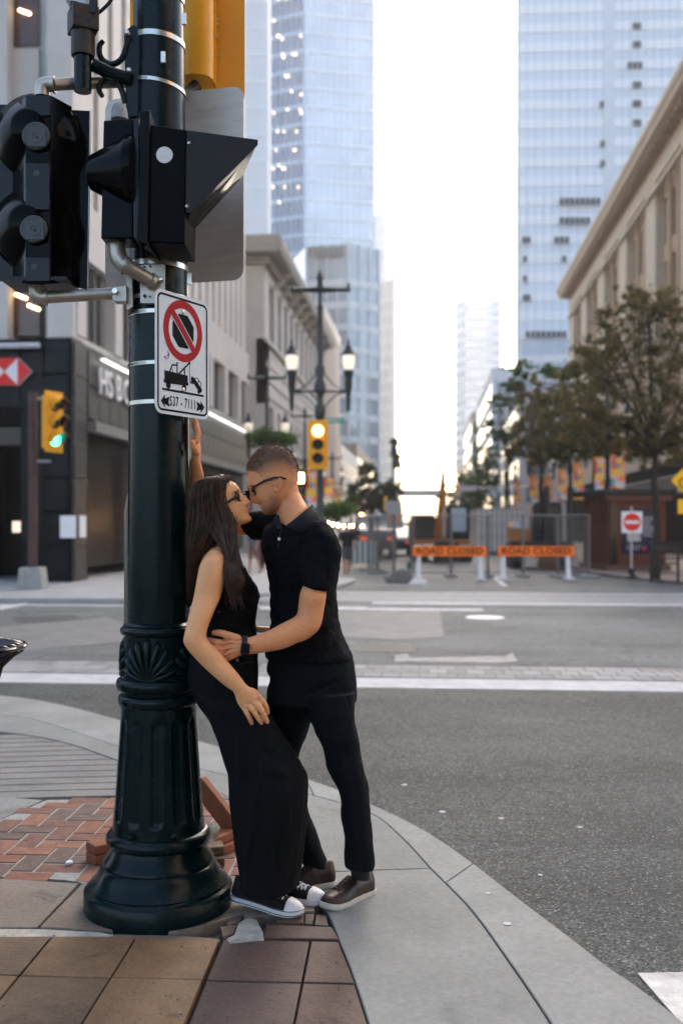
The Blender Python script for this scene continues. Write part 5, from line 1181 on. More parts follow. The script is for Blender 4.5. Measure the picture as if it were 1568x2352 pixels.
# strap buckles
for (x, y, Y) in ((375, 132, 3.80), (423, 44, 3.86), (435, 640, 3.86)):
    pbox(MB(), x - 5, x + 5, y - 13, y + 13, Y, .012).build('strap_buckle', M_STRAP, pole, world=True, bevel=.001)
# bracket with scrolls and the detector stub
b = MB(); pprism(b, [(285, 72), (306, 56), (328, 66), (328, 120), (322, 128), (326, 150), (326, 268), (290, 268), (285, 90)], 3.86, .05); b.build('bracket_plate', M_PG, pole, world=True, bevel=.003)
b = MB(); ptube(b, [(300, 184, 3.86), (255, 168, 3.84), (212, 148, 3.82)], 15, 16); b.build('bracket_arm', M_PG, pole, world=True)
b = MB(); ptube(b, [(238, 94, 3.86), (229, 106, 3.86), (230, 128, 3.86), (243, 143, 3.86), (262, 147, 3.86), (280, 135, 3.86), (290, 108, 3.86), (294, 82, 3.86)], [5, 6.5, 7, 7, 7, 7, 6.5, 6], 10); b.build('scroll', M_PG, pole, world=True, smooth=60)
b = MB(); ptube(b, [(236, 222, 3.86), (228, 206, 3.86), (234, 188, 3.86), (251, 181, 3.86), (270, 190, 3.86), (281, 210, 3.86), (287, 236, 3.86)], [5, 6.5, 7, 7, 7, 7, 6], 10); b.build('scroll', M_PG, pole, world=True, smooth=60)
b = MB(); ptube(b, [(190.5, 110, 3.80), (190.5, 210, 3.80)], 20, 24); b.build('detector_stub', M_PG, pole, world=True)
for (x, y) in ((293, 77), (297, 163)): 
    q = P(x, y, 3.835); MB().lathe([(.011, 0), (.011, .008), (.006, .014)], q, 8, axis=-W(0, 1)).build('bolt', M_STRAP, pole, world=True)
# conduit box behind the pole
b = MB(); pprism(b, [(296, 1120), (288, 1150), (284, 1180), (284, 1432), (330, 1432), (330, 1120)], 4.06, .10); b.build('conduit_cover', mat('taupe_metal', (.20, .165, .13), .4, metal=.4), pole, world=True, bevel=.01)
# steel brackets that hold the signal arms
b = MB(); pprism(b, [(322, 608), (378, 606), (378, 690), (371, 697), (322, 697)], 3.79, .02); pb_ = b.build('clamp_plate', M_GALV, pole, world=True, bevel=.002)
b = MB(); pprism(b, [(290, 634), (304, 626), (306, 704), (292, 714), (290, 706)], 3.83, .12); b.build('clamp_plate', M_GALV, pole, world=True, bevel=.002)
for (x, y, r_) in ((333, 680, 4), (345, 681, 2.2), (332, 613, 2.4), (346, 612, 2.4)): q = P(x, y, 3.787); MB().lathe([(r_ * PK, 0), (r_ * PK, .003)], q, 12, axis=-W(0, 1)).build('bolt_hole', M_BLK, pole, world=True)

# ---- vehicle detector / camera mount at the top
dt = thing('detector_mount', 'brown metal detector head clamped on the green stub at the top left', 'detector', P(190, 130, 3.8), YAW)
b = MB(); ptube(b, [(191, 66, 3.80), (191, 122, 3.80), (191, 131, 3.80)], [27, 27, 25], 24, sub=2); b.build('collar', mat('brown_cast', (.045, .036, .030), .5, metal=.3, var=.3, vscale=30, bump=.001), dt, world=True)
hb = MB(); pbox(hb, 162, 221, 22, 76, 3.80, .10, Matrix.Rotation(R(28), 3, 'Z')); hbo = hb.build('head_block', mat('brown_cast', (0, 0, 0)), dt, world=True, bevel=.003)
for (x, y, r_) in ((202, 46, 5), (190, 41, 2.2)): q = P(x, y, 3.728); MB().lathe([(r_ * PK, 0), (r_ * PK, .004)], q, 12, axis=-W(0, 1)).build('hole', M_BLK, hbo, world=True)
b = MB(); pprism(b, [(162, 0), (162, 22), (218, 30), (221, 24), (221, -60), (205, -60), (205, 8), (192, 12), (176, 2)], 3.76, .03); b.build('yoke', M_BLK, dt, world=True, bevel=.002)
b = MB(); ptube(b, [(219, 34, 3.82), (236, 22, 3.82), (258, -4, 3.82), (270, -50, 3.82)], 4.2, 8); b.build('cable', M_BLK, dt, world=True, smooth=60)
b = MB(); pprism(b, [(148, -60), (148, -4), (176, 8), (200, 14), (200, -60)], 3.80, .12); b.build('camera_body', mat('pale_plastic', (.6, .62, .66), .4), dt, world=True, bevel=.006)

# ---- black two section signal head seen from behind (left)
M_SIG = mat('signal_black', (.0015, .0015, .0018), .15, spec=.07, var=.4, vscale=9, rvar=.10)
M_SIGR = mat('signal_black_strip', (.004, .0042, .005), .2, spec=.22, var=.3, vscale=9, rvar=.1)
sl_ = thing('pedestrian_signal', 'black two section signal head seen from behind at the left edge', 'signal', P(90, 440, 3.8), YAW)
b = MB(); pprism(b, [(164, 252), (206, 254), (200, 664), (160, 656)], 3.86, .012); b.build('backboard', M_SIG, sl_, world=True, bevel=.002)
b = MB(); pprism(b, [(-60, 238), (31, 240), (34, 420), (31, 640), (-60, 655)], 3.86, .012); b.build('backboard', M_SIGR, sl_, world=True, bevel=.002)
b = MB(); pprism(b, [(206.3, 254), (208, 254.5), (206.5, 440), (202, 664), (200.5, 664)], 3.862, .008); b.build('edge_trim', M_WHITE, sl_, world=True)
# body: six-sided column
def section(xs, y0, y1, Yf, Yb):
    pass
b = MB(); fr = [(60, 3.70), (118, 3.70), (166, 3.80), (166, 3.92), (30, 3.92), (30, 3.80)]
top = [P(x, 218 + (Y - 3.70) * 260, Y) for x, Y in fr]; bot = [P(x, 652 - (Y - 3.70) * 40, Y) for x, Y in fr]
b.raw(top + bot, [(0, 1, 2, 3, 4, 5), (11, 10, 9, 8, 7, 6)] + [(i, i + 6, (i + 1) % 6 + 6, (i + 1) % 6) for i in range(6)]); b.build('housing', M_SIG, sl_, world=True, bevel=.004)
b = MB(); 
for (y0, y1) in ((222, 268), (374, 484), (590, 648)): pbox(MB(), 60, 117, y0, y1, 3.697, .010).build('back_strip', M_SIGR, sl_, world=True, bevel=.004)
for yc, x0 in ((314, 85), (528, 80)):
    ax_ = (W(0, -1)).normalized(); q = P(x0, yc, 3.80)
    bell = MB().lathe([(98 * 3.8 / F, 0), (97 * 3.8 / F, .012), (70 * 3.8 / F, .052), (44 * 3.8 / F, .098), (33 * 3.8 / F, .112)], q, 40, axis=ax_).build('reflector_bell', M_SIG, sl_, world=True, smooth=50)
    q2 = P(x0, yc, 3.69); cp_ = MB().lathe([(32 * 3.69 / F, 0), (32 * 3.69 / F, .010), (29 * 3.69 / F, .014)], q2, 32, axis=ax_).build('cap', mat('cap_grey', (.045, .047, .05), .3, var=.2, vscale=30), bell, world=True)
    MB().lathe([(13 * 3.69 / F, 0), (13 * 3.69 / F, .003), (10.5 * 3.69 / F, .003), (10.5 * 3.69 / F, .0)], P(x0, yc, 3.672), 28, axis=ax_).build('cap_ring', mat('cap_grey3', (.09, .095, .10), .3), bell, world=True)
    MB().lathe([(3.2 * 3.69 / F, 0), (3.0 * 3.69 / F, .004)], P(x0, yc, 3.672), 14, axis=ax_).build('cap_hole', M_BLK, bell, world=True)
    pbox(MB(), x0 - 21, x0 + 21, yc - 22, yc + 22, 3.673, .003).build('cap_panel', mat('cap_grey2', (.06, .063, .067), .35), bell, world=True)
    q3 = P(x0, yc + 85, 3.695); MB().lathe([(8 * PK, 0), (7 * PK, .004)], q3, 14, axis=ax_).build('screw_cover', mat('cap_grey', (0, 0, 0)), sl_, world=True)
b = MB(); pbox(b, 22, 168, 650, 658, 3.80, .2); b.build('vent_plate', M_BLK, sl_, world=True)
# its two pipe arms
b = MB(); ptube(b, [(97, 222, 3.79), (97, 203, 3.79), (101, 196, 3.79), (112, 193.5, 3.79), (124, 194, 3.79)], 17, 14); b.build('pipe_elbow', M_GALV, sl_, world=True, smooth=60)
b = MB(); ptube(b, [(122, 194, 3.79), (122.5, 194, 3.79), (127, 194, 3.79)], [19.5, 19.5, 19.5], 16, sub=1); b.build('pipe_collar', M_GALV, sl_, world=True)
b = MB(); ptube(b, [(124, 194, 3.79), (345, 184, 3.98)], 14, 16); b.build('pipe_arm', M_GALV, sl_, world=True)
b = MB(); ptube(b, [(84, 648, 3.79), (84, 668, 3.79), (88, 679, 3.79), (98, 683, 3.79), (112, 683, 3.79)], 17, 14); b.build('pipe_elbow', M_GALV, sl_, world=True, smooth=60)
b = MB(); ptube(b, [(106, 683, 3.79), (112, 683, 3.79)], 19, 16); b.build('pipe_collar', M_GALV, sl_, world=True)
b = MB(); ptube(b, [(110, 683, 3.79), (262, 674, 3.82)], 14, 16); b.build('pipe_arm', M_GALV, sl_, world=True)
b = MB(); pprism(b, [(258, 660), (291, 655), (291, 693), (262, 692), (258, 686)], 3.80, .05); b.build('arm_bracket', M_GALV, sl_, world=True, bevel=.002)
q = P(265, 669, 3.795); MB().lathe([(7 * PK, 0), (6.5 * PK, .010)], q, 6, axis=-W(0, 1)).build('bolt', M_STRAP, sl_, world=True)

# ---- signal head with the long louvred visor (seen from the side)
sm_ = thing('pedestrian_signal', 'black signal head in side view with long grey visor in front of the pole', 'signal', P(330, 420, 3.7), YAW)
b = MB(); pprism(b, [(238, 276), (306, 272), (306, 548), (232, 548)], 3.65, .13); b.build('rear_housing', M_SIG, sm_, world=True, bevel=.005)
axr = W(-1, .0).normalized(); q = P(314, 398, 3.70)
MB().lathe([(84 * 3.7 / F, 0), (84 * 3.7 / F, .026), (80 * 3.7 / F, .034), (40 * 3.7 / F, .165), (36 * 3.7 / F, .172)], q, 44, axis=axr).build('reflector_bell', M_SIG, sm_, world=True, smooth=40)
b = MB(); pprism(b, [(306, 272), (320, 271), (320, 552), (306, 546)], 3.645, .14); b.build('hinge_frame', M_SIGR, sm_, world=True, bevel=.003)
b = MB(); pprism(b, [(321, 256), (345, 252), (340, 562), (314, 556), (320, 400)], 3.58, .26); b.build('flange', M_SIG, sm_, world=True, bevel=.003)
b = MB(); pprism(b, [(345, 286), (429, 298), (424, 560), (341, 556)], 3.60, .26); b.build('front_housing', mat('signal_matte', (.0018, .0018, .0024), .4, spec=.05), sm_, world=True, bevel=.005)
q = P(378, 356, 3.597); MB().lathe([(17.5 * PK, 0), (17.2 * PK, .002)], q, 32, axis=-W(0, 1)).build('reflector_disc', mat('disc_silver', (.62, .60, .56), .5, metal=.3, bump=.004, bscale=70), sm_, world=True)
M_VIS = mat('visor_grey', (.020, .019, .019), .45, spec=.15)
b = MB(); pprism(b, [(429, 299), (592, 321), (592, 332), (436, 489), (427, 486)], 3.598, .006); vz = b.build('visor_side', M_VIS, sm_, world=True)
b = MB(); a0, a1, a2, a3 = P(429, 299, 3.60), P(592, 321, 3.60), P(592, 321, 3.84), P(429, 299, 3.86)
dn_ = Vector((0, 0, -.008)); b.raw([a0, a1, a2, a3, a0 + dn_, a1 + dn_, a2 + dn_, a3 + dn_], [(0, 1, 2, 3), (7, 6, 5, 4), (0, 4, 5, 1), (1, 5, 6, 2), (2, 6, 7, 3), (3, 7, 4, 0)]); b.build('visor_top', M_VIS, sm_, world=True)
b = MB(); pprism(b, [(428, 300), (588, 325), (574, 356), (557, 404), (424, 550)], 3.84, .006); b.build('visor_side', M_SIG, sm_, world=True)
b = MB(); a0, a1 = P(588, 333, 3.61), P(436, 489, 3.61); c0_, c1_ = P(556, 404, 3.84), P(424, 550, 3.84)
b.raw([a0, a1, c1_, c0_] + [p + Vector((0, 0, -.004)) for p in (a0, a1, c1_, c0_)], [(0, 1, 2, 3), (7, 6, 5, 4), (0, 4, 5, 1), (1, 5, 6, 2), (2, 6, 7, 3), (3, 7, 4, 0)]); b.build('visor_louvre', M_SIG, sm_, world=True)
for (x, y) in ((434.5, 329), (430, 474)): q = P(x, y, 3.595); MB().lathe([(4 * PK, 0), (3.4 * PK, .003), (1 * PK, .005)], q, 12, axis=-W(0, 1)).build('rivet', M_STRAP, sm_, world=True)
b = MB(); ptube(b, [(275, 275, 3.74), (275, 258, 3.74), (275, 246, 3.74), (275, 239, 3.74), (275, 236, 3.74)], [20, 19, 16, 10, 3], 16, sub=3); b.build('top_cap', mat('clear_cap', (.26, .26, .24), .25), sm_, world=True, smooth=60)
b = MB(); ptube(b, [(268, 540, 3.72), (269, 565, 3.72), (272, 590, 3.72), (283, 606, 3.72), (296, 614, 3.72), (352, 648, 3.78)], [18, 19, 20, 20, 18, 15], 16); b.build('pipe_arm', M_GALV, sm_, world=True, smooth=60)
for (p0, p1, r_) in (((268, 544, 3.72), (268.6, 562, 3.72), 22), ((286, 608, 3.72), (292, 612, 3.72), 22), ((344, 643, 3.77), (352, 648, 3.78), 19)):
    b = MB(); ptube(b, [p0, p1], r_, 18); b.build('pipe_collar', M_GALV, sm_, world=True)
q = P(373, 641, 3.78); MB().tube([P(356, 645, 3.78), P(374, 641, 3.78)], .008, 6).build('bolt', M_STRAP, sm_, world=True)

# ---- silver back of a big traffic sign behind the pole
def brushed():
    m = mat('aluminium_back', (.50, .455, .39), .42, metal=.3, var=.12, vscale=6, stretch=(1, 1, 8), rvar=.08); return m
ab = thing('sign_back', 'bare aluminium back of a large rounded traffic sign behind the pole', 'sign', P(395, 430, 4.2), YAW)
A0, A1, A2, A3 = P(236, 230, 4.26), P(553, 193, 4.12), P(557, 641, 4.12), P(242, 661, 4.26)
ux = (A1 - A0); ux.z = 0; ux.normalize(); wd_ = (A1 - A0).length; hg_ = (A0 - A3).length; o_ = A3.copy(); o_.z = min(A3.z, A2.z); uy = Vector((0, 0, 1)); nn_ = Vector((-ux.y, ux.x, 0))
def rrect(x0, y0, x1, y1, r, n=6):
    pts = []
    for cx, cy, a0 in ((x1 - r, y0 + r, -90), (x1 - r, y1 - r, 0), (x0 + r, y1 - r, 90), (x0 + r, y0 + r, 180)):
        for i in range(n + 1): a = R(a0 + 90 * i / n); pts.append((cx + r * math.cos(a), cy + r * math.sin(a)))
    return pts
MB().prism(rrect(0, 0, wd_, hg_, .045), o_, ux, uy, nn_, .004).build('plate', brushed(), ab, world=True, smooth=None)
# ---- yellow signal seen from behind at the top
ys = thing('traffic_light', 'yellow traffic light back with rounded backboard at the top behind the pole', 'traffic light', P(430, 100, 4.4), YAW)
A0, A3 = P(299, -250, 4.48), P(299, 246, 4.48); A1 = P(564, -250, 4.40); ux = W(1, -.02).normalized(); o_ = A3; M_YP = mat('signal_yellow_near', (.72, .31, .008), .4, var=.06, vscale=4, spec=.2)
MB().prism(rrect(0, 0, 265 * 4.46 / F, 496 * 4.48 / F, .05), o_, ux, (0, 0, 1), W(0, 1), .004).build('backboard', M_YP, ys, world=True, smooth=None)
b = MB(); ptube(b, [(452, 186, 4.34), (452, -250, 4.34)], 39, 32); b.build('housing', M_YP, ys, world=True, smooth=40)
b = MB(); pprism(b, [(488, -200), (494, -200), (494, 190), (488, 190)], 4.40, .06); b.build('hinge', M_YP, ys, world=True)
for (x, y) in ((499, 45), (499, 56), (499, 85), (498, 130), (498, 181)): q = P(x, y, 4.455); MB().lathe([(4 * PK, 0), (3.4 * PK, .004), (1 * PK, .006)], q, 10, axis=-W(0, 1)).build('rivet', M_STRAP, ys, world=True)
b = MB(); ptube(b, [(452, 198, 4.34), (430, 212, 4.3), (400, 215, 4.15)], 15, 12); b.build('pipe_arm', mat('brown_cast', (0, 0, 0)), ys, world=True, smooth=60)

# ---- the no stopping / tow away sign
ns = thing('no_stopping_sign', 'white no stopping and tow away sign with red ring, tow truck and 537-7111', 'sign', P(420, 810, 3.8), YAW)
S0, S1 = P(357, 947, 3.655), P(484, 966, 3.945); ux = (S1 - S0); ux.z = 0; ux.normalize(); nrm_ = Vector((ux.y, -ux.x, 0))
IN = .0269 ; oz = S0.z; o_ = Vector((S0.x, S0.y, oz))
def SG(poly, m, name, lift, parent=ns, t=.0004):
    return MB().prism([(x * IN, y * IN) for x, y in poly], o_ + nrm_ * lift, ux, (0, 0, 1), nrm_, t).build(name, m, parent, world=True, smooth=None)
M_SW = mat('sign_white', (.52, .56, .57), .4, var=.05, vscale=60, spec=.3); M_SR = mat('sign_ring_red', (.34, .003, .006), .5, var=.12, vscale=30, spec=.08); M_SK = mat('sign_black_print', (.003, .003, .0035), .6, spec=.05)
WS, HS = 12.0, 17.1
MB().prism([(x * IN, y * IN) for x, y in rrect(0, 0, WS, HS, 1.25)], o_ - nrm_ * .003, ux, (0, 0, 1), nrm_, .003).build('plate', M_SW, ns, world=True, smooth=None)
def loopstrip(outer, inner, m, name, lift):
    n = len(outer); vs = [o_ + nrm_ * lift + ux * x * IN + Vector((0, 0, y * IN)) for x, y in outer + inner]
    return MB().raw(vs, [(i, (i + 1) % n, n + (i + 1) % n, n + i) for i in range(n)]).build(name, m, ns, world=True, smooth=None)
loopstrip(rrect(.42, .42, WS - .42, HS - .42, .95), rrect(.72, .72, WS - .72, HS - .72, .68), M_SK, 'border_line', .0006)
cc = (6.0, 12.05); circ = lambda r, n=56: [(cc[0] + r * math.cos(2 * math.pi * i / n), cc[1] + r * math.sin(2 * math.pi * i / n)) for i in range(n)]
loopstrip(circ(4.35), circ(3.2), M_SR, 'red_ring', .0009)
SG([(cc[0] + 2.55 * math.cos(R(22.5 + 45 * i)), cc[1] + 2.55 * math.sin(R(22.5 + 45 * i))) for i in range(8)], M_SK, 'octagon', .0006)
d45 = math.sqrt(.5)
SG([(cc[0] - 2.5 * 1 - .33, cc[1] + 2.5 - .33), (cc[0] - 2.5 + .33, cc[1] + 2.5 + .33), (cc[0] + 2.5 + .33, cc[1] - 2.5 + .33), (cc[0] + 2.5 - .33, cc[1] - 2.5 - .33)], M_SR, 'slash', .0013)
for s in (-1, 1): SG([(cc[0] - 2.3 + s * .38, cc[1] + 2.3 + s * .38), (cc[0] - 2.3 + s * .46, cc[1] + 2.3 + s * .46), (cc[0] + 2.3 + s * .46, cc[1] - 2.3 + s * .46), (cc[0] + 2.3 + s * .38, cc[1] - 2.3 + s * .38)], M_SW, 'slash_edge', .0013)
SG([(1.4, 3.25), (10.7, 3.25), (10.7, 3.55), (1.4, 3.55)], M_SK, 'ground_line', .0006)
# tow truck silhouette: body, cab frame, crane, wheels
SG([(1.75, 4.3), (1.75, 4.75), (1.9, 4.75), (1.9, 6.0), (3.2, 6.0), (7.0, 5.9), (7.0, 4.9), (7.15, 4.9), (7.15, 4.5), (6.9, 4.45), (2.3, 4.25)], M_SK, 'tow_truck', .0006)
def bar(a, c_, w_, nm='tow_truck'):
    d = np.array(c_) - np.array(a); d = d / np.linalg.norm(d); n_ = np.array((-d[1], d[0])) * w_ / 2; a = np.array(a); c_ = np.array(c_)
    return [tuple(a + n_), tuple(a - n_), tuple(c_ - n_), tuple(c_ + n_)]
for a, c_, w_ in (((3.0, 5.9), (3.6, 7.0), .22), ((3.55, 7.0), (4.7, 7.05), .22), ((4.65, 5.9), (4.65, 7.4), .2), ((5.0, 5.9), (7.3, 7.7), .24), ((6.3, 5.9), (6.25, 6.9), .24), ((7.45, 7.7), (7.5, 4.9), .07), ((3.7, 6.0), (3.5, 6.45), .1)): SG(bar(a, c_, w_), M_SK, 'truck_frame', .0006)
def disc(x, y, r, nm, m=M_SK, n=16): SG([(x + r * math.cos(2 * math.pi * i / n), y + r * math.sin(2 * math.pi * i / n)) for i in range(n)], m, nm, .0006)
disc(2.75, 4.05, .5, 'wheel'); disc(6.2, 4.05, .5, 'wheel'); disc(7.4, 7.75, .22, 'pulley'); disc(4.65, 7.35, .18, 'beacon')
th_ = R(-38); rc_ = lambda x, y: (8.9 + x * math.cos(th_) - y * math.sin(th_), 4.7 + x * math.sin(th_) + y * math.cos(th_))
SG([rc_(*p) for p in ((-1.5, .0), (-1.5, .45), (-.8, .6), (1.4, .55), (1.5, .1), (1.3, -.15), (-1.3, -.15))], M_SK, 'towed_car', .0006)
for a, c_ in (((-.9, .55), (-.5, 1.1)), ((-.5, 1.1), (.6, 1.1)), ((.6, 1.1), (.95, .5)), ((.05, 1.1), (.05, .5))): SG(bar(rc_(*a), rc_(*c_), .12), M_SK, 'towed_car_frame', .0006)
for x in (-.95, 1.0): disc(*rc_(x, -.2), .3, 'wheel')
SG(bar((7.5, 4.95), (7.8, 5.1), .15), M_SK, 'hook', .0006)
for s, x0 in ((-1, 1.15), (1, 10.85)):
    SG([(x0, 1.75), (x0 - s * .85, 2.65), (x0 - s * .85, 2.12), (x0 - s * 1.85, 2.45), (x0 - s * 1.6, 1.75), (x0 - s * 1.85, 1.05), (x0 - s * .85, 1.38), (x0 - s * .85, .85)], M_SK, 'arrow', .0006)
me = textmesh('537 - 7111', 1.95 * IN, .0001, xs=.62, bold=.0006, spacing=1.12); placemesh(me, o_ + ux * 5.95 * IN + Vector((0, 0, 1.85 * IN)) + nrm_ * .0009, ux, (0, 0, 1), nrm_)
me.transform(wmat(ns).inverted()); linkmesh('phone_number', me, M_SK, ns)
mo = [(2.35 + .55 * math.cos(R(a)), 8.2 + .55 * math.sin(R(a))) for a in range(-150, 61, 15)] + [(2.1 + .62 * math.cos(R(a)), 8.45 + .55 * math.sin(R(a))) for a in range(35, -121, -15)]
b = MB(); b.tube([o_ + ux * x * IN + Vector((0, 0, y * IN)) + nrm_ * .001 for x, y in mo], .0011, 5, closed=True); b.build('pen_doodle', mat('purple_ink', (.25, .02, .22), .5), ns, world=True)
for (x, y) in ((6.0, 14.75), (6.0, 3.75)):
    q = o_ + ux * x * IN + Vector((0, 0, y * IN)); MB().lathe([(.009, 0), (.0085, .003), (.004, .006), (.003, .0045)], q, 16, axis=nrm_).build('bolt', M_STRAP, ns, world=True)
q = o_ + ux * 6 * IN; MB().b2((0, 0, 0), (.001, .001, .001))
for y in (3.75, 14.75): MB().tube([o_ + ux * 6 * IN + Vector((0, 0, y * IN)) - nrm_ * .004, o_ + ux * 6 * IN + Vector((0, 0, y * IN)) - nrm_ * .07], .012, 8).build('stand_off', M_GALV, ns, world=True)

# ---- wooden barricade feet and sandbag lying behind the pole
M_WOOD = mat('orange_stained_wood', (.25, .075, .028), .6, col2=(.13, .045, .02), vscale=6, stretch=(1, 6, 1), bump=.002, bscale=40)
M_WOODR = mat('weathered_wood_end', (.20, .13, .08), .8, col2=(.06, .035, .02), vscale=25, bump=.004, bscale=60)
wt = thing('wooden_trestle', 'stained wooden barricade trestle lying behind the pole base', 'trestle', G(370, 1985, 0), YAW)
def pbeam(pts_a, pts_b, wd, h, nm, m, par=wt):
    return MB().beam(pts_a, pts_b, wd, h).build(nm, m, par, world=True, bevel=.006)
g_ = lambda x, y, z: G(x, y, 0) + Vector((0, 0, z))
a0 = g_(208, 1983, .022); a1 = g_(300, 1962, .022)
pbeam(a0, a1, .10, .042, 'base_beam', M_WOOD); pbeam(a0 + Vector((0, 0, .044)), a1 + Vector((0, 0, .044)), .10, .042, 'base_beam', M_WOOD)
pbeam(g_(468, 1990, .022), g_(512, 1985, .022), .09, .042, 'base_beam', M_WOODR); pbeam(g_(470, 1984, .064), g_(513, 1980, .064), .09, .04, 'base_beam', M_WOODR)
pbeam(g_(470, 1976, .022), g_(552, 1938, .022), .08, .042, 'cross_beam', M_WOOD); pbeam(g_(470, 1972, .066), g_(548, 1934, .066), .08, .042, 'cross_beam', M_WOOD)
pbeam(g_(535, 1944, .09), P(455, 1796, 4.72), .045, .085, 'brace', M_WOOD)
b = MB(); b.sphere(P(478, 1930, 4.5), (.035, .09, .06), 14, 10); b.sphere(P(486, 1908, 4.52), (.035, .07, .035), 12, 8)
sbm = b.mesh('sandbag'); o = linkmesh('sandbag', sbm, mat('burlap', (.16, .15, .12), .9, var=.4, vscale=25, bump=.006, bscale=60)); md = o.modifiers.new('r', 'REMESH'); md.mode = 'VOXEL'; md.voxel_size = .008; o.modifiers.new('s', 'SMOOTH').iterations = 3
tag(o, 'small grey burlap sandbag slumped on the wooden trestle behind the pole', 'sandbag')
# ================================================================== PEOPLE
FWD = W(0, 1)
def loft(mb, rows, sub=4, n=28, ex=1.0, round_caps=True):
    """rows: (xl, yl, xr, yr, Y, depth_radius): the left and right outline points in the picture, distance, half depth"""
    rr_ = crom(rows, sub) if len(rows) > 2 else [np.array(r_, float) for r_ in rows]; vs, fs = [], []
    m = len(rr_)
    for r_ in rr_:
        L_, Rr = P(r_[0], r_[1], r_[4]), P(r_[2], r_[3], r_[4]); c_ = (L_ + Rr) / 2; e = (Rr - L_) / 2
        for k in range(n):
            a = 2 * math.pi * k / n; cx, sx = math.cos(a), math.sin(a)
            vs.append(c_ + e * (math.copysign(abs(cx) ** ex, cx)) + FWD * (r_[5] * math.copysign(abs(sx) ** ex, sx)))
    for i in range(m - 1):
        for k in range(n): fs.append((i * n + k, i * n + (k + 1) % n, (i + 1) * n + (k + 1) % n, (i + 1) * n + k))
    fs.append(tuple(range(n))[::-1]); fs.append(tuple((m - 1) * n + k for k in range(n)))
    mb.raw(vs, fs)
    return mb
def finger(mb, pts, r):
    a = crom(pts, 4); rr_ = [float(np.interp(i / (len(a) - 1), np.linspace(0, 1, len(r)), r)) for i in range(len(a))]
    mb.tube([P(*p) for p in a], [q * p[2] / F for q, p in zip(rr_, a)], 12)
    e = a[-1]; mb.sphere(P(*e), rr_[-1] * e[2] / F * .98, 10, 8); s = a[0]; mb.sphere(P(*s), rr_[0] * s[2] / F * .98, 10, 8)
def remesh(mb, vox, smooth_it=4, name='m', fac=.5):
    me = mb.mesh(name); o = bpy.data.objects.new('tmp', me); col.objects.link(o)
    md = o.modifiers.new('r', 'REMESH'); md.mode = 'VOXEL'; md.voxel_size = vox; md.adaptivity = 0
    if smooth_it: s = o.modifiers.new('s', 'SMOOTH'); s.iterations = smooth_it; s.factor = fac
    bpy.context.view_layer.update()
    out = bpy.data.meshes.new_from_object(o.evaluated_get(bpy.context.evaluated_depsgraph_get())); bpy.data.objects.remove(o)
    out.name = name; return out
def vco(me): a = np.empty(len(me.vertices) * 3); me.vertices.foreach_get('co', a); return a.reshape(-1, 3)
def vno(me): a = np.empty(len(me.vertices) * 3); me.vertices.foreach_get('normal', a); return a.reshape(-1, 3)
def setco(me, a): me.vertices.foreach_set('co', a.ravel()); me.update()
def paint(me, base, blobs):
    """per-vertex natural colouring (brows, beard, lips, flushed knuckles)"""
    v = vco(me); c_ = np.tile(np.array(base), (len(v), 1))
    for (p, r_, cc_, s) in blobs:
        d = np.linalg.norm(v - np.array(tuple(p)), axis=1) / r_; w_ = s * np.clip(1.25 - d, 0, 1) ** 1.3; w_ = np.clip(w_, 0, 1)[:, None]
        c_ = c_ * (1 - w_) + np.array(cc_) * w_
    at = me.color_attributes.new('Col', 'FLOAT_COLOR', 'POINT'); at.data.foreach_set('color', np.c_[c_, np.ones(len(v))].ravel())
    return c_
def folds(me, amp, sc, seed=0, st=(1, 1, 1)):
    v = vco(me); n_ = vno(me)
    d = np.array([mnoise.fractal(Vector((p[0] * sc * st[0] + seed, p[1] * sc * st[1], p[2] * sc * st[2])), .8, 2.2, 3) for p in v])
    setco(me, v + n_ * (1.35 * d * amp)[:, None])
def crease(me, a, c_, wd, amp):
    """one long fold (a ridge for amp > 0) between two points"""
    a, c_ = np.array(tuple(a)), np.array(tuple(c_)); v = vco(me); n_ = vno(me); d = c_ - a; L2 = d @ d
    t = np.clip(((v - a) @ d) / L2, 0, 1); q = a + t[:, None] * d; r_ = np.linalg.norm(v - q, axis=1) / wd
    setco(me, v + n_ * (1.7 * amp * np.exp(-r_ ** 2) * np.sin(np.pi * np.clip(t * .9 + .05, 0, 1)) ** .5)[:, None])
def put(name, me, m, parent, smooth=180):
    me.transform(wmat(parent).inverted()); return linkmesh(name, me, m, parent, smooth=smooth)

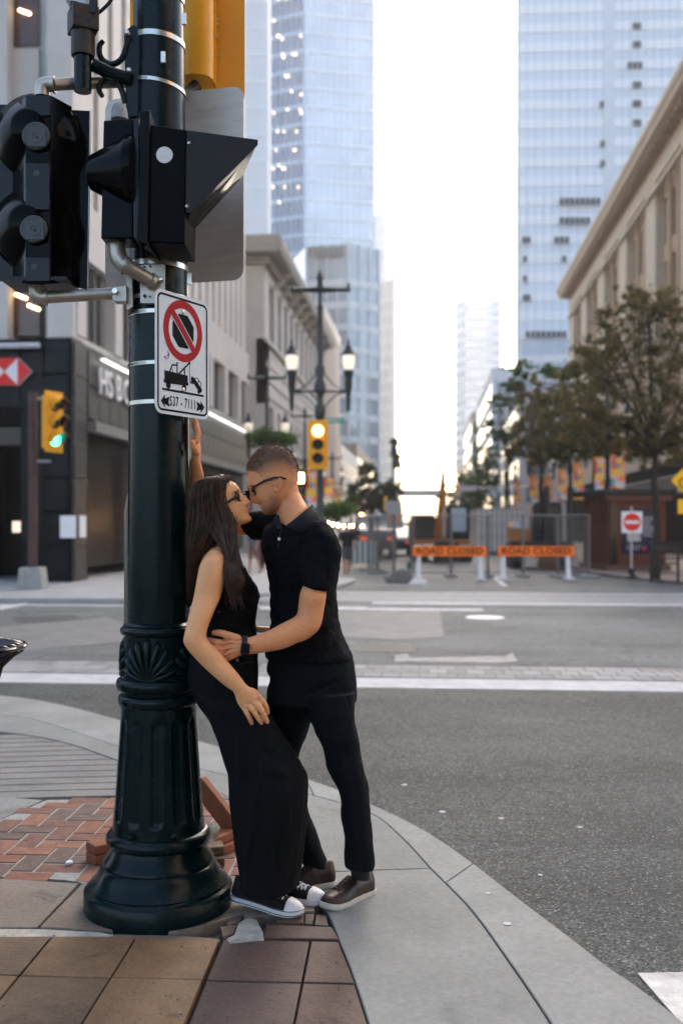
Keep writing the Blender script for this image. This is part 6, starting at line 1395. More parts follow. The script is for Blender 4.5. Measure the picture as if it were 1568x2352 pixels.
SKIN_W = (.74, .350, .150); SKIN_M = (.66, .275, .115)
M_SKW = mat('skin_woman', SKIN_W, .48, attr='Col', var=.06, vscale=60, sss=.12, spec=.25, bump=.0006, bscale=300)
M_SKM = mat('skin_man', SKIN_M, .50, attr='Col', var=.08, vscale=60, sss=.10, spec=.25, bump=.0008, bscale=260)
def head(mb, sl, Yc, facing, yaw, nose, feats, n=112):
    """sl: (xF, yF, xB, yB, halfwidth, nose_px, nose_sigma); facing -1 looks left, +1 right"""
    rows = crom(sl, 4); vs, fs = [], []; sy, cy = math.sin(yaw), math.cos(yaw)
    for r_ in rows:
        Fp, Bp = np.array(r_[:2]), np.array(r_[2:4]); mid = (Fp + Bp) / 2; hf = (Fp - Bp) / 2; L_ = np.linalg.norm(hf) + 1e-6; fd = hf / L_
        for k in range(n):
            th = 2 * math.pi * k / n; c_, s = math.cos(th), math.sin(th)
            e1 = .86 if c_ > 0 else .95
            lat = r_[4] * math.copysign(abs(s) ** .92, s); wdt = 1 - .10 * max(0, c_) ** 2
            lat *= wdt; q = mid + hf * math.copysign(abs(c_) ** e1, c_)
            if c_ > 0 and r_[5] > .05: q = q + fd * r_[5] * math.exp(-(lat / r_[6]) ** 2)
            fw = float((q - mid) @ fd) * Yc / F
            vs.append((q, lat, fw))
    out = []
    for q, lat, fw in vs:
        Yq = Yc - lat * cy - fw * sy * 1.0
        p = P(q[0], q[1], Yc); p = p + W(0, -1) * (lat * cy + fw * sy) + W(-facing, 0) * (lat * sy)
        out.append(p)
    m = len(rows)
    for i in range(m - 1):
        for k in range(n): fs.append((i * n + k, i * n + (k + 1) % n, (i + 1) * n + (k + 1) % n, (i + 1) * n + k))
    fs.append(tuple(range(n))[::-1]); fs.append(tuple((m - 1) * n + k for k in range(n)))
    mb.raw(out, fs)
def bulge(me, feats):
    """small swellings and hollows: (point, radius, amount along the normal)"""
    v = vco(me); n_ = vno(me); d = np.zeros(len(v))
    for p, r_, a in feats: d += a * np.exp(-(np.linalg.norm(v - np.array(tuple(p)), axis=1) / r_) ** 2)
    setco(me, v + n_ * d[:, None])

# ------------------------------------------------------------------ WOMAN
wo = thing('person', 'woman in black halter top, wide black trousers and dark sunglasses leaning back on the pole', 'person', W(XX(600, 3.85), 3.85, 0), YAW)
YW = 3.86
b = MB()
head(b, [(514, 1095, 488, 1098, .022, 0, .01), (520, 1096, 478, 1104, .036, 0, .01), (531, 1104, 464, 1122, .056, 0, .01), (540, 1110.5, 456, 1138, .065, 0, .01), (546, 1117, 452, 1150, .069, 0, .01), (550.5, 1123.5, 450, 1162, .070, .6, .010),
         (553, 1131, 450, 1172, .068, 1.2, .009), (556, 1140, 452, 1182, .067, 6, .010), (560, 1149, 456, 1190, .065, 10.5, .012), (563.5, 1157.5, 462, 1196, .062, 13.5, .0145), (566.5, 1163, 466, 1199, .060, 3, .013), (568.8, 1168, 470, 1200, .058, 1.5, .015),
         (569.5, 1174, 480, 1203, .054, 1.5, .018), (571, 1181, 492, 1206, .049, 0, .01), (576, 1188.5, 505, 1208, .042, 0, .01), (576.5, 1195, 518, 1209, .034, 0, .01), (571, 1200, 528, 1209, .023, 0, .01), (562, 1203, 540, 1208, .012, 0, .01)], YW, 1, R(12), None, None)
loft(b, [(494, 1190, 549, 1200, YW, .048), (496, 1212, 548, 1209, YW, .047), (494, 1235, 546.5, 1232, YW, .047), (488, 1255, 547, 1252, YW, .055), (476, 1272, 548, 1268, YW, .075)])
loft(b, [(484, 1256, 546, 1254, YW + .01, .09), (468, 1274, 549, 1278, YW + .01, .135), (462, 1300, 556, 1302, YW + .01, .14), (462, 1335, 568, 1330, YW + .01, .125), (470, 1362, 575, 1362, YW + .01, .105)])
loft(b, [(485, 1262, 506, 1261, 3.77, .035), (470, 1280, 515, 1274, 3.73, .052), (459, 1299, 518, 1292, 3.715, .055), (451.5, 1335, 518.5, 1325, 3.70, .052), (445, 1371, 509, 1366, 3.69, .047), (433.5, 1415, 494, 1400, 3.66, .043), (425, 1452, 478, 1440, 3.64, .041), (421.5, 1472, 474.5, 1462, 3.63, .041),
         (430, 1490, 483, 1477, 3.63, .041), (447, 1510, 500, 1492, 3.63, .040), (470, 1534, 517, 1512, 3.63, .037), (501, 1562, 545, 1545, 3.62, .031), (522, 1579, 557, 1561, 3.62, .026), (536, 1589, 565, 1572, 3.62, .0235), (541, 1602, 580, 1583, 3.62, .021), (547, 1618, 592, 1594, 3.62, .019), (556, 1630, 600, 1603, 3.62, .016)])
for pts, r_ in (([(592, 1602, 3.62), (603, 1611, 3.62), (611, 1625, 3.64), (614, 1637, 3.66)], [7.5, 7, 6.2, 5.2]), ([(582, 1610, 3.615), (596, 1624, 3.605), (606, 1642, 3.61), (613.5, 1658, 3.63)], [7.5, 7.2, 6.5, 5.4]),
                ([(571, 1618, 3.615), (583, 1633, 3.605), (593, 1649, 3.61), (600.5, 1660, 3.63)], [7.5, 6.8, 6.2, 5.2]), ([(561, 1625, 3.62), (568, 1639, 3.61), (574, 1651, 3.615), (578, 1661, 3.63)], [6.8, 6, 5.5, 4.8]),
                ([(577, 1585, 3.64), (590, 1592, 3.66), (598, 1603, 3.68)], [6.5, 6, 5])): finger(b, pts, r_)
for kx, ky in ((588, 1606), (577, 1613), (567, 1621), (595, 1600)): b.sphere(P(kx, ky, 3.612), .0105, 10, 8)
loft(b, [(572, 1437, 572, 1453, 3.94, .014), (600, 1438, 600, 1453, 3.96, .014), (640, 1440, 640, 1456, 4.0, .015)])
me = remesh(b, .0023, 5, 'body')
n1_ = lambda x, y, lat=0.0: P(x, y, YW - lat)
bulge(me, [(n1_(572, 1169, 0.004), .006, .0022), (n1_(573, 1176.5, .004), .0065, .0028), (n1_(571, 1181.5), .006, -.002), (n1_(570, 1172.7, .006), .0035, -.0028), (n1_(562, 1172.7, .022), .005, -.002), (n1_(553, 1135, .035), .012, -.003), (n1_(552, 1156, .045), .018, .0025), (n1_(566, 1158, .012), .006, .0015), (n1_(578, 1191), .012, .0015),
           (P(460, 1470, 3.60), .02, -.002), (P(552, 1590, 3.6), .012, .0012)])
LIP = (.36, .095, .075); BRW = (.05, .03, .02); RED = (.52, .20, .13)
bl = [(n1_(570, 1169.5, .010), .009, LIP, .8), (n1_(571, 1176, .010), .009, LIP, .8), (n1_(564, 1173, .020), .007, LIP, .6), (n1_(552, 1158, .055), .022, (.58, .25, .16), .3)]
for i in range(8): bl.append((n1_(534 + i * 2.3, 1131 - i * 1.0 if i < 5 else 1126 + (i - 5) * .5, .066 - i * .0055), .0042, BRW, .9))
for kx, ky in ((588, 1606), (577, 1613), (567, 1621), (597, 1602)): bl.append((P(kx, ky, 3.6), .010, RED, .45))
for x, y in ((613, 1657), (600, 1659), (578, 1660)): bl.append((P(x, y, 3.62), .008, (.62, .34, .27), .6))
bl.append((P(424, 1468, 3.6), .03, RED, .35)); bl.append((P(490, 1290, 3.65), .05, (.60, .35, .22), .25))
paint(me, SKIN_W, bl); put('body', me, M_SKW, wo)
# halter top
M_TOP = mat('black_knit', (.0030, .0030, .0034), .85, spec=.12, bump=.0006, bscale=400)
b = MB(); loft(b, [(534, 1250, 549, 1252, 3.80, .03), (531, 1266, 550.5, 1268, 3.79, .045), (526, 1286, 555, 1289, 3.79, .07), (518, 1310, 567, 1314, 3.81, .105), (500, 1335, 584, 1337, 3.84, .135), (478, 1352, 592, 1354, YW, .142), (466, 1372, 595.5, 1375, YW, .134), (458, 1400, 590, 1402, YW, .122), (452, 1428, 587, 1426, YW, .114), (448, 1458, 588.5, 1452, YW, .114), (442, 1490, 591, 1490, YW, .122), (438, 1512, 591.5, 1512, YW, .126)])
me = remesh(b, .0045, 4, 'halter_top'); folds(me, .004, 14, 3, (1, 1, 2.2))
for a, c_, wd, am in (((560, 1378), (520, 1400), .008, .003), ((584, 1405), (540, 1412), .007, -.003), ((585, 1430), (545, 1424), .008, .003), ((587, 1446), (540, 1440), .006, -.002)): crease(me, P(*a, 3.76), P(*c_, 3.74), wd, am)
ht = put('halter_top', me, M_TOP, wo)
b = MB(); b.tube([P(547, 1262, 3.76), P(550, 1276, 3.755), P(555, 1290, 3.75), P(560, 1303, 3.745)], .003, 6); b.build('chain', mat('silver_chain', (.5, .48, .45), .3, metal=.9), ht, world=True)
# wide trousers
M_TRW = mat('black_twill', (.0048, .0050, .0058), .9, spec=.12, bump=.0005, bscale=500)
b = MB()
loft(b, [(438, 1500, 592, 1498, YW, .128), (434, 1530, 592.5, 1533, YW, .136), (433, 1558, 590, 1562, YW, .140), (444, 1590, 592, 1590, YW, .140), (458, 1622, 604, 1620, 3.85, .138), (478, 1652, 622, 1648, 3.84, .135), (502, 1702, 655, 1692, 3.83, .13)], n=40)
loft(b, [(450, 1600, 590, 1600, 3.80, .10), (478, 1650, 626, 1650, 3.78, .105), (499, 1700, 658, 1698, 3.77, .105), (513, 1745, 682, 1738, 3.76, .105), (523, 1780, 700, 1773, 3.76, .105), (526, 1815, 702, 1800, 3.76, .108), (528, 1860, 697, 1862, 3.77, .112), (541, 1934, 690, 1925, 3.79, .118), (549, 2000, 684, 1980, 3.81, .124), (551, 2026, 678, 2030, 3.82, .126), (553, 2037, 676, 2039, 3.82, .126)], n=40)
loft(b, [(480, 1600, 600, 1600, 3.93, .09), (510, 1680, 640, 1672, 3.95, .09), (560, 1760, 690, 1750, 3.95, .095), (580, 1790, 707, 1790, 3.95, .098), (585, 1860, 705.5, 1860, 3.95, .10), (590, 1925, 700, 1922, 3.96, .10), (592, 1980, 694, 1980, 3.97, .10), (594, 2018, 689, 2020, 3.97, .10), (596, 2027, 688, 2029, 3.97, .10)], n=36)
me = remesh(b, .005, 3, 'trousers'); folds(me, .007, 7, 9, (1.4, 1.4, .45))
for a, c_, wd, am in (((600, 1760), (560, 2030), .014, .008), ((630, 1780), (640, 2030), .012, -.007), ((660, 1800), (665, 2030), .012, .006), ((690, 1790), (560, 1740), .016, .006), ((660, 1745), (540, 1700), .014, -.005), ((570, 1700), (575, 2000), .012, -.006)): crease(me, P(*a, 3.66), P(*c_, 3.70), wd, am)
tw = put('trousers', me, M_TRW, wo)
b = MB(); b.sphere(P(545, 1516, 3.735), .006, 10, 6); b.build('button', mat('brass_button', (.4, .28, .14), .35, metal=.8), tw, world=True)
b = MB(); b.tube([P(x, y, 3.66) for x, y in ((560, 1516), (586, 1528), (600, 1540))] if False else [P(500, 1524, 3.731), P(548, 1526, 3.724), P(580, 1520, 3.75)], .0022, 5); b.build('pocket_seam', mat('seam_black', (.010, .010, .011), .8), tw, world=True)
# rings
for (x, y, a) in ((582, 1632, 0), (602, 1637, 0)):
    c_ = P(x, y, 3.606); d = (P(x + 9, y + 13, 3.61) - P(x, y, 3.61)).normalized(); s_ = d.orthogonal().normalized(); t_ = d.cross(s_)
    b = MB(); b.tube([c_ + (s_ * math.cos(q) + t_ * math.sin(q)) * .0122 for q in np.linspace(0, 2 * math.pi, 20)[:-1]], .0011, 6, closed=True); b.build('ring', mat('gold', (.75, .48, .2), .2, metal=1), wo, world=True)
# sunglasses
M_FR = mat('glossy_black_frame', (.008, .008, .009), .1, coat=.6); M_LN = mat('dark_lens', (.020, .017, .016), .06, spec=.7)
sg_ = None
upv = (P(548, 1123, YW) - P(554, 1137, YW)).normalized(); latv = (W(0, -1) * math.cos(R(18)) + W(-1, 0) * math.sin(R(18))).normalized()
def rimgeo(c_, hw, hh):
    pts = []
    for x, y in rrect(-hw, -hh, hw, hh, min(hw, hh) * .62, 5): pts.append(c_ + latv * x + upv * y)
    return pts
nrm_g = latv.cross(upv).normalized()
cN, cF = P(556.5, 1139.5, 3.86) + latv * .036 + W(.004, 0), P(560.5, 1138.0, 3.86) - latv * .032 + W(.008, 0)
b = MB(); b.tube(rimgeo(cN, .0255, .0195), .0030, 8, closed=True); b.tube(rimgeo(cF, .0255, .0195), .0030, 8, closed=True); b.tube([cN - latv * .026 + upv * .004, (cN + cF) / 2 + upv * .006 + nrm_g * .0, cF + latv * .026 + upv * .004], .003, 8)
gw = b.build('sunglasses', M_FR, wo, world=True, smooth=60)
for c_ in (cN, cF):
    pts = rimgeo(c_, .0245, .0185); b = MB(); b.raw(pts, [tuple(range(len(pts)))]); b.build('lens', M_LN, gw, world=True)
hn = cN + latv * .0275 + upv * .004; MB().tube([hn + W(.002, 0), P(540, 1143.5, 3.79), P(524, 1152, 3.786), P(508, 1160, 3.788)], [.0062, .0058, .005, .004], 8).build('temple_arm', M_FR, gw, world=True, smooth=60)
# hair: body of hair plus strands
M_HAIR = mat('dark_brown_hair', (.040, .020, .012), .5, spec=.2, var=.45, vscale=35, stretch=(6, 6, 1)); M_HAIR2 = mat('brown_hair_strand', (.070, .036, .020), .42, spec=.3, var=.5, vscale=20)
main = [(480, 1098, 516, 1091, 3.86, .045), (462, 1104, 526, 1096, 3.86, .070), (449, 1116, 529, 1106, 3.86, .088), (444.5, 1135, 529, 1128, 3.865, .097), (443.5, 1165, 532, 1158, 3.87, .098), (442, 1200, 536, 1195, 3.87, .098), (440, 1232, 536.5, 1222, 3.87, .096), (439, 1252, 534, 1240, 3.88, .075)]
back = [(440, 1215, 520, 1210, 3.875, .098), (438, 1245, 508, 1238, 3.875, .100), (436, 1272, 490, 1262, 3.88, .095), (434, 1298, 468, 1290, 3.90, .075), (430, 1345, 456, 1345, 3.93, .045), (427, 1380, 444, 1382, 3.93, .025), (425, 1396, 432, 1398, 3.93, .01)]
lock = [(500, 1170, 530, 1165, 3.81, .030), (504, 1205, 534, 1200, 3.80, .030), (508, 1235, 538, 1228, 3.78, .028), (512, 1258, 541, 1250, 3.76, .026), (515, 1280, 545, 1276, 3.74, .024), (518, 1302, 546, 1302, 3.70, .026), (520, 1326, 553, 1326, 3.69, .026), (524, 1346, 553, 1346, 3.69, .022), (527, 1364, 542, 1368, 3.69, .016), (527, 1385, 533, 1390, 3.69, .006)]
b = MB(); loft(b, main, n=40); loft(b, back); loft(b, lock, n=20); me = remesh(b, .0042, 5, 'hair'); folds(me, .006, 22, 5, (1, 1, .12)); hr = put('hair', me, M_HAIR, wo)
def strands(rows, count, seed, wav=.0, lift=1.01, r0=.0011, jit=.02, a0=170, a1=370, tmin=.0, tmax=1.0):
    rg = np.random.RandomState(seed); rr_ = np.array(crom(rows, 6)); m = len(rr_); mb = MB()
    for s in range(count):
        a = R(rg.uniform(a0, a1)); st = rg.uniform(0, .35) * (1 - tmin) + tmin; en = min(tmax, rg.uniform(.75, 1.05)); k = 14; pts = []; ph = rg.uniform(0, 6.28); lf = lift + abs(rg.normal(0, jit)); fq = rg.uniform(8, 12); da = rg.normal(0, .15)
        for i in range(k):
            t = st + (en - st) * i / (k - 1); j = min(t, .9999) * (m - 1); i0 = int(j); f_ = j - i0; r_ = rr_[i0] * (1 - f_) + rr_[min(i0 + 1, m - 1)] * f_
            L_, Rr = P(r_[0], r_[1], r_[4]), P(r_[2], r_[3], r_[4]); c_ = (L_ + Rr) / 2; e = (Rr - L_) / 2; aa = a + da * t
            lw = lf + wav * math.sin(fq * t + ph) * t
            pts.append(c_ + e * math.cos(aa) * lw + FWD * (r_[5] * math.sin(aa)) * lw)
        mb.tube(pts, [r0 * (1 - .75 * (i / (k - 1)) ** 2) for i in range(k)], 3, caps=False)
    return mb
mb = strands(main, 620, 1, .02, 1.0, .0011, .018); mb2 = strands(main, 60, 2, .05, 1.02, .0007, .05); mb.raw(mb2.v, mb2.f)
for rows, n_, sd, wv in ((main[:6] + back[1:], 420, 3, .10), (main[2:5] + lock[3:], 260, 4, .50), (lock, 130, 8, .55)):
    q = strands(rows, n_, sd, wv, 1.0, .0012, .10); mb.raw(q.v, q.f)
# curls of the front lock and flyaways
rg = random.Random(11)
for s in range(90):
    x0, y0 = rg.uniform(504, 536), rg.uniform(1205, 1255); ph = rg.choice((.4, 1.0, 1.5, 4.2)) + rg.uniform(-.4, .4); am = rg.uniform(5, 12); x1, y1 = rg.uniform(522, 552), rg.uniform(1335, 1402); pts = []
    for i in range(18):
        t = i / 17; pts.append(P(x0 + (x1 - x0) * t + am * t * math.sin(ph + 7.5 * t) + (6 * math.sin(t * 3.1)), y0 + (y1 - y0) * t, 3.74 - .055 * min(1, t * 2) + .006 * math.cos(ph + 8 * t)))
    mb.tube(pts, [.0016 * (1 - .7 * (i / 17) ** 2) for i in range(18)], 3, caps=False)
for s in range(60):
    a = rg.uniform(0, 1); x0, y0 = 462 + a * 66, 1098 + rg.uniform(-3, 5) - 6 * math.sin(a * 3.1); d = rg.uniform(.4, 2.6); L_ = rg.uniform(6, 20)
    mb.tube([P(x0, y0, 3.86), P(x0 - L_ * .4 * math.cos(d), y0 - L_ * .28, 3.86), P(x0 - L_ * math.cos(d), y0 - L_ * .30 + rg.uniform(-2, 4), 3.86)], [.0005, .0004, .0002], 3, caps=False)
o = mb.build('hair_strands', M_HAIR2, hr, world=True, smooth=180, kind='stuff')

# shoes
def shoe(parent, heel, toe, up, m_up, m_sole, m_lace, wd=.098, sole_t=.026, cap=None, stripe=None, hh=.085, eyelets=None, n_l=5, foxing=True):
    heel, toe = Vector(heel), Vector(toe); ex_ = (toe - heel); L_ = ex_.length; ex_.normalize(); up = Vector(up); ey_ = up.cross(ex_).normalized(); ez_ = ex_.cross(ey_)
    T = lambda x, y, z: heel + ex_ * x * L_ + ey_ * y + ez_ * z
    def wt(x): return wd / 2 * float(np.interp(x, [0, .03, .10, .3, .5, .68, .82, .92, .97, 1.0], [.28, .56, .74, .74, .84, 1.0, .92, .68, .42, .10]))
    sh_ = thing_part = None
    mb = MB(); st = np.linspace(0, 1, 40); vs, fs = [], []
    out = [(x, wt(x)) for x in st] + [(x, -wt(x)) for x in st[::-1]]
    n = len(out)
    for (sc_, z) in ((1.0, 0.0), (1.05, .004), (1.06, sole_t * .5), (1.045, sole_t), (.95, sole_t)):
        for x, y in out: vs.append(T(.5 + (x - .5) * (1 + (sc_ - 1) * .5), y * sc_, z + .010 * max(0, (x - .8) / .2) ** 2))
    for r_ in range(4):
        for k in range(n): fs.append((r_ * n + k, r_ * n + (k + 1) % n, (r_ + 1) * n + (k + 1) % n, (r_ + 1) * n + k))
    fs.append(tuple(range(n))[::-1]); fs.append(tuple(4 * n + k for k in range(n)))
    def top(x): return float(np.interp(x, [0, .02, .08, .2, .32, .42, .55, .68, .8, .9, .97, 1.0], [.055, .082, hh, hh * .92, hh * .96, hh * .93, hh * .78, hh * .60, .044, .036, .022, .006]))
    def shell(x0, x1, k_, extra=0.0, na=20):
        mu = MB(); xs = np.linspace(x0, x1, k_); vv, ff = [], []
        for x in xs:
            w_ = wt(x) + extra; t_ = top(x) + extra
            for a in range(na + 1):
                th = math.pi * a / na; cx = math.cos(th); sz = math.sin(th); yy = w_ * math.copysign(abs(cx) ** .75, cx); zz = sole_t * .6 + t_ * (sz ** .85) + .010 * max(0, (x - .8) / .2) ** 2
                nar = float(np.interp(sz, [0, .6, 1], [1, .92, float(np.interp(x, [0, .35, .6, .8, 1], [.55, .5, .7, .95, 1]))])); vv.append(T(x, yy * nar, zz))
        for i in range(k_ - 1):
            for a in range(na): j = i * (na + 1) + a; ff.append((j, j + 1, j + na + 2, j + na + 1))
        ff.append(tuple(range(na + 1))); ff.append(tuple((k_ - 1) * (na + 1) + a for a in range(na + 1))[::-1]); mu.raw(vv, ff); return mu
    up_o = shell(.0, 1.0, 44).build('shoe', m_up, parent, world=True, smooth=60)
    MB().raw(vs, fs).build('sole', m_sole, up_o, world=True, smooth=50)
    if cap: shell(.80, 1.0, 14, .0022).build('toe_cap', cap, up_o, world=True, smooth=60)
    if stripe:
        for zz in (sole_t * .30, sole_t * .98):
            mb = MB(); mb.tube([T(.5 + (x - .5) * 1.035, y * 1.07, zz + .010 * max(0, (x - .8) / .2) ** 2) for x, y in out], .0014, 5, closed=True); mb.build('stripe', stripe, up_o, world=True)
    for i in range(n_l):
        x = .44 + i * .30 / n_l * 1.0; z0 = sole_t * .6 + top(x); z1 = sole_t * .6 + top(x + .05)
        for s in (-1, 1):
            mb = MB(); mb.tube([T(x, s * .024, z0 - .010), T(x + .02, s * .008, z0 + .003), T(x + .045, -s * .012, z1 + .003), T(x + .055, -s * .024, z1 - .010)], .0034, 6); mb.build('lace', m_lace, up_o, world=True, smooth=60)
            if eyelets: q = T(x, s * .0265, z0 - .012); MB().lathe([(.0055, 0), (.005, .002)], q, 10, axis=(ez_ * .6 + ey_ * s)).build('eyelet', eyelets, up_o, world=True)
    return up_o
M_CAN = mat('black_canvas', (.010, .010, .011), .85, bump=.0006, bscale=500); M_RUB = mat('white_rubber', (.66, .65, .64), .4, var=.05); M_LACE = mat('white_lace', (.62, .62, .66), .8); M_STR = mat('black_stripe', (.012, .012, .012), .5)
shoe(wo, P(534, 2063, 3.92), P(694, 2107, 3.81), (0, 0, 1), M_CAN, M_RUB, M_LACE, cap=M_RUB, stripe=M_STR, eyelets=M_STRAP, wd=.096, hh=.080)
shoe(wo, P(600, 2052, 4.05), P(746, 2079, 3.925), (0, 0, 1), M_CAN, M_RUB, M_LACE, cap=M_RUB, stripe=None, eyelets=M_STRAP, wd=.094, hh=.072)

# ------------------------------------------------------------------ MAN
mn = thing('person', 'man with buzz cut in black polo shirt, one arm raised to the pole', 'person', W(XX(760, 3.92), 3.92, 0), YAW)
YM = 3.88
b = MB()
head(b, [(622, 1023.5, 642, 1023.5, .018, 0, .01), (603, 1030, 657, 1030, .042, 0, .01), (588, 1041, 670, 1043, .060, 0, .01), (575.5, 1057, 677, 1056, .070, 0, .01), (569, 1075, 681, 1066, .075, 0, .01), (570.5, 1090, 684, 1080, .077, 0, .01), (570.5, 1104, 684, 1092, .078, 0, .01), (569.5, 1116, 684, 1103, .078, 0, .01),
         (575, 1127, 682, 1112, .076, 3.0, .010), (580, 1139, 680, 1121, .074, 7, .011), (586, 1149, 676, 1131, .072, 12.5, .0155), (591.5, 1155, 671, 1137, .070, 7, .0165), (597.5, 1159, 667, 1143, .067, 1, .016), (600, 1166, 660, 1152, .063, 1.5, .02), (601.5, 1171.5, 655, 1159, .059, 0, .01), (604, 1177, 648, 1166, .052, 1.5, .02), (608, 1181.5, 641, 1172, .040, 0, .01), (615, 1183.5, 633, 1178, .022, 0, .01)], YM, -1, R(-3), None, None)
for k in range(1):                                             # ear
    ec = (636, 1111); pts = []
    for i in range(26):
        a = R(-200 + 290 * i / 25); pts.append(P(ec[0] + 9.2 * math.cos(a) - 4.2 * math.sin(a) * .35, ec[1] + 16 * math.sin(a) * 1.0 + 2.0 * math.cos(a), YM - .080 - .010 * max(0, math.cos(a))))
    b.tube(pts, .0046, 8); 
    b.sphere(P(635, 1112, YM - .076), (.011, .010, .022), 12, 8); b.sphere(P(632, 1125, YM - .079), (.0075, .006, .010), 10, 8); b.sphere(P(628.5, 1113, YM - .077), (.005, .006, .007), 8, 6)
    b.tube([P(ec[0] + 4, ec[1] - 9, YM - .080), P(ec[0] + 5, ec[1] + 1, YM - .082), P(ec[0] + 1, ec[1] + 9, YM - .080)], .0036, 7)
loft(b, [(626, 1140, 683, 1108, YM, .054), (632, 1170, 686.5, 1128, YM, .055), (639.5, 1190, 695, 1145, 3.87, .064), (645, 1208, 706, 1164, 3.858, .076), (650, 1221, 706, 1186, 3.862, .076), (662, 1236, 716, 1206, 3.89, .06)])
loft(b, [(706, 1322, 746, 1330, 3.765, .032), (699, 1338, 748, 1347, 3.748, .042), (689, 1362, 749, 1370, 3.73, .048), (685, 1390, 744, 1400, 3.73, .047), (682.5, 1409, 739, 1428, 3.725, .047), (674, 1418, 730, 1448, 3.72, .047), (661, 1425, 706, 1468, 3.71, .047), (645, 1433, 680, 1478, 3.70, .046), (617, 1448, 652, 1490, 3.685, .041), (590, 1458, 612, 1497.5, 3.67, .034), (573, 1463.5, 577, 1502.5, 3.66, .029), (559, 1465, 556, 1505, 3.66, .027),
         (545, 1459, 540, 1512, 3.66, .026), (531, 1453, 522, 1519, 3.67, .0245), (517, 1464, 508, 1514, 3.68, .022), (504, 1473, 497, 1500, 3.695, .016)])
for pts, r_ in (([(545, 1467, 3.65), (523, 1459, 3.65), (506, 1454, 3.66), (492, 1453.5, 3.675)], [10.5, 9, 7.8, 6.4]), ([(520, 1478, 3.665), (501, 1476, 3.66), (484, 1472, 3.69), (470, 1470, 3.73)], [9.5, 8.6, 7.8, 6.5]),
                ([(517, 1491, 3.66), (499, 1491, 3.655), (484, 1489, 3.69)], [9.5, 8.8, 7.8]), ([(517, 1503, 3.665), (501, 1505, 3.66), (489, 1504, 3.69)], [9, 8.4, 7.5]), ([(519, 1512, 3.67), (506, 1515, 3.67), (497, 1515, 3.70)], [8, 7.4, 6.5])): finger(b, pts, r_)
for kx, ky in ((508, 1477), (505, 1491), (507, 1504)): b.sphere(P(kx, ky, 3.652), .013, 10, 8)
for (p0, p1, p2) in (((512, 1491), (528, 1487), (552, 1485)), ((514, 1504), (530, 1499), (553, 1492)), ((512, 1478), (530, 1474), (552, 1477))): b.tube([P(*p0, 3.642), P(*p1, 3.6385), P(*p2, 3.636)], .0040, 7)
loft(b, [(600, 1178, 606, 1240, 4.04, .05), (575, 1187, 582, 1231, 4.06, .045), (545, 1183, 548, 1228, 4.07, .045), (505, 1174, 500, 1222, 4.07, .044), (482, 1160, 460, 1206, 4.07, .044), (476, 1145, 440, 1172, 4.06, .042), (471, 1120, 434, 1128, 4.04, .038), (467, 1088, 437, 1088, 4.0, .031), (461, 1060, 440, 1060, 3.97, .027), (460.5, 1046, 440, 1046, 3.96, .028), (461, 1030, 441, 1030, 3.95, .036), (458, 1012, 443, 1012, 3.95, .040), (455, 1005, 445, 1005, 3.95, .036)])
for dy in (0, 1, 2, 3):
    ln_ = (0, -8, -4, 10)[dy]
    finger(b, [(452 + dy * .5, 1012, 3.905 + dy * .024), (455 - dy * .6, 995, 3.905 + dy * .024), (451.5 - dy * .6, 980 + ln_ * .5, 3.905 + dy * .024), (445.5, 963 + ln_, 3.905 + dy * .024)], [7.4, 6.8, 6.2, 5.2])
finger(b, [(452, 1040, 3.905), (446, 1028, 3.885), (441.5, 1015, 3.875)], [8, 7, 6.2])
me = remesh(b, .0024, 4, 'body')
m1 = lambda x, y, lat=0.0: P(x, y, YM - lat)
bulge(me, [(m1(571, 1117, .02), .010, .0025), (m1(578, 1128, .03), .011, -.004), (m1(592, 1140, .052), .018, .0035), (m1(583, 1152, .012), .006, .002), (m1(602, 1161, .012), .006, .002), (m1(601, 1167, .014), .006, .002), (m1(601, 1163.8, .012), .004, -.0035), (m1(597, 1160.5, .026), .005, -.003), (m1(605, 1151, .045), .009, -.0022), (m1(636, 1160, .062), .022, .0015), (m1(655, 1150, .055), .012, -.003),
           (P(640, 1460, 3.66), .04, .002), (P(712, 1440, 3.68), .02, .002)])
HR = (.125, .080, .052); STB = (.17, .092, .055); REDM = (.55, .19, .11)
c_ = paint(me, SKIN_M, [(m1(603, 1160, .012), .008, LIP, .6), (m1(602, 1167, .012), .008, (.42, .13, .09), .5), (m1(598, 1163, .022), .005, (.12, .04, .03), .8), (m1(612, 1172, .04), .030, STB, .75), (m1(627, 1165, .06), .036, STB, .8), (m1(634, 1150, .066), .028, STB, .65), (m1(622, 1143, .068), .014, STB, .25), (m1(605, 1178, .02), .02, STB, .55), (m1(594, 1155.5, .02), .007, STB, .3), (m1(637, 1114, .085), .018, (.58, .22, .14), .5),
     (m1(572, 1117, .03), .008, HR, .6), (m1(578, 1113, .05), .007, HR, .5), (P(505, 1491, 3.64), .016, REDM, .5), (P(507, 1477, 3.64), .014, REDM, .5), (P(508, 1504, 3.64), .013, REDM, .4), (P(718, 1452, 3.7), .03, REDM, .35), (P(662, 1160, 3.82), .05, (.50, .215, .125), .35)])
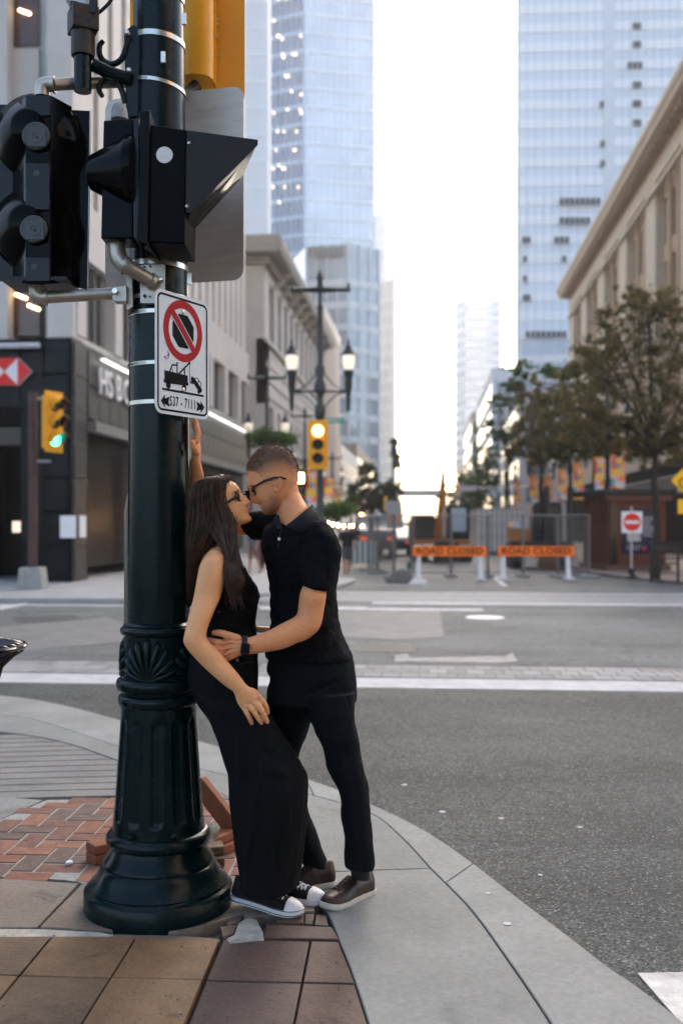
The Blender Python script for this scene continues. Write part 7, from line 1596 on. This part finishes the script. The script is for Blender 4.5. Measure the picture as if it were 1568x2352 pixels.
# buzz cut: scalp colour fades from the top down
v = vco(me); pxs = np.empty((len(v), 2)); Xc = v[:, 0] * ca + v[:, 1] * sa; Yc_ = -v[:, 0] * sa + v[:, 1] * ca; pxs[:, 0] = 784 + F * Xc / Yc_; pxs[:, 1] = 1205 - F * (v[:, 2] - CAM_H) / Yc_
lx = [560, 567, 589, 608, 631, 652, 672, 690]; ly = [1079, 1078, 1075, 1060, 1052, 1050, 1062, 1080]
line = np.interp(pxs[:, 0], lx, ly); d = pxs[:, 1] - line; hl = np.interp(pxs[:, 0], [560, 578, 590, 604, 618, 640, 668, 690], [1079, 1080, 1084, 1100, 1108, 1110, 1128, 1132])
inh = (pxs[:, 1] < hl + 3) & (pxs[:, 1] < 1140) & (pxs[:, 0] > 560) & (v[:, 2] > 1.45)
fade = np.clip(1 - (pxs[:, 1] - line) / 40, .20, 1) ** 1.35 * inh; fade *= np.clip((hl - pxs[:, 1]) / 6 + .6, 0, 1)
c2 = c_ * (1 - (fade * .92)[:, None]) + np.array(HR) * (fade * .92)[:, None]
me.color_attributes['Col'].data.foreach_set('color', np.c_[c2, np.ones(len(v))].ravel()); nv = vno(me)
sel = np.where(inh & (fade > .12))[0]; rs_ = np.random.RandomState(5); mb_v, mb_f = [], []
pick = rs_.choice(sel, min(9000, len(sel) * 3))
hv_, hf_ = [], []
for i in pick:
    L_ = .0026 + .0062 * np.clip(1 - (pxs[i, 1] - line[i]) / 16, 0, 1); p = v[i] + rs_.normal(0, .0012, 3); d_ = nv[i] + rs_.normal(0, .28, 3) + np.array(tuple(W(-.35, 0, .1))); d_ /= np.linalg.norm(d_); s_ = np.cross(d_, rs_.normal(size=3)); s_ = s_ / np.linalg.norm(s_) * .00055
    k = len(hv_); hv_ += [p - s_, p + s_, p + d_ * L_]; hf_.append((k, k + 1, k + 2))
put('body', me, M_SKM, mn)
hme = bpy.data.meshes.new('hair'); hme.from_pydata([tuple(q) for q in hv_], [], hf_); o = put('hair', hme, mat('short_hair', (.11, .068, .042), .6), mn, smooth=None)
# glasses
M_TOR = mat('tortoise_frame', (.035, .014, .006), .15, col2=(.006, .004, .003), vscale=120, coat=.5)
upm = (P(566, 1108, YM) - P(576, 1131, YM)).normalized(); latm = (W(0, -1) * math.cos(R(10)) + W(1, 0) * math.sin(R(10))).normalized()
nm_ = latm.cross(upm)
def rim2(c_, hw, hh, lt): return [c_ + lt * x + upm * y for x, y in rrect(-hw, -hh, hw, hh, min(hw, hh) * .6, 5)]
latn = (W(0, -1) * .93 + W(1, 0) * .37).normalized(); latf = (W(0, 1) * .97 + W(1, 0) * .1).normalized()
cN2, cF2 = P(576, 1127, YM) + latn * .034 - W(.004, 0), P(574, 1127, YM) + latf * .034 - W(.002, 0)
b = MB(); b.tube(rim2(cN2, .026, .0185, latn), .0027, 8, closed=True); b.tube(rim2(cF2, .026, .0185, latf), .0027, 8, closed=True); b.tube([cN2 - latn * .026 + upm * .008, P(571, 1119, YM) - W(.003, 0), cF2 - latf * .026 + upm * .008], .0028, 8)
gm_ = b.build('sunglasses', M_TOR, mn, world=True, smooth=60)
for c__, lt in ((cN2, latn), (cF2, latf)):
    pts = rim2(c__, .025, .0175, lt); MB().raw(pts, [tuple(range(len(pts)))]).build('lens', M_LN, gm_, world=True)
hn = cN2 + latn * .0275 + upm * .013; MB().tube([hn, P(608, 1104, YM - .083), P(630, 1096.5, YM - .086), P(644, 1096.5, YM - .085), P(657, 1100, YM - .082)], [.0040, .0046, .0044, .0042, .0038], 8).build('temple_arm', M_TOR, gm_, world=True, smooth=60)
# watch
wc = P(563.5, 1485, 3.66)
b = MB(); loft(b, [(569, 1461, 571, 1505, 3.659, .0315), (557.5, 1460, 555, 1508.5, 3.659, .0305)], n=32); wtc = b.build('watch', mat('watch_strap', (.012, .012, .013), .55), mn, world=True)
dv = (P(565, 1478, 3.66) - P(563, 1498, 3.66)).normalized(); sv = W(1, 0, 0); sv = (sv - dv * sv.dot(dv)).normalized(); nv_ = dv.cross(sv).normalized(); nv_ = nv_ if nv_.dot(W(0, -1)) > 0 else -nv_
q = P(563.5, 1489.5, 3.625); MB().prism(rrect(-.0165, -.020, .0165, .020, .006), q, sv, dv, nv_, .009).build('watch_case', mat('watch_case', (.02, .02, .022), .25, metal=.5), wtc, world=True, bevel=.0015)
MB().prism(rrect(-.0125, -.0155, .0125, .0155, .004), q + nv_ * .009, sv, dv, nv_, .0006).build('watch_face', mat('watch_glass', (.004, .004, .005), .06), wtc, world=True)
# polo shirt
M_POLO = mat('black_pique', (.0032, .0033, .0044), .9, spec=.1, bump=.0007, bscale=420)
b = MB()
loft(b, [(655, 1196, 716, 1172, 3.935, .070), (630, 1197, 742, 1190, 3.93, .110), (606, 1214, 764, 1216, 3.92, .148), (599, 1245, 778, 1248, 3.92, .158), (606.5, 1280, 781, 1284, 3.92, .155), (613.5, 1320, 778, 1318, 3.92, .150), (619, 1370, 772.5, 1368, 3.92, .145), (620, 1410, 775.5, 1410, 3.92, .142), (618.5, 1449, 784, 1449, 3.92, .146), (613.5, 1480, 797, 1483, 3.92, .154), (608, 1500, 808.5, 1506, 3.92, .160), (611, 1513, 811, 1514, 3.92, .160)], n=44)
loft(b, [(705, 1196, 755, 1203, 3.84, .055), (698, 1215, 768, 1222, 3.82, .070), (693.5, 1245, 782, 1252, 3.80, .074), (691, 1275, 783.5, 1283, 3.785, .072), (690, 1310, 772.5, 1320, 3.765, .066), (690, 1335, 762, 1345, 3.75, .063), (690, 1346, 758, 1356, 3.745, .062)], n=32)
loft(b, [(650, 1180, 655, 1250, 3.98, .075), (620, 1171, 630, 1246, 4.01, .073), (596, 1170.5, 608, 1242, 4.04, .068), (574, 1176, 592, 1241, 4.05, .064), (560, 1190, 582, 1240, 4.055, .060), (553.5, 1206, 577, 1237, 4.06, .056)], n=28)
me = remesh(b, .0048, 3, 'polo_shirt'); folds(me, .006, 9, 21, (1, 1, 1.3))
for a, c_, wd, am in (((770, 1370), (700, 1385), .010, .006), ((775, 1392), (690, 1420), .010, -.006), ((778, 1412), (700, 1440), .011, .007), ((784, 1440), (690, 1462), .011, -.006), ((690, 1290), (640, 1350), .014, .005), ((650, 1300), (630, 1420), .012, -.005), ((690, 1262), (716, 1222), .007, -.004), ((768, 1262), (745, 1320), .011, -.004), ((735, 1250), (715, 1335), .012, .005), ((792, 1470), (720, 1500), .010, .004), ((620, 1240), (600, 1215), .012, .005)):
    crease(me, P(*a, 3.79 if a[1] > 1345 else 3.72), P(*c_, 3.79 if a[1] > 1345 else 3.70), wd, am)
# armhole seam and sleeve hem as fine ridges
crease(me, P(742, 1196, 3.80), P(716, 1216, 3.74), .003, .0028); crease(me, P(716, 1216, 3.74), P(694, 1252, 3.73), .003, .0028); crease(me, P(690, 1338, 3.72), P(759, 1348, 3.70), .003, -.002)
po = put('polo_shirt', me, M_POLO, mn)
def sheet(name, pts, th, m, par, lv=2):
    k = len(pts); vs = [P(*p) for p in pts]; bm_ = MB().raw(vs, [tuple(range(k))]); o = bm_.build(name, m, par, world=True)
    return o
M_COL = mat('black_rib_collar', (.013, .013, .016), .9, spec=.15, bump=.0008, bscale=300)
# collar: a band that stands round the neck and folds outward
b = MB(); ring_o, ring_i = [], []
cr_rows = [(716, 1158, 3.90, 728, 1172), (712, 1163, 3.845, 730, 1188), (700, 1173, 3.80, 718, 1206), (684, 1186, 3.778, 700, 1219), (668, 1199, 3.775, 686, 1223), (656, 1207, 3.785, 668, 1214)]
tp = [P(x, y, Y) for x, y, Y, _, _ in cr_rows]; bt = [P(x2, y2, Y - .022) for x, y, Y, x2, y2 in cr_rows]; tp2 = [p + W(0, .006) for p in tp]
k = len(tp); b.raw(tp + bt + tp2, [(i, i + 1, k + i + 1, k + i) for i in range(k - 1)] + [(i, 2 * k + i, 2 * k + i + 1, i + 1) for i in range(k - 1)]); o = b.build('collar', M_COL, po, world=True, smooth=180); md = o.modifiers.new('s', 'SOLIDIFY'); md.thickness = .004
b = MB(); vs = [P(648, 1212, 3.775), P(640, 1184, 3.81), P(633, 1186, 3.81), P(622, 1203, 3.78), P(638, 1214, 3.768)]; b.raw(vs, [(0, 1, 2, 3, 4)]); o = b.build('collar', M_COL, po, world=True); md = o.modifiers.new('s', 'SOLIDIFY'); md.thickness = .004
b = MB(); b.tube([P(649, 1210, 3.785), P(643, 1225, 3.765), P(638, 1260, 3.762)], .0022, 5); b.build('placket_seam', M_COL, po, world=True)
q = P(641, 1238, 3.757); MB().lathe([(.0062, 0), (.0062, .002), (.004, .003)], q, 16, axis=W(-.25, -1)).build('button', mat('pearl_button', (.55, .53, .47), .3), po, world=True)
q = P(640, 1212, 3.77); MB().sphere(q, .0028, 8, 6).build('button', mat('pearl_button', (.55, .53, .47), .3), po, world=True)
# trousers
b = MB()
loft(b, [(621, 1492, 804, 1494, 3.92, .135), (616.5, 1525, 813, 1520, 3.92, .145), (616, 1540, 817, 1540, 3.92, .146), (622, 1556, 818.5, 1556, 3.92, .145), (616, 1585, 818, 1585, 3.92, .142), (612, 1612, 816.5, 1612, 3.92, .138)], n=44)
loft(b, [(680, 1590, 817, 1590, 3.86, .10), (698, 1625, 816, 1630, 3.85, .098), (714, 1660, 818, 1660, 3.85, .094), (728, 1690, 826, 1695, 3.85, .089), (741, 1717, 830, 1720, 3.86, .085), (750, 1757, 833.5, 1757, 3.87, .079), (768, 1797, 843, 1800, 3.88, .073), (780, 1825, 847, 1830, 3.89, .070), (785, 1878, 851.5, 1872, 3.90, .067), (791, 1934, 854.5, 1928, 3.92, .063), (791, 1970, 859.5, 1975, 3.94, .062), (793, 1988, 857.5, 1996, 3.95, .062)], n=32)
loft(b, [(612, 1590, 740, 1590, 4.00, .095), (610, 1630, 722, 1640, 4.02, .092), (606, 1690, 704, 1690, 4.04, .088), (609, 1735, 686, 1735, 4.06, .082), (624, 1790, 690, 1788, 4.08, .075), (640, 1850, 704.5, 1850, 4.10, .070), (655, 1900, 722, 1897, 4.12, .066), (668, 1934, 733.5, 1934, 4.13, .063), (688, 1975, 749.5, 1973, 4.15, .060), (697, 1992, 757, 1990, 4.15, .060)], n=32)
me = remesh(b, .005, 3, 'trousers'); folds(me, .005, 9, 31, (1, 1, .8))
for a, c_, wd, am in (((700, 1600), (790, 1560), .012, -.006), ((722, 1665), (800, 1640), .012, .005), ((845, 1810), (785, 1835), .008, .005), ((850, 1830), (788, 1850), .008, -.004), ((856, 1960), (795, 1975), .007, .005), ((790, 1560), (800, 1620), .006, -.004), ((780, 1700), (815, 1980), .010, .004)): crease(me, P(*a, 3.78), P(*c_, 3.79), wd, am)
put('trousers', me, mat('black_chino', (.0042, .0050, .0066), .9, spec=.12, bump=.0005, bscale=450), mn)
b = MB(); loft(b, [(803, 1975, 848, 1980, 3.95, .045), (806, 2010, 850, 2018, 3.97, .045)]); b.build('sock', M_STR, mn, world=True)
M_LEA = mat('brown_leather', (.030, .0145, .009), .42, spec=.3, var=.5, vscale=16, coat=.06, bump=.0012, bscale=70, rvar=.1); M_OFF = mat('off_white_sole', (.50, .47, .40), .5, var=.12); M_LB = mat('brown_lace', (.035, .018, .011), .7)
shoe(mn, P(852, 2049, 4.085), P(740, 2092, 3.865), (0, 0, 1), M_LEA, M_OFF, M_LB, wd=.108, sole_t=.024, hh=.088, n_l=6)
shoe(mn, P(768, 2030, 4.15), P(640, 2052, 4.05), (0, 0, 1), M_LEA, M_OFF, M_LB, wd=.104, sole_t=.024, hh=.088)

# ------------------------------------------------------------------ PASSERS-BY
def passer(loc, rz, h, lab, shirt, legs, skin=(.35, .18, .11), shorts=True, stride=.18, bag=None, hairc=(.03, .02, .015)):
    o = thing('person', lab, 'person', loc, rz); k = h / 1.75; V = lambda x, y, z: Vector((x * k, y * k, z * k))
    b = MB(); b.sphere(V(0, .0, 1.63), (.078 * k, .098 * k, .115 * k), 16, 12); b.tube([V(0, .01, 1.54), V(0, 0, 1.42)], .055 * k, 12); b.tube([V(0, 0, 1.44), V(0, 0, 1.2), V(0, 0, 1.0), V(0, 0, .9)], [.13 * k, .15 * k, .14 * k, .13 * k], 14)
    lg = []
    for s, st_ in ((-1, stride), (1, -stride)):
        b.tube([V(s * .09, 0, .92), V(s * .10, -st_ * .55, .5), V(s * .10, -st_ * .9 + (.12 if st_ < 0 else 0), .09)], [.085 * k, .058 * k, .042 * k], 12)
        b.tube([V(s * .20, 0, 1.40), V(s * .25, st_ * .5, 1.12), V(s * .24, st_ * .9 - .1, .90)], [.05 * k, .042 * k, .033 * k], 10); b.sphere(V(s * .24, st_ * .95 - .12, .84), (.03 * k, .04 * k, .055 * k), 10, 8)
        b.sphere(V(s * .10, -st_ * .9 + (.08 if st_ < 0 else -.05), .04), (.045 * k, .12 * k, .04 * k), 12, 8)
    b.sphere(V(0, -.10, 1.62), (.014 * k, .02 * k, .022 * k), 8, 6)
    me = remesh(b, .013, 3, 'body'); linkmesh('body', me, mat('skin_far_%s' % lab[:5], skin, .6), o, smooth=180)
    b = MB(); b.tube([V(0, 0, 1.47), V(0, 0, 1.38), V(0, 0, 1.15), V(0, 0, .93)], [.10 * k, .175 * k, .17 * k, .165 * k], 16)
    for s in (-1, 1): b.tube([V(s * .12, 0, 1.42), V(s * .21, 0, 1.36), V(s * .25, s * -stride * .3, 1.16)], [.08 * k, .08 * k, .072 * k], 12)
    linkmesh('shirt', remesh(b, .013, 3, 'shirt'), mat('shirt_%s' % lab[:9], shirt, .8), o, smooth=180)
    b = MB(); b.tube([V(0, 0, .98), V(0, 0, .85)], [.16 * k, .165 * k], 14)
    for s, st_ in ((-1, stride), (1, -stride)):
        if shorts: b.tube([V(s * .09, 0, .90), V(s * .10, -st_ * .5, .52)], [.11 * k, .095 * k], 12)
        else: b.tube([V(s * .09, 0, .90), V(s * .10, -st_ * .55, .5), V(s * .10, -st_ * .9 + (.12 if st_ < 0 else 0), .08)], [.11 * k, .08 * k, .07 * k], 12)
    linkmesh('shorts' if shorts else 'trousers', remesh(b, .013, 3, 'legwear'), mat('legs_%s' % lab[:9], legs, .8), o, smooth=180)
    MB().sphere(V(0, .012, 1.665), (.086 * k, .104 * k, .098 * k), 14, 10).build('hair', mat('hair_%s' % lab[:5], hairc, .7), o)
    return o
passer(W(XX(796, 30), 30, 0), YAW + R(10), 1.55, 'man in black tee shirt and grey shorts walking on the far left pavement', (.012, .012, .014), (.07, .07, .08))
passer(W(XX(584, 31), 31, 0), YAW + R(-30), 1.5, 'person in grey patterned top seen between the couple', (.16, .15, .15), (.22, .10, .09), skin=(.4, .2, .14))
passer(W(XX(603, 33), 33, 0), YAW + R(40), 1.5, 'dark dressed person standing behind the gap between the couple', (.02, .02, .02), (.012, .012, .015), shorts=False, stride=.05)
passer(W(XX(815, 44), 44, 0), YAW + R(15), 1.55, 'distant person in dark jacket past the walking man', (.04, .025, .022), (.03, .03, .035), shorts=False, stride=.1)
